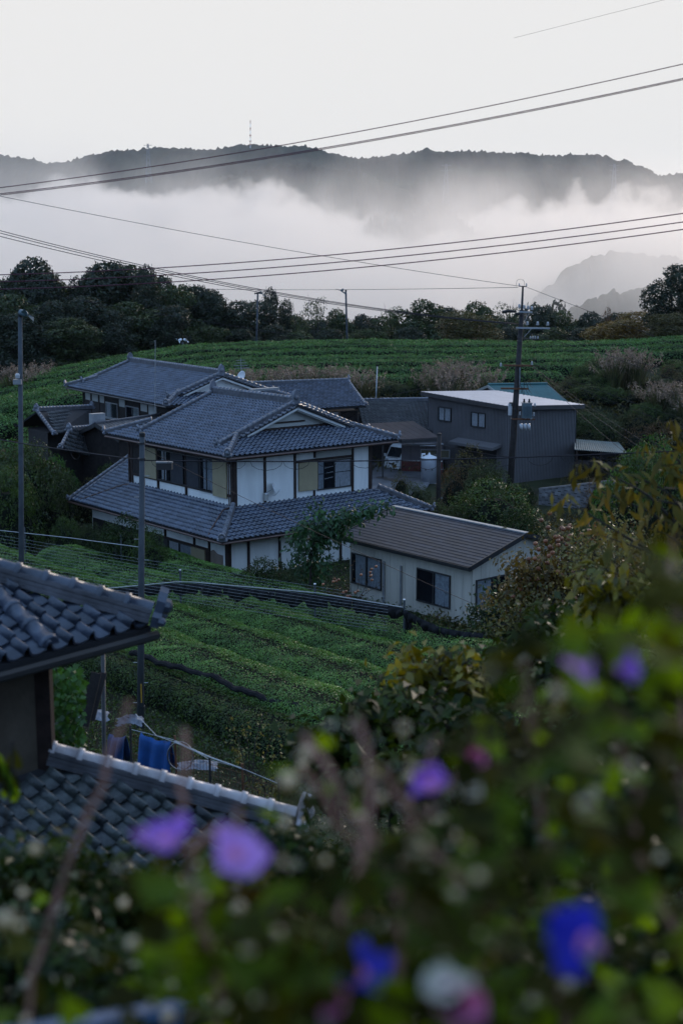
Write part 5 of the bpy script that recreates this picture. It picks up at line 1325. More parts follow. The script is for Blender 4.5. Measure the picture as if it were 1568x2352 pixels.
b = MB(); b.box(A_*vec(1, 1, 0)+dB*LB/2+UP*((zt0+zt1)/2-.75)-nB_*.0, (LB, .11, 1.3), dB+UP*(zt1-zt0)/LB, nB_, UP); b.build('mortar', mat('dark_mortar', (.05, .05, .052), .95), bw)
b = MB(); b.bar(A_+UP*-.05, B_+UP*-.05, .2, .10); b.build('coping', mat('wall_coping', (.2, .19, .19), .9), bw)
dish('satellite_dish', 'small white dish above the rear roof, silhouetted on the dry grass', at(556, 866, 86), unit(vec(-.7, -.6, .4)), .38, at(556, 900, 86), at(560, 885, 86))
ant = thing('tv_antenna', 'thin television aerial standing over the rear roof gable', 'antenna', at(553, 880, 87))
b = MB(); b.tube([at(556, 885, 87), at(553, 822, 87)], .02, 5); b.build('mast', M_steel, ant)
b = MB()
for py, w_ in ((828, 10), (834, 13), (840, 16), (846, 12)): b.tube([at(553-w_, py, 87), at(553+w_, py-1, 87)], .012, 4)
b.tube([at(540, 846, 87), at(573, 845, 86.6)], .014, 4); b.build('element', M_steel, ant)
an2 = thing('wire_mast', 'very thin tall aerial mast in front of the rear roof', 'antenna', at(358, 935, 72))
b = MB(); b.tube([at(356, 945, 72), at(357, 781, 72)], .016, 5); b.build('mast', M_steel, an2)
b = MB()
for py in (852, 880, 908): b.tube([at(346, py, 72), at(368, py+1, 72)], .008, 4)
b.build('element', M_steel, an2)
h_ = hw(4.0, bm, ZR+.48)
bx = thing('panel_box', 'white sheet lying behind the ridge of the plastered house', 'panel', at(610, 893, 74)); b = MB(); b.box(at(607, 894, 77), (1.9, .3, .12), Vv, U, UP); b.build('panel', M_alu, bx)
# ------------------------------------------------------------------ poles
M_pole = mat('concrete_pole', (.062, .070, .080), .85, .3, .2, 3, .15, 40); M_wpole = mat('tarred_wood_pole', (.03, .026, .026), .8, .3, .35, 5, .3, 30)
M_porc = mat('white_porcelain', (.42, .43, .45), .2, .5, .06)
M_yellow = mat('yellow_band', (.34, .20, .02), .6, .3, .3, 9)
M_wire = mat('cable_black', (.016, .012, .016), .6, .3, .1)
def pole(name, label, px0, py0, px1, py1, Y, r0, r1, m=M_pole, cat='pole', cap=True, group=None):
    a = at(px0, py0, Y); t_ = at(px1, py1, Y); base = vec(a[0], a[1], min(a[2], float(land(a[0], a[1])))-.3)
    root = thing(name, label, cat, base, group)
    b = MB(); b.tube([base, base+(t_-base)*.5, t_], [r0, (r0+r1)/2, r1], 12); b.build('shaft', m, root, smooth_=True)
    if cap: b = MB(); b.lathe(t_-UP*.02, [(r1*1.1, 0), (r1*1.1, .09), (r1*.7, .12)], 10); b.build('cap', M_black, root)
    return root, base, t_
def step_bolts(root, base, top, r, n, m=M_steel):
    for i in range(n):
        p = base+(top-base)*(.12+.82*i/n); s_ = 1 if i % 2 else -1
        b = MB(); b.tube([p+vec(s_*r*.6, -.02, 0), p+vec(s_*(r+.13), -.02, .0)], .012, 5); b.build('step_bolt', m, root)
cpole, cb, ct = pole('concrete_pole', 'slim grey concrete pole with yellow strip standing in front of the plastered house', 322, 1660, 327, 1001, 37.5, .105, .075)
step_bolts(cpole, cb, ct, .08, 12)
p = at(326, 1590, 37.4); b = MB(); b.box(p-vec(0, .10, 0), (.035, .02, .55)); b.build('yellow_strip', M_yellow, cpole)
for py in (1020, 1056, 1625): q = at(326, py, 37.5); b = MB(); b.lathe(q, [(.10, 0), (.10, .05)], 10); b.build('band', M_frame, cpole)
def fan(root, c, d, r=.45, m=M_white, nb=2):
    d = unit(d); c = vec(*c); b = MB(); b.lathe(c-d*.18, [(.04, -.02), (.10, 0), (.11, .2), (.08, .28), (.03, .32)], 10, 0, d); b.build('motor', m, root, smooth_=True)
    X = unit(np.cross(d, UP)); Yv = np.cross(X, d)
    for k in range(nb):
        a = 2*math.pi*k/nb+.5; ax = X*math.cos(a)+Yv*math.sin(a); tx = np.cross(d, ax)
        b = MB(); q = [c+d*.16+ax*.06-tx*.03, c+d*.18+ax*r-tx*.07+d*.03, c+d*.16+ax*r+tx*.07-d*.03, c+d*.14+ax*.06+tx*.03]; b.hexa([p-d*.008 for p in q], [p+d*.008 for p in q]); b.build('blade', m, root)
M_fan = mat('blue_green_fan', (.06, .10, .12), .5, .5, .2)
GFan = 'frost fan poles in and around the tea fields'
lp, lb_, ltp = pole('frost_fan_pole', 'tall dark pole with a frost fan on top at the left edge', 41, 1290, 47, 727, 45, .105, .07, M_pole, 'pole', True, GFan)
fan(lp, ltp+vec(.16, -.1, .1), vec(.8, -.5, -.25), .32, M_fan)
b = MB(); q = at(41, 877, 44.9); b.box(q, (.26, .16, .16)); b.build('lamp_box', M_alu, lp); b = MB(); b.lathe(q+vec(.02, -.05, .12), [(.07, 0), (.08, .1), (.05, .16)], 8); b.build('lamp', M_porc, lp)
for px0, py0, px1, py1, Y, lb2, off_ in ((588, 800, 592, 674, 132, 'left one of the two frost fan poles on the tea hill crest', 1), (798, 806, 794, 668, 130, 'taller right one of the two frost fan poles on the tea hill crest', -1)):
    rt_, bs, tp2 = pole('frost_fan_pole', lb2, px0, py0, px1, py1, Y, .10, .08, M_pole, 'pole', True, GFan)
    fan(rt_, tp2+vec(.35*off_, -.3, .05), vec(.5*off_, -.7, -.5), .5, M_fan); b = MB(); b.bar(tp2+vec(-.3, 0, 0), tp2+vec(.45*off_, -.25, .05), .12, .14); b.build('bracket', M_frame, rt_)
fp, bs, tp2 = pole('frost_fan_pole', 'short pole with white fan blades at the left crest of the tea hill', 420, 805, 420, 786, 124, .09, .08, M_pole, 'pole', False, GFan)
for s_ in (-1, 1): fan(fp, tp2+vec(s_*.25, -.1, .2), vec(s_*.8, -.5, -.3), .34, M_white)
pole('thin_pole', 'thin grey pole on the bank behind the long wing roof', 861, 918, 866, 841, 96, .05, .035, M_steel)
sp_, sb_, st_ = pole('short_wood_pole', 'short dark wooden pole beside the water tank', 1006, 1145, 1008, 999, 73, .13, .11, M_wpole)
step_bolts(sp_, sb_, st_, .1, 5)
# tall utility pole --------------------------------------------------
d4 = lambda x: x/5.121+1090.7; e4 = lambda y: y/5.121+631.5; YP = 74.0
P4 = lambda x, y, dY=0.0: at(d4(x), e4(y), YP+dY)
ub = at(1167, 1128, YP); ub[2] = -.3; ut = P4(548, 410)
up_ = thing('utility_pole', 'tall leaning tarred utility pole with crossarms and transformer before the metal shed', 'utility pole', ub)
b = MB(); b.tube([ub, ub+(ut-ub)*.5, ut], [.19, .165, .12], 12); b.build('shaft', M_wpole, up_, smooth_=True)
b = MB(); b.tube([P4(545, 470, -.1), P4(560, 128, -.1)], [.07, .05], 8); b.build('mast', M_frame, up_)
def arm(x0, x1, y, dY=-.2, w_=.09, m=M_steel, name='crossarm'): b = MB(); b.bar(P4(x0, y, dY), P4(x1, y+ (6 if x1 > x0 else 0), dY), w_, w_); b.build(name, m, up_)
def insul(x, y, dY=-.2, r=.07, h=.2, flip=False):
    p = P4(x, y, dY); b = MB(); s_ = -1 if flip else 1
    b.lathe(p, [(r*.35, 0), (r, .03), (r*.5, h*.4), (r*.85, h*.5), (r*.45, h*.8), (r*.55, h)], 10, 0, (0, 0, s_)); b.build('insulator', M_porc, up_, smooth_=True)
arm(515, 670, 432); arm(478, 875, 622); arm(565, 748, 752, m=M_frame, w_=.06); arm(330, 670, 1062, m=M_rust); arm(300, 625, 1334, m=M_rust); arm(435, 700, 1694, m=M_rust, w_=.08); arm(512, 604, 132, m=M_frame, w_=.05)
for x, y in ((518, 388), (575, 398), (622, 404), (664, 412), (612, 590), (732, 592), (852, 596)): insul(x, y, r=.10, h=.2)
for x in (648, 675, 703, 735): insul(x, 750, r=.055, h=.14)
for x, y in ((665, 1060), (300, 1078), (525, 1650), (685, 1660), (700, 1550), (595, 1690), (655, 1700)): insul(x, y, -.25, .075, .2)
for x in (516, 602): insul(x, 132, -.1, .045, .16)
for x in (540, 585, 630):
    b = MB(); b.tube([P4(x-8, 1750, -.3), P4(x, 1790, -.34), P4(x+12, 1825, -.3)], [.085, .095, .05], 9); b.build('fuse_cutout', M_porc, up_, smooth_=True)
M_trans = mat('blue_grey_transformer', (.10, .145, .17), .5, .5, .1)
tc_ = P4(605, 1595, -.25); tb = MB(); tb.box(tc_, (.50, .42, .78)); tf = tb.build('transformer', M_trans, up_)
for k in range(6): b = MB(); b.box(tc_+vec(-.19+.076*k, -.245, -.02), (.022, .07, .56)); b.build('cooling_fin', M_trans, tf)
b = MB(); b.box(tc_+UP*.41, (.54, .46, .05)); b.build('lid', M_alu, tf)
for k in (-.15, .12): b = MB(); b.lathe(tc_+vec(k, 0, .43), [(.05, 0), (.07, .06), (.04, .1), (.06, .14), (.03, .2)], 8); b.build('bushing', M_black, tf)
b = MB(); b.lathe(P4(408, 1650, -.2), [(.10, 0), (.11, .05), (.11, .62), (.06, .68)], 10); b.build('canister', M_porc, up_)
b = MB(); b.box(P4(420, 1520, -.2), (.2, .2, .2)); b.build('junction', M_frame, up_)
b = MB(); b.bar(P4(525, 1090, -.2), P4(522, 1320, -.2), .06, .16, up=(0, 1, 0)); b.build('riser', M_steel, up_)
b = MB(); b.tube([P4(315, 440, -.4), P4(380, 425, -.35), P4(480, 430, -.25)], [.07, .09, .06], 7); b.tube([P4(470, 462, -.3), P4(520, 455, -.3)], .07, 7); b.build('cable_joint', M_black, up_)
for x0, y0, x1, y1 in ((628, 458, 572, 560), (655, 640, 575, 728)): b = MB(); b.tube([P4(x0, y0, -.25), P4(x1, y1, -.1)], .02, 5); b.build('brace', M_steel, up_)
for y in (745, 790, 1070, 1345, 1580, 1700): 
    f = (y-410)/(2352-410); b = MB(); b.lathe(P4(548-148*f, y), [(.135+.06*f, 0), (.135+.06*f, .07)], 12); b.build('band', M_frame, up_)
b = MB(); b.tube([P4(480, 135, -.1)]+[P4(530+50*math.cos(a), 95-45*math.sin(a), -.1) for a in np.linspace(2.6, -.4, 8)]+[P4(578, 128, -.1)], .008, 4); b.build('wire_loop', M_wire, up_)
rj = np.random.default_rng(2); b = MB()
for k in range(14):
    x, y = rj.uniform(510, 650), rj.uniform(1110, 1330); b.tube([P4(x, y, -.3), P4(x+rj.uniform(-30, 40), y+rj.uniform(30, 70), -.4), P4(x+rj.uniform(-20, 60), y+rj.uniform(60, 190), -.3)], .010, 4)
b.build('drop_wire', M_wire, up_)
# ------------------------------------------------------------------ wires
M_wire2 = mat('fringe_tinted_cable', (.085, .014, .030), .5, .4, .1)  # dark sheath reddened, lens colour fringe put into its colour
def wire(label, pts, Ys, wpx, sag=0, m=M_wire, name='power_line', group=None, n=26):
    """wire through photo points: first and last fix the span, sag in photo rows at the middle turned into metres"""
    A = at(*pts[0], Ys[0]); B = at(*pts[-1], Ys[1]); mid = (A+B)/2; dist = np.linalg.norm(mid-CAM)
    s_ = sag/FPX*dist; t = np.linspace(0, 1, n); P = A+(B-A)*t[:, None]; P[:, 2] -= 4*s_*t*(1-t)
    r = wpx/FPX/2; rad = [r*np.linalg.norm(p-CAM)*.5+r*dist*.5 for p in P]
    o_ = P[n//2]; b = MB(); b.tube(P, rad, 5); o = b.build(name, m, origin=o_, smooth_=True); return tag(o, label, 'power line', group)
GW = 'overhead wires'
wire('upper single wire of the high set crossing the sky and ridge', [(-80, 441), (1650, 128)], (26, 22), 2.0, 23, M_wire2, group=GW)
wire('front wire of the close pair just under the single high wire', [(-80, 454), (1650, 162)], (26, 22), 2.0, 23, M_wire2, group=GW)
wire('back wire of the close pair just under the single high wire', [(-80, 457), (1650, 165)], (26.4, 22.4), 1.8, 23, M_wire2, group=GW)
wire('short thin wire in the very top right corner of the sky', [(1180, 87), (1640, -30)], (40, 34), .6, 0, group=GW)
for k, (a, c, nm) in enumerate(((633, 478, 'top'), (649, 498, 'middle'), (666, 515, 'bottom'))):
    wire(f'{nm} wire of the three parallel wires across the fog', [(-80, a), (1650, c)], (32, 27), 2.3, 27, M_wire2, group=GW)
for k, (a, nm) in enumerate(((508, 'highest'), (514, 'middle'), (522, 'lowest'))):
    wire(f'{nm} of the three thin wires sloping down from the left to the tall utility pole', [(-80, a), (1187+k*3, 743+k)], (60, 74), 1.5, 30, group=GW)
wire('lone thin wire sloping through the fog to the tip of the utility pole', [(-80, 434), (1190, 657)], (62, 74), 1.1, 10, group=GW)
wire('nearly level thin wire ending at the tip of the utility pole', [(470, 664), (1189, 660)], (120, 74), 1.0, 3, group=GW)
wire('thin wire leaving the pole tip to the right', [(1210, 660), (1650, 830)], (74, 60), 1.0, 0, group=GW)
for k, (a, b2, c, d_) in enumerate(((1222, 840, 1480, 1034), (1223, 842, 1540, 1050), (1224, 845, 1450, 1052), (1240, 850, 1650, 1010), (1198, 1140-380, 1650, 870), (1256, 755, 1650, 905), (1228, 838, 1650, 985))):
    wire('%s of the slack service wires running right from the utility pole' % ORD[k], [(a, b2), (c, d_)], (74, 64), .9, 8, group=GW)
wire('thin wire from the lower crossarm left towards the tile roofs', [(1150, 842), (850, 918)], (74, 86), 1.0, 4, group=GW)
wire('upper thin wire across the dark woods at the left', [(-80, 640), (1170, 840)], (90, 74), .9, 10, group=GW)
wire('wire from the short wooden pole to the tall utility pole', [(1012, 1022), (1172, 1050)], (73, 74), 1.6, 3, group=GW)
cab = wire('thick lashed cable sagging from the left edge to the slim concrete pole', [(-60, 999), (324, 1056)], (46, 37.5), 2.6, 3, name='lashed_cable', group=GW)
cab2 = wire('thick lashed cable running right from the slim concrete pole across the houses', [(328, 1057), (1650, 1031)], (37.5, 30), 2.8, 12, name='lashed_cable', group=GW)
def hoops(cable, P, Q, sag, n, Y0, Y1):
    A = at(*P, Y0); B = at(*Q, Y1); dist = np.linalg.norm((A+B)/2-CAM); s_ = sag/FPX*dist; r = np.random.default_rng(n)
    for i in range(n):
        t = (i+.5+r.uniform(-.2, .2))/n; p = A+(B-A)*t-UP*(4*s_*t*(1-t)); d = unit(B-A); q = []
        wv = r.uniform(.25, .5); dp = r.uniform(.12, .26)
        for a in np.linspace(0, math.pi, 7): q.append(p-d*wv*math.cos(a)-UP*dp*math.sin(a))
        b = MB(); b.tube(q, .006, 4); link('loop', b.mesh('loop', M_wire, tuple(cable.location)), cable).matrix_parent_inverse = Matrix()
hoops(cab2, (328, 1057), (1650, 1031), 12, 17, 37.5, 30); hoops(cab, (-60, 999), (324, 1056), 3, 4, 46, 37.5)
jb = thing('cable_box', 'grey cable joint box hanging from the lashed cable beside the slim concrete pole', 'junction box', at(378, 1066, 37))
b = MB(); b.box(at(378, 1069, 37.2), (.42, .2, .22)); b.build('box', M_frame, jb); b = MB(); b.box(at(378, 1061, 37.2), (.44, .22, .04)); b.build('lid', M_alu, jb)
wire('thin drop wire slanting from the concrete pole past the white walls to the hut', [(330, 1030), (1115, 1400)], (37.5, 46), 1.2, 6, group=GW)
# ------------------------------------------------------------------ shade-net frame over the tea field
fr = thing('net_frame', 'pipe frame with rolled black shade netting along the far edge of the front tea field', 'fence', fence_pts[2]*vec(1, 1, 0))
M_net = mat('black_shade_net', (.012, .012, .014), .85, .2, .4, 9, .5, 60)
def subdiv(P, n):
    P = np.array(P); seg = np.linalg.norm(np.diff(P, axis=0), axis=1); c = np.concatenate([[0], np.cumsum(seg)]); s_ = np.linspace(0, c[-1], n)
    return np.stack([np.interp(s_, c, P[:, i]) for i in range(3)], -1)
pp = subdiv(fence_pts, 20); 
for i in range(len(pp)): pass
b = MB(); b.tube(pp, .019, 7); b.build('top_pipe', M_steel, fr)
rr_ = np.random.default_rng(12)
def bay(P0, P1, depth, root, m, seed):
    r = np.random.default_rng(seed); n, k = 22, 8; V = []; P0 = vec(*P0); P1 = vec(*P1); d = unit(P1-P0); nn = vec(d[1], -d[0], 0); ph = r.uniform(0, 6, 4)
    for i in range(n+1):
        t = i/n; p = P0+(P1-P0)*t; dp = depth*(.66+.34*math.sin(math.pi*t)**.6)*(1+.12*math.sin(t*9+ph[0]))
        for j in range(k+1):
            f = j/k; V.append(p-UP*dp*f+nn*(.10*math.sin(f*math.pi)*(1+.5*math.sin(t*14+ph[1]+f*3))+.05*math.sin(t*23+ph[2])*f))
    I = np.arange((n+1)*(k+1)).reshape(n+1, k+1); Q = np.stack([I[:-1, :-1], I[1:, :-1], I[1:, 1:], I[:-1, 1:]], -1).reshape(-1, 4)
    return link('net', mesh_np('net', V, [Q], [m], smooth_=True), root)
bp = subdiv(fence_pts, 14)
for i in range(13): bay(bp[i]-UP*.03, bp[i+1]-UP*.03, rr_.uniform(.38, .55), fr, M_net, i)
# loose net end trailing towards the hut
e0_ = fence_pts[-1]; tail = [on_z(925, 1397, 1.95), on_z(960, 1418, 1.7), on_z(1010, 1440, 1.5), on_z(1060, 1450, 1.4), on_z(1110, 1455, 1.4)]
for i in range(4): bay(tail[i], tail[i+1], .35, fr, M_net, 50+i)
bay(on_z(925, 1397, 1.95)-UP*.1, on_z(925, 1397, 1.95)+vec(.3, .1, -.2), 1.5, fr, M_net, 77)
for px, py in ((414, 1310), (723, 1342), (928, 1378)):
    p = on_z(px, py, 2.25); b = MB(); b.tube([vec(p[0], p[1], -.3), p], .035, 7); b.build('post', M_pole, fr); b = MB(); b.lathe(p, [(.045, 0), (.045, .03)], 8); b.build('post_cap', M_white, fr)
lf_ = [on_z(-20, 1216, 2.0), on_z(165, 1236, 2.0), on_z(330, 1258, 2.0)]
b = MB(); b.tube(lf_, .018, 6); b.build('top_pipe', M_steel, fr)
for px, py in ((57, 1212), (278, 1228)): p = on_z(px, py, 2.2); b = MB(); b.tube([vec(p[0], p[1], -.3), p], .035, 7); b.build('post', M_pole, fr)
for k in range(12):
    A = on_z(-20, 1226+7.5*k, 2.03); B = on_z(890, 1372+7*k, 2.03)
    b = MB(); t = np.linspace(0, 1, 14); P = A+(B-A)*t[:, None]; P[:, 2] -= .10*4*t*(1-t)*.5; b.tube(P, .0035, 4); b.build('span_wire', M_steel, fr)
    if k % 2 == 0:
        for s_ in np.linspace(.1, .9, 6): b = MB(); q = A+(B-A)*s_; b.box(q-UP*.09*2*s_*(1-s_)*2, (.022, .022, .022)); b.build('clip', M_alu, fr)
rn_ = thing('rolled_net', 'dark twisted roll of netting lying along the front edge of the tea field', 'shade net', on_z(500, 1575, 1.2)*vec(1, 1, 0))
rp = [on_z(px, py, 1.38) for px, py in ((300, 1500), (345, 1512), (400, 1533), (440, 1540), (500, 1560), (560, 1588), (620, 1608), (690, 1628), (740, 1650))]
rp = subdiv(rp, 40)
for i in range(len(rp)): rp[i] = rp[i]+vec(0, 0, .04*math.sin(i*.8)+.03*math.sin(i*1.9))
b = MB(); b.tube(rp, [.07+.03*abs(math.sin(i*1.3)) for i in range(40)], 8); b.build('roll', M_net, rn_)
b = MB()
for k in range(3):
    ph = k*2.1; b.tube([rp[i]+vec(.0, .07*math.cos(i*.6+ph), .07*math.sin(i*.6+ph)) for i in range(40)], .030, 5)
b.build('twist', M_net, rn_)
# ------------------------------------------------------------------ masts and pylons on the ridge
M_pyl = mat('grey_steel_pylon', (.16, .17, .18), .7, .3, .1); M_red = mat('red_white_mast', (.30, .10, .07), .7)
def pylon(label, px, yt, yb, Y, wpx, name='pylon'):
    t_ = at(px, yt, Y); bt = at(px, yb, Y); root = thing(name, label, 'pylon', bt, 'pylons and masts on the far ridge'); w_ = wpx/FPX*Y
    H = t_[2]-bt[2]; r_ = max(.25, .35/FPX*Y)
    cn = lambda f, i: vec(bt[0]+w_*(1-f*.8)*(.5 if i in (1, 2) else -.5), Y+w_*(1-f*.8)*(.5 if i > 1 else -.5), bt[2]+H*f)
    for i in range(4): b = MB(); b.tube([cn(0, i), cn(1, i)], r_, 4); b.build('leg', M_pyl, root)
    b = MB(); n = 7
    for k in range(n):
        for i in range(4): b.tube([cn(k/n, i), cn((k+1)/n, (i+1) % 4)], r_*.6, 4); b.tube([cn(k/n, (i+1) % 4), cn((k+1)/n, i)], r_*.6, 4)
    b.build('lattice', M_pyl, root)
    for f in (.72, .84, .96): b = MB(); c_ = (cn(f, 0)+cn(f, 2))/2; b.bar(c_-vec(w_*.75, 0, 0), c_+vec(w_*.75, 0, 0), r_*1.6, r_*1.6); b.build('crossarm', M_pyl, root)
pylon('faint lattice pylon standing before the ridge, left of the small dark hill', 1023, 376, 470, 1700, 15)
pylon('faint lattice pylon before the ridge near the right edge', 1407, 376, 470, 1700, 15)
pylon('faint lattice pylon on the left part of the ridge', 342, 330, 420, 1750, 13)
mt_ = thing('radio_mast', 'thin red and white radio mast on top of the ridge', 'mast', at(575, 337, 2150)); a, c = at(575, 340, 2150), at(575, 276, 2150)
for k in range(8): b = MB(); b.tube([a+(c-a)*k/8, a+(c-a)*(k+1)/8], .5, 5); b.build('section', M_red if k % 2 else M_white, mt_)
for f in (.12, .25, .45, .7): b = MB(); q = a+(c-a)*f; b.box(q, (4.5*(1.1-f), 1, 1)); b.build('platform', M_red, mt_)
# ------------------------------------------------------------------ near storehouse, lower left: two hipped tile roofs
KE = unit(vec(.656, .755, 0)); KU = unit(vec(-.755, .656, 0)); KS = .44; kc = 1/math.hypot(1, KS); ks = KS*kc
Cn = at(350, 1438, 13.6); Dn = at(676, 1908, 13.4)
kura = thing('tiled_storehouse', 'old storehouse close by at the lower left with upper and lower weathered tile roofs', 'storehouse', vec(Cn[0]-2, Cn[1], 5))
M_neartile = mat('dark_blue_roof_tile', (.030, .040, .066), .36, .6, .3, 4.0, .25, 40, col2=(.042, .053, .078), island=.28)
tr = TileRoof(kura, M_neartile, .255, .225, 12)
upK = unit(KU*kc+UP*ks)
def nearroof(Cc, run, ln, capr, m_cap, eave_drop=True):
    o = Cc-KE*ln
    def ins(x, y): h = y*kc; return (h < run) & (x < ln-h-.02)
    tr.slope(o, KE, upK, ln, ins, run/kc)
    b = MB(); nn = unit(np.cross(KE, upK)); nn = nn*np.sign(nn[2]); top = Cc+(KU-KE)*run+UP*KS*run
    oo = o+KU*run+UP*KS*run
    q = [o, Cc, top, oo]; b.hexa([p-nn*.10 for p in q], [p-nn*.004 for p in q])
    # slope on the far side of the hip
    e2_ = KU; C2 = Cc+KU*ln*.6; n2 = unit(UP*kc+KE*ks); q = [Cc, C2, C2-KE*run+UP*KS*run, top]; b.hexa([p-n2*.10 for p in q], [p-n2*.004 for p in q])
    b.build('roof_deck', M_deck, kura)
    ridge(kura, Cc+(KU-KE)*.02+UP*.07, top+UP*.06, .075, .20, .15, .29, (True, False), mt=m_cap)
    b = MB(); b.tube([Cc+vec(.06, -.09, -.07), o+vec(.06, -.09, -.09)], .05, 7); b.build('gutter', M_black, kura)
    b = MB(); b.bar(Cc-KE*.1+KU*.12-UP*.12, o+KU*.12-UP*.12, .05, .14); b.build('eave_board', M_wood, kura)
    for i in range(int(ln/.45)):
        p = Cc-KE*(.25+.45*i); b = MB(); b.bar(p+KU*.05-UP*.08, p+KU*.9+UP*(KS*.85-.12), .06, .07); b.build('rafter', M_wood, kura)
    return top
nearroof(Cn, 2.3, 6.2, .08, M_neartile)
M_palecap = mat('pale_ridge_tile', (.50, .45, .46), .38, .5, .2, 3, .2, 30, island=.12)
tr.finish(150); tr = TileRoof(kura, M_lichen, .255, .225, 12)
nearroof(Dn, 1.75, 6.2, .08, M_palecap)
# a heavier round tile row down the upper slope
me = cap_mesh(.085, .30, M_neartile)
for i in range(7):
    p = Cn-KE*1.28+upK*(.02+.30*(6-i))+unit(np.cross(KE, upK))*(.075); place('row_tile', me, p+upK*.30, KE, -upK, unit(np.cross(KE, upK)), kura)
Wc = Dn+(KU-KE)*1.76
b = MB(); L_ = 6; q = [Wc, Wc-KE*L_, Wc-KE*L_+KU*4.5, Wc+KU*4.5]
M_mud = mat('brown_mud_wall', (.085, .068, .052), .95, .1, .3, 2, .4, 20)
b.hexa([vec(p[0], p[1], 4.5) for p in q], [vec(p[0], p[1], Cn[2]+.25) for p in q]); b.build('wall', M_mud, kura)
b = MB(); b.bar(Wc+UP*-.1, vec(Wc[0], Wc[1], Cn[2]+.2), .16, .16, up=(0, 1, 0)); b.bar(Wc-KE*.7-UP*.1-KU*.03, vec(Wc[0], Wc[1], Cn[2]+.2)-KE*.7-KU*.03, .12, .12, up=(0, 1, 0)); b.build('post', M_wood, kura)
b = MB(); rm = np.random.default_rng(3)
for i in range(16): p = Wc-KE*.22*i-KU*.1+UP*.12; b.lathe(p+vec(*rm.normal(0, .02, 3)), [(.05, 0), (.13, .03), (.12, .09), (.04, .12)], 7)
mo = b.build('mortar_bedding', M_conc, kura); mo['kind'] = 'stuff'
tr.finish(150)
# ------------------------------------------------------------------ garden below the storehouse
iv = thing('ivy_column', 'dark ivy hanging from the eave beside the storehouse wall', 'ivy', at(140, 1700, 17))
r = np.random.default_rng(14); n = 900; Pv = np.array([at(r.uniform(98, 190)-10*max(0, (1560-y)/60), y, r.uniform(16.6, 17.4)) for y in r.uniform(1535, 1745, n)])
link('leaves', leaf_mesh('leaves', leaf_arrays(Pv, np.tile(vec(.1, -1, .35), (n, 1)), .10, r, .5, .75, 1.0), leafm('ivy_leaf', (.035, .095, .02), (.05, .125, .025))), iv)['kind'] = 'stuff'
b = MB(); 
for k in range(4): x = 110+20*k; b.tube([at(x, 1535, 17.1), at(x+4, 1640, 17.2), at(x-2, 1760, 17.1)], .012, 5)
b.build('stem', M_bark, iv)
pk = thing('leaning_plank', 'dark weathered plank leaning beside the ivy under the eave', 'plank', at(200, 1660, 18.5)); b = MB(); b.bar(at(222, 1545, 18.6), at(193, 1668, 18.4), .14, .05, up=(0, 1, 0)); b.build('board', M_board, pk); b = MB(); b.bar(at(238, 1545, 18.9), at(210, 1655, 18.7), .10, .05, up=(0, 1, 0)); b.build('batten', M_board, pk)
gp, _, _ = pole('garden_pipe', 'thin dark pipe with white cap standing beside the near eave', 229, 1735, 237, 1490, 19, .035, .03, M_frame, 'pipe', False); b = MB(); b.lathe(at(237, 1490, 19), [(.035, 0), (.035, .07), (.02, .09)], 8); b.build('cap', M_porc, gp)
M_bluec = mat('blue_cloth', (.012, .065, .22), .8, .3, .25, 3, .3, 40)
def drape(name, label, cat, pts_top, drop, m, Y, seed, back=.5, folds=.06):
    A = at(*pts_top[0], Y); B = at(*pts_top[1], Y-.3); r = np.random.default_rng(seed); n, k = 26, 14; V = []; d = unit(B-A); nn = vec(d[1], -d[0], 0); ph = r.uniform(0, 6, 3)
    for i in range(n+1):
        t = i/n; p = A+(B-A)*t-UP*.06*4*t*(1-t)
        for j in range(k+1):
            f = j/k
            if f < .3: q = p-nn*(.3-f)/.3*.12-UP*((.3-f)/.3)**1.3*back
            else: g = (f-.3)/.7; q = p+nn*(.02+.10*math.sin(g*1.5))-UP*drop*g*(1+.06*math.sin(t*7+ph[0]))+d*(.05*math.sin(t*5+ph[2])*g)
            V.append(q+nn*folds*math.sin(t*16+ph[1]+f*1.5)*min(1, f*1.4))
    I = np.arange((n+1)*(k+1)).reshape(n+1, k+1); Q = np.stack([I[:-1, :-1], I[1:, :-1], I[1:, 1:], I[:-1, 1:]], -1).reshape(-1, 4)
    o0 = (A+B)/2; o = link(name, mesh_np(name, np.array(V)-o0, [Q], [m], smooth_=True), loc=tuple(o0)); so_ = o.modifiers.new('thick', 'SOLIDIFY'); so_.thickness = .012
    return tag(o, label, cat)
drape('blue_blanket', 'deep blue blanket hung over the garden fence', 'blanket', [(322, 1682), (394, 1702)], .95, M_bluec, 23, 5)
drape('blue_tarp', 'darker blue tarp half hidden behind the near eave garden plants', 'tarp', [(252, 1685), (288, 1690)], .8, mat('dark_blue_tarp', (.012, .045, .13), .6, .4, .3, 4), 25, 6)
M_plas = mat('crumpled_white_plastic', (.15, .16, .19), .6, .3, .3, 7, .5, 25)
def crumple(label, px, py, Y, w_, d_, h_, seed):
    c = at(px, py, Y); r = np.random.default_rng(seed); n = 12; X, Yy = np.meshgrid(np.linspace(-1, 1, n), np.linspace(-1, 1, n)); Z = h_*(1-X**2*.6-Yy**2*.6)*(.5+r.random((n, n)))
    V = np.stack([X*w_+r.normal(0, .03, X.shape), Yy*d_, Z], -1).reshape(-1, 3); I = np.arange(n*n).reshape(n, n); Q = np.stack([I[:-1, :-1], I[:-1, 1:], I[1:, 1:], I[1:, :-1]], -1).reshape(-1, 4)
    o = link('plastic_sheet', mesh_np('plastic_sheet', V, [Q], [M_plas]), loc=tuple(c)); tag(o, label, 'plastic sheet', 'crumpled plastic sheets in the garden')
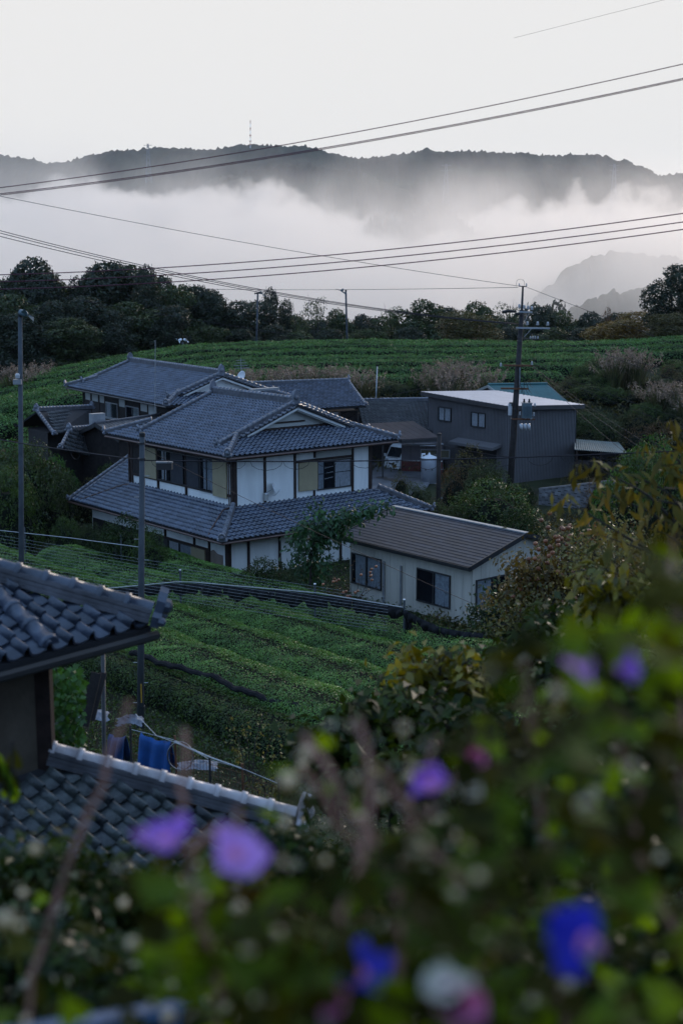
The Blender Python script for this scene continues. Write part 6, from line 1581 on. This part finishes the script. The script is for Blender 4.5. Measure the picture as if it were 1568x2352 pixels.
crumple('crumpled white plastic beside the pipe under the near eave', 212, 1645, 27, .35, .3, .10, 1); crumple('crumpled white plastic to the right of the blue blanket', 455, 1760, 26, .4, .25, .08, 2); crumple('crumpled white plastic behind the blue tarp', 300, 1660, 27, .25, .2, .14, 3); None
gf = thing('garden_fence', 'wire mesh garden fence with leaning posts behind the blue blanket', 'fence', on_z(450, 1790, 1.2)*vec(1, 1, 0))
gpts = [at(300, 1675, 23.4), at(402, 1700, 22.6), at(482, 1745, 21.8), at(556, 1765, 21.0), at(640, 1800, 20.4)]
for i, p in enumerate(gpts): b = MB(); b.tube([p+vec(.03*(i % 2), 0, -1.3), p+vec(0, 0, .08)], .022, 6); b.build('post', M_rust if i % 2 else M_frame, gf)
b = MB()
for i in range(len(gpts)-1):
    A, B = gpts[i], gpts[i+1]
    for k in range(11): q = A+(B-A)*k/11; b.tube([q-UP*1.2, q-UP*.05], .004, 3)
    for k in range(7): b.tube([A-UP*(.08+.18*k), B-UP*(.08+.18*k)], .004, 3)
o = b.build('wire_mesh', M_rust, gf); o['kind'] = 'stuff'
b = MB(); b.tube(gpts, .006, 5); b.tube([at(312, 1640, 23.5), at(360, 1690, 22.9), at(402, 1705, 22.4), at(470, 1735, 21.8), at(560, 1768, 20.9)], .007, 5); b.build('rail', M_steel, gf)
hs_ = thing('garden_hose', 'pale hose looped over the garden fence posts', 'hose', gpts[1]); b = MB(); b.tube([gpts[1]+vec(.22*math.cos(a)+.1, -.1, .25*math.sin(a)-.25) for a in np.linspace(0, 11, 34)], .014, 5); b.tube([gpts[1]+vec(0, -.05, 0), gpts[2]+vec(0, -.08, .08), gpts[3]+vec(0, -.08, .03)], .014, 5); b.build('coil', M_steel, hs_)
# yellow-green weeds by the tea slope, and a twiggy berry bush by the hut
def stalks(name, label, cat, items, m, leafsz, Y, seed, nleaf=26, h=None, berries=None):
    r = np.random.default_rng(seed); base = at(items[0][0], items[0][1], Y); root = thing(name, label, cat, base); b = MB(); P = []; N = []
    for (x0, y0, x1, y1) in items:
        A = at(x0, y0, Y+r.uniform(-.3, .3)); B = at(x1, y1, Y+r.uniform(-.4, .4)); Mi = (A+B)/2+vec(r.uniform(-.06, .06), 0, .08); b.tube([A, Mi, B], [.012, .009, .004], 5)
        for k in range(nleaf):
            t = r.uniform(.35, 1); q = (A*(1-t)**2+2*Mi*t*(1-t)+B*t*t); P.append(q+r.normal(0, .045, 3)); N.append(r.normal(0, 1, 3)+vec(0, -.6, .3))
    b.build('stem', M_bark, root); o = link('leaves', leaf_mesh('leaves', leaf_arrays(np.array(P), np.array(N), leafsz, r, .5, .5, .9), m), root); o['kind'] = 'stuff'
    return root
ML_wy = leafm('yellow_green_leaf', (.10, .105, .03), (.14, .13, .04), trans=.3)
stalks('tall_weed', 'yellow-green tall weeds before the shaded tea hedge', 'weed', [(570, 1790, 520, 1640), (575, 1790, 560, 1660), (580, 1795, 605, 1640), (585, 1800, 640, 1650), (590, 1800, 665, 1690), (575, 1800, 530, 1700), (600, 1810, 690, 1730), (560, 1790, 545, 1720)], ML_wy, .075, 24, 3)
stalks('tall_weed', 'second clump of yellow-green weeds lower by the ridge end', 'weed', [(610, 1850, 590, 1790), (615, 1850, 630, 1790), (620, 1860, 660, 1800), (600, 1850, 570, 1800)], ML_wy, .07, 21, 4)
tb_ = stalks('berry_bush', 'bare twiggy bush with orange berries before the hut wall', 'shrub', [(800, 1385, 760, 1320), (805, 1385, 790, 1310), (815, 1390, 830, 1300), (820, 1390, 860, 1310), (810, 1390, 880, 1340), (800, 1385, 770, 1345), (815, 1390, 845, 1350), (805, 1385, 812, 1285)], leafm('dry_leaf', (.07, .045, .02)), .09, 47.5, 5, 7)
M_fruit = mat('orange_persimmon', (.21, .072, .03), .45, .5, .25, 20, island=.3)
def sphere_me(name, r, m):
    b = MB(); b.lathe((0, 0, -r*.9), [(r*.3, 0), (r*.8, r*.3), (r, r*.9), (r*.85, r*1.4), (r*.3, r*1.75)], 8); return b.mesh(name, m, smooth_=True)
fr_me = sphere_me('fruit', .055, M_fruit)
def fruits(root, lst, Y, seed):
    r = np.random.default_rng(seed)
    for (px, py) in lst:
        for k in range(r.integers(1, 5)):
            o = link('fruit', fr_me, root); p = at(px+r.normal(0, 11), py+r.normal(0, 10), Y+r.normal(0, .15)); o.matrix_parent_inverse = parent_inv(root); o.location = tuple(p)
fruits(tb_, [(770, 1338), (785, 1342), (800, 1360), (842, 1316), (860, 1310), (868, 1312), (838, 1325), (803, 1378), (812, 1366), (822, 1345)], 47.3, 3)
# broad-leaved tree beside the white wall ------------------------------
def branchy(name, label, cat, Y, trunk, branches, m, leafsz, per, seed, spread=.25, aspect=.5, droop=.9, jit=.5, stemr=.05, up=.3, dY=.6, bark=True, kind=True):
    """tree or shrub drawn out along measured limbs, leaves clustered round every limb"""
    r = np.random.default_rng(seed); base = at(*trunk[0], Y); root = thing(name, label, cat, base); b = MB(); tp = [at(x, y, Y) for x, y in trunk]; b.tube(tp, np.linspace(stemr, stemr*.5, len(tp)), 7)
    P = []; N = []
    for br in branches:
        yy = Y+r.uniform(-dY, dY); q = [tp[-1] if i == 0 and False else at(x, y, Y+(yy-Y)*(i/(len(br)-1))) for i, (x, y) in enumerate(br)]
        q = subdiv(q, 10); b.tube(q, np.linspace(stemr*.45, stemr*.08, 10), 5)
        L_ = np.sum(np.linalg.norm(np.diff(q, axis=0), axis=1)); n = max(6, int(per*L_))
        t = r.uniform(.12, 1.05, n)*9; i0 = np.clip(t.astype(int), 0, 8); pt = np.array(q)[i0]+(np.array(q)[i0+1]-np.array(q)[i0])*(t-i0)[:, None]
        d = r.normal(0, 1, (n, 3)); P.append(pt+d*spread*r.uniform(.2, 1, (n, 1))); N.append(d*.6+vec(0, -.4, up))
    b.build('trunk', M_bark, root); P = np.concatenate(P); N = np.concatenate(N)
    o = link('leaves', leaf_mesh('leaves', leaf_arrays(P, N, leafsz, r, jit, aspect, droop), m), root); o['kind'] = 'stuff'
    return root
branchy('broad_leaved_tree', 'young broad-leaved tree between the lower white wall and the beige hut', 'tree', 53.5, [(712, 1345), (714, 1290), (722, 1240)],
        [[(718, 1260), (690, 1225), (672, 1240)], [(718, 1250), (740, 1195), (728, 1160)], [(722, 1240), (770, 1190), (800, 1178)], [(722, 1235), (800, 1185), (880, 1162)], [(720, 1250), (690, 1270), (672, 1290)], [(722, 1245), (750, 1240), (800, 1225)], [(716, 1270), (700, 1300), (690, 1330)], [(720, 1240), (730, 1270), (745, 1300)], [(722, 1240), (760, 1215), (790, 1205)], [(718, 1280), (725, 1310), (735, 1335)], [(720, 1225), (705, 1200), (690, 1215)]],
        ML_fresh if False else leafm('loquat_leaf', (.026, .070, .026), (.034, .085, .03), trans=.25), .25, 105, 9, spread=.30, aspect=.55, droop=1.6)
# persimmon on the right ------------------------------------------------
rr2 = np.random.default_rng(77)
def fanout(cx, cy, rx, ry, n, r, a0=-3.0, a1=.0):
    out = []
    for i in range(n):
        a = r.uniform(a0, a1); f = r.uniform(.6, 1.05); ex, ey = cx+rx*f*math.cos(a), cy+ry*f*math.sin(a); out.append([(cx+rx*.15*math.cos(a), cy), ((cx*.4+ex*.6)+r.uniform(-15, 15), (cy*.45+ey*.55)-12), (ex, ey+r.uniform(0, 25))])
    return out
ML_kaki = leafm('persimmon_leaf', (.060, .085, .016), (.12, .075, .018), var=.5, island=.5)
ML_rust = leafm('rusty_leaf', (.13, .05, .014), (.12, .07, .018), island=.5, trans=.35)
pt1 = branchy('persimmon_tree', 'persimmon tree full of small orange fruit right of the hut gable', 'tree', 31, [(1280, 1480), (1275, 1420), (1290, 1340)], fanout(1290, 1400, 150, 215, 46, rr2)+fanout(1290, 1400, 190, 90, 22, rr2, -3.3, .2), ML_kaki, .15, 52, 11, spread=.22, dY=1.4)
fruits(pt1, [(1260, 1195), (1302, 1222), (1310, 1216), (1252, 1252), (1270, 1262), (1235, 1298), (1280, 1310), (1302, 1322), (1345, 1300), (1360, 1330), (1225, 1330), (1190, 1345), (1330, 1370), (1290, 1380), (1250, 1390), (1388, 1350), (1400, 1320), (1210, 1290), (1175, 1400), (1345, 1215), (1318, 1205), (1290, 1205), (1285, 1240), (1245, 1272)], 30.2, 4)
pt2 = branchy('persimmon_tree', 'rusty leaved persimmon behind the fruit-laden one at the right', 'tree', 36, [(1400, 1450), (1400, 1390), (1395, 1330)], fanout(1400, 1380, 150, 200, 36, rr2), ML_rust, .13, 36, 12, spread=.22, dY=1.2)
pt3 = branchy('leafy_bush', 'dark leafy bush hiding the lower right corner of the hut', 'shrub', 34, [(1170, 1500), (1170, 1460), (1180, 1420)], fanout(1190, 1460, 130, 150, 34, rr2), ML_gloss, .12, 60, 13, spread=.2, dY=1)
branchy('yellow_bush', 'yellowing loose bush at the middle right behind the flowers', 'shrub', 24, [(1460, 1420), (1455, 1360), (1450, 1300)], fanout(1450, 1380, 150, 170, 34, rr2), ML_wy, .085, 60, 14, spread=.2, dY=1)
branchy('autumn_shrub', 'yellow-green and rusty shrub under the drooping leaves at the right', 'shrub', 27, [(1420, 1400), (1415, 1340), (1410, 1290)], fanout(1410, 1330, 140, 150, 34, rr2), ML_wy, .09, 60, 16, spread=.2, dY=1)
branchy('autumn_shrub', 'rusty orange shrub at the right edge behind the blurred leaves', 'shrub', 22, [(1510, 1440), (1505, 1380), (1500, 1320)], fanout(1500, 1370, 130, 150, 34, rr2), ML_kaki, .10, 56, 17, spread=.18, dY=1)
branchy('autumn_shrub', 'green and yellow shrub just right of the hut below the fruit tree', 'shrub', 29, [(1230, 1520), (1235, 1470), (1240, 1430)], fanout(1240, 1470, 150, 130, 34, rr2), leafm('mixed_autumn_leaf', (.05, .08, .018), (.12, .09, .02), island=.5), .10, 60, 18, spread=.2, dY=1)
# near tree with long drooping leaves, entering from the right edge ----------
ML_peach = leafm('drooping_olive_leaf', (.085, .10, .018), (.13, .095, .022), trans=.3, rough=.6, spec=.2, island=.45)
db = [[(1640, 1200), (1560, 1060), (1490, 1010)], [(1640, 1150), (1580, 1000), (1545, 965)], [(1640, 1260), (1520, 1120), (1400, 1075)], [(1640, 1300), (1500, 1180), (1360, 1120)], [(1640, 1120), (1590, 1060), (1530, 1070)], [(1640, 1240), (1560, 1160), (1470, 1140)], [(1640, 1330), (1540, 1230), (1450, 1200)], [(1640, 1180), (1600, 1100), (1500, 1060)], [(1640, 1000), (1590, 960), (1560, 985)], [(1640, 1290), (1480, 1130), (1335, 1060)], [(1640, 1350), (1430, 1230), (1300, 1150)], [(1640, 1400), (1500, 1270), (1380, 1230)]]
branchy('drooping_leaf_tree', 'tree with long drooping olive leaves reaching in from the right edge', 'tree', 12.5, [(1700, 1700), (1690, 1500), (1650, 1300)], db, ML_peach, .20, 30, 15, spread=.09, aspect=.26, droop=2.6, jit=.35, stemr=.05, dY=.5, up=0)
# glossy dark trees in the middle distance below the hut ---------------------
GG = 'glossy dark-leaved shrubs between the tea field and the flowers'
gl = [(1240, 1520, 170, 130, 13, 'with its crown just below the hut corner'), (1000, 1560, 130, 110, 12, 'with yellowing leaves, nearest the tea field'), (1120, 1560, 130, 90, 12.5, 'between the yellowing one and the purple flowers'), (930, 1660, 190, 130, 11, 'in the middle, overhanging the tea field edge'), (1420, 1380, 110, 100, 12, 'at the right, under the drooping leaves'), (770, 1730, 110, 105, 10.5, 'with the lowest branches, above the near ridge end'), (1080, 1700, 150, 110, 10, 'below the middle one, behind the violet flower'), (900, 1800, 200, 110, 9.5, 'lowest, behind the blurred brown stems'), (1380, 1560, 180, 150, 11, 'behind the purple flower pair at the right'), (1330, 1420, 120, 60, 14, 'small one beside the persimmon fruit')]
ML_glossy2 = leafm('camellia_leaf', (.017, .034, .006), (.032, .048, .007), trans=.22, rough=.4, spec=.18, island=.4); ML_yellowing = leafm('yellowing_leaf', (.075, .095, .010), (.19, .15, .012), trans=.3, rough=.3, island=.5)
for i, (cx, cy, rx, ry, Y, nm) in enumerate(gl):
    o = branchy('glossy_shrub', 'glossy dark-leaved shrub '+nm, 'shrub', Y, [(cx, cy+ry*1.5), (cx, cy+ry*.7), (cx+5, cy+ry*.2)], fanout(cx, cy+20, rx, ry, 34, rr2)+fanout(cx, cy+30, rx*.9, ry*.5, 22, rr2, -3.4, .3), ML_yellowing if i in (1, 4) else ML_glossy2, .135, 36, 30+i, spread=.10, droop=1.4, dY=.6, stemr=.035); o['group'] = GG
# dark shrubs filling the slope at the bottom --------------------------------
ML_shade = leafm('shaded_leaf', (.012, .022, .004), (.022, .032, .005), trans=.2, rough=.6, spec=.08); ML_shade2 = leafm('shaded_brown_leaf', (.026, .022, .006), (.042, .030, .007), trans=.2, rough=.7, spec=.08)  # leaf colours darkened to stand for the shade on the slope
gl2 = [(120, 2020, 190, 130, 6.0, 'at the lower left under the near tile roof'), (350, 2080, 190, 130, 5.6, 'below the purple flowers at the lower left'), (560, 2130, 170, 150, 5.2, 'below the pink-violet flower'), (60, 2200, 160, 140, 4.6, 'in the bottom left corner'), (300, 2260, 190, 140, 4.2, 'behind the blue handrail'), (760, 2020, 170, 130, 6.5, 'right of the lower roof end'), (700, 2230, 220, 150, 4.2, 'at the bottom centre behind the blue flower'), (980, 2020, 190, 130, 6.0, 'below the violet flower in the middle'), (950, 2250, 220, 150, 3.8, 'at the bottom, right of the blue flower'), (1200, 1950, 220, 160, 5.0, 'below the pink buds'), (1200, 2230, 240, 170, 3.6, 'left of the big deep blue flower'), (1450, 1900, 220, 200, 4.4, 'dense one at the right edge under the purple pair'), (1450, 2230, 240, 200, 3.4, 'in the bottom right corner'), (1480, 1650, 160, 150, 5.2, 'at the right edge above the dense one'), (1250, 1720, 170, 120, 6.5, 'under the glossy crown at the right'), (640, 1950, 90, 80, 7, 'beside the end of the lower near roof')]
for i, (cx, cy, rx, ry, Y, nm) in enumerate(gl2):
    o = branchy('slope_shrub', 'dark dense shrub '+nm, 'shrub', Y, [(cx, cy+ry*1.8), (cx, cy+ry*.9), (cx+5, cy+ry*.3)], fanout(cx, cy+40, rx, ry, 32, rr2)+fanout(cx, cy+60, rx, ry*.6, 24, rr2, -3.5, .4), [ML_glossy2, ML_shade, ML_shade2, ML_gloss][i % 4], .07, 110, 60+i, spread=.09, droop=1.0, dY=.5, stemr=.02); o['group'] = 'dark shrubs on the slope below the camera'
b = MB()
# ------------------------------------------------------------------ blue handrail, bottom left
hr = thing('handrail', 'blurred blue handrail pipe at the bottom left edge', 'handrail', at(260, 2340, 2.3)); M_rail = mat('blue_grey_rail', (.035, .095, .20), .6, .2, .2)
ra, rb_ = at(120, 2372, 2.2), at(420, 2318, 2.6); b = MB(); b.tube([ra-(rb_-ra)*1.0, ra, rb_, rb_+(rb_-ra)*.15], .022, 10); b.build('rail', M_rail, hr)
for t_ in (-.6, .9): p = ra+(rb_-ra)*t_; b = MB(); b.tube([p, vec(p[0], p[1], float(land(p[0], p[1]))-.1)], .02, 8); b.build('post', M_rail, hr)
# ------------------------------------------------------------------ morning glories close to the lens
ML_heart = leafm('morning_glory_leaf', (.045, .095, .008), (.095, .15, .010), trans=.55, rough=.6, spec=.15, island=.5)
ML_heartd = leafm('dark_vine_leaf', (.018, .024, .004), (.042, .040, .006), trans=.3, rough=.7, spec=.06, island=.5)
ML_pale = leafm('pale_dry_leaf', (.22, .19, .14), (.27, .25, .19), trans=.35, island=.35)
def heart_me(name, m):
    pts = [(0, 0), (.20, -.16), (.42, -.10), (.50, .12), (.40, .40), (.20, .68), (0, 1.0), (-.20, .68), (-.40, .40), (-.50, .12), (-.42, -.10), (-.20, -.16)]
    V = [(x, y, .10*abs(x)-.12*y*y*.6) for x, y in pts]+[(0, .35, -.03)]; n = len(pts)
    me = bpy.data.meshes.new(name); me.from_pydata(V, [], [(i, (i+1) % n, n) for i in range(n)]); me.materials.append(m); me.polygons.foreach_set('use_smooth', [True]*n); me.update(); return me
H1 = heart_me('leaf', ML_heart); H2 = heart_me('leaf', ML_heartd); H3 = heart_me('leaf', ML_pale)
def petal_mat(name, c, c2): return mat(name, c, .6, .3, .15, 30, 0, col2=c2, trans=.35)
M_pet = {'violet': petal_mat('violet_petal', (.26, .10, .50), (.32, .14, .58)), 'blue': petal_mat('deep_blue_petal', (.045, .03, .42), (.05, .04, .48)), 'lilac': petal_mat('lilac_petal', (.46, .22, .66), (.55, .28, .70)), 'pink': petal_mat('pink_petal', (.42, .09, .22), (.48, .14, .28)), 'cream': petal_mat('cream_petal', (.50, .46, .38), (.55, .5, .42))}
M_throat = petal_mat('pink_throat', (.55, .26, .50), (.60, .34, .52))
def flower(root, px, py, Y, r, face, kind):
    rf = np.random.default_rng(int(px)); q5 = rf.uniform(-.10, .10, 5); c = at(px, py, Y); d = unit(face); X = unit(np.cross(d, UP)); Yv = np.cross(X, d); b = MB(); th = MB(); V = []; n = 20
    r = r*.92; fx = [(.10, -1.1), (.15, -.6), (.30, -.18), (.66, .10), (1.0, .16)]
    rings = [[c+d*z*r+(X*math.cos(a)+Yv*math.sin(a))*q*r*(1+((.07*math.cos(5*a)+q5[int(a/1.2567) % 5]) if q > .6 else 0))+d*r*(.22*math.cos(2*a+q5[0]*30)+.10*math.sin(5*a))*(q*q if q > .6 else 0) for a in np.linspace(0, 2*math.pi, n, endpoint=False)] for q, z in fx]
    def shell(mb, R_): 
        k = len(R_); mb.add([p for ring in R_ for p in ring], [(i*n+j, i*n+(j+1) % n, (i+1)*n+(j+1) % n, (i+1)*n+j) for i in range(k-1) for j in range(n)])
    shell(b, rings[2:]); f = b.build('flower', M_pet[kind], root, smooth_=True); shell(th, rings[:3]); th.build('throat', M_throat, f, smooth_=True)
    cb = MB(); cb.lathe(c-d*r*1.15, [(.012, 0), (.014, .012), (.006, .022)], 6, 0, d); cb.build('calyx', ML_heartd, f)
POD = sphere_me('seed_pod', .0075, mat('pale_seed_pod', (.66, .55, .36), .4, .5, .25, 30, trans=.3))
def vine(label, seed, spots, leaf_fn, nleaf, Yr, flowers=(), stems=(), palefrac=.04, darkfrac=.5, size=(.024, .055), name='morning_glory', pods=20):
    r = np.random.default_rng(seed); base = at(spots[0][0], 2500, Yr[1]); root = thing(name, label, 'flowering vine', vec(base[0], base[1], float(land(base[0], base[1]))))
    extra = []
    for i in range(int(nleaf*1.8)):
        for _ in range(40):
            px, py = leaf_fn(r)
            if px is not None: break
        Y = r.uniform(*Yr); p = at(px, py, Y); s_ = r.uniform(*size); u = r.random(); me = H3 if u < palefrac else (H2 if u < palefrac+darkfrac else H1)
        if me is H3: s_ *= .35
        if i >= min(nleaf, 295): extra.append((p, s_, me, Euler((r.uniform(-.3, 1.5), r.uniform(-.7, .7), r.uniform(0, 6.28))))); continue
        o = bpy.data.objects.new('leaf', me); COL.objects.link(o); o.parent = root; o.matrix_parent_inverse = parent_inv(root)
        o.location = tuple(p); o.rotation_euler = (r.uniform(-.3, 1.5), r.uniform(-.7, .7), r.uniform(0, 6.28)); o.scale = (s_, s_, s_)
    for me, m_ in ((H1, ML_heart), (H2, ML_heartd), (H3, ML_pale)):
        b = MB()
        for p, s_, mm, eu in extra:
            if mm is me: M_ = eu.to_matrix()*s_; b.add([vec(*(M_ @ v.co))+p for v in me.vertices], [tuple(q.vertices) for q in me.polygons])
        if b.V: o = b.build('leaves', m_, root, smooth_=True); o['kind'] = 'stuff'
    rs_ = np.random.default_rng(seed+5); b = MB()
    for st in stems: b.tube(subdiv([at(x, y, Y) for x, y, Y in st], 14)+rs_.normal(0, .006, (14, 3)), .0055, 5)
    if stems: b.build('stem', mat('vine_stem', (.25, .115, .08), .8), root)
    for k in range(pods):
        px, py = leaf_fn(r); o = link('seed_pod', POD, root); o.matrix_parent_inverse = parent_inv(root); o.location = tuple(at(px, py, r.uniform(*Yr))); s_ = r.uniform(.6, 1.5); o.scale = (s_, s_, s_)
    for fl in flowers: flower(root, *fl)
    return root
def region(x0, x1, ytop, ybot, power=1.0):
    """points below a top outline: ytop is a list of (x, y)"""
    xs_ = [p[0] for p in ytop]; ys_ = [p[1] for p in ytop]
    def f(r):
        px = r.uniform(x0, x1); t = np.interp(px, xs_, ys_); return px, t+(ybot-t)*r.random()**power
    return f
out_r = [(1050, 1800), (1090, 1620), (1150, 1480), (1200, 1450), (1300, 1480), (1400, 1400), (1480, 1240), (1568, 1150), (1620, 1120)]
vine('tall morning glory vine climbing the right side, with purple and deep blue flowers', 1, [(1400, 2300)], region(1060, 1620, out_r, 2420, .9), 300, (1.3, 2.6),
     [(1340, 1530, 1.7, .032, vec(-.8, -.3, -.4), 'lilac'), (1435, 1532, 1.75, .030, vec(.6, -.3, .5), 'violet'), (1330, 2165, 1.35, .046, vec(-.85, -.3, .40), 'blue'), (985, 1800, 1.9, .034, vec(-.4, -.3, .8), 'violet'), (1092, 1745, 1.9, .018, vec(0, -.5, .8), 'pink'), (1075, 1815, 1.8, .022, vec(0, -.3, 1), 'cream')],
     [[(900, 2200, 1.9), (930, 1980, 1.9), (1010, 1850, 1.9), (1080, 1700, 2.0)], [(1100, 2300, 1.8), (1060, 2050, 1.8), (960, 1900, 1.9), (880, 1760, 1.9)], [(1700, 2500, 2.0), (1500, 2000, 2.0), (1400, 1600, 2.0)], [(1300, 2450, 2.1), (1250, 1900, 2.0), (1200, 1520, 2.0)], [(1600, 2300, 2.2), (1560, 1700, 2.2), (1540, 1250, 2.3)]])
vine('low morning glory in the bottom middle with blue and pink flowers', 2, [(800, 2400)], region(560, 1150, [(560, 2080), (700, 2050), (850, 1980), (1000, 1900), (1150, 1880)], 2420, .8), 170, (1.3, 2.2),
     [(820, 2225, 1.5, .044, vec(-.1, -.25, .95), 'blue'), (762, 2300, 1.4, .020, vec(-.2, -.6, .5), 'pink'), (1060, 2310, 1.3, .026, vec(0, -.5, .6), 'pink'), (1030, 2260, 1.3, .028, vec(0, -.2, 1), 'cream')],
     [[(850, 2500, 1.7), (780, 2150, 1.7), (870, 1800, 1.9), (820, 1650, 2.0)], [(950, 2500, 1.7), (900, 2000, 1.8), (740, 1750, 1.9), (700, 1690, 2.0)]])
vine('morning glory at the lower left with two violet flowers over the tile roof', 3, [(450, 2350)], region(350, 640, [(350, 2060), (420, 1985), (560, 1965), (640, 2050)], 2350, 1.0), 60, (1.6, 2.2),
     [(375, 1918, 1.75, .040, vec(-.2, -.15, .95), 'violet'), (545, 1955, 1.65, .040, vec(.35, -.35, .75), 'lilac')],
     [[(520, 2450, 1.8), (470, 2150, 1.8), (430, 1950, 1.8), (540, 1880, 1.9), (560, 1850, 1.9)]], palefrac=.1, darkfrac=.25)
vine('dry vine with pale withered leaves across the bottom left', 4, [(150, 2400)], region(-30, 640, [(-30, 1960), (120, 1930), (300, 1940), (640, 2000)], 2420, .8), 60, (1.7, 3.0), (), [[(30, 2450, 2.2), (120, 2100, 2.3), (250, 1750, 2.4), (300, 1620, 2.4)], [(330, 2200, 2.3), (420, 1850, 2.3), (430, 1680, 2.4)]], palefrac=.55, darkfrac=.3, size=(.035, .06), name='withered_vine')
vine('dry brown vine with withered leaves and pods across the middle', 5, [(850, 2400)], region(640, 1130, [(640, 1800), (700, 1720), (800, 1600), (900, 1650), (1000, 1720), (1130, 1700)], 2000, 1.0), 46, (1.8, 2.6), (), [[(880, 2400, 2.2), (840, 2000, 2.2), (720, 1800, 2.2), (690, 1760, 2.2)], [(900, 2400, 2.2), (930, 1900, 2.2), (1000, 1690, 2.2)]], palefrac=.5, darkfrac=.35, size=(.03, .055), name='withered_vine')
nl = thing('leaf_sprig', 'single sprig of green-yellow leaves hanging over the near roof at the left edge', 'sprig', at(20, 1900, 5)); b = MB(); b.tube([at(30, 1700, 5), at(28, 1780, 5), at(10, 1920, 5)], .006, 5); b.build('stem', M_bark, nl)
r = np.random.default_rng(5)
for k in range(9): o = bpy.data.objects.new('leaf', H1 if k % 3 else H2); COL.objects.link(o); o.parent = nl; o.matrix_parent_inverse = parent_inv(nl); o.location = tuple(at(25+r.uniform(-25, 15), 1760+9*k, 5)); s_ = .075; o.scale = (s_, s_, s_); o.rotation_euler = (1.6+r.uniform(-.3, .3), r.uniform(-.5, .5), 3.14+r.uniform(-.8, .8))
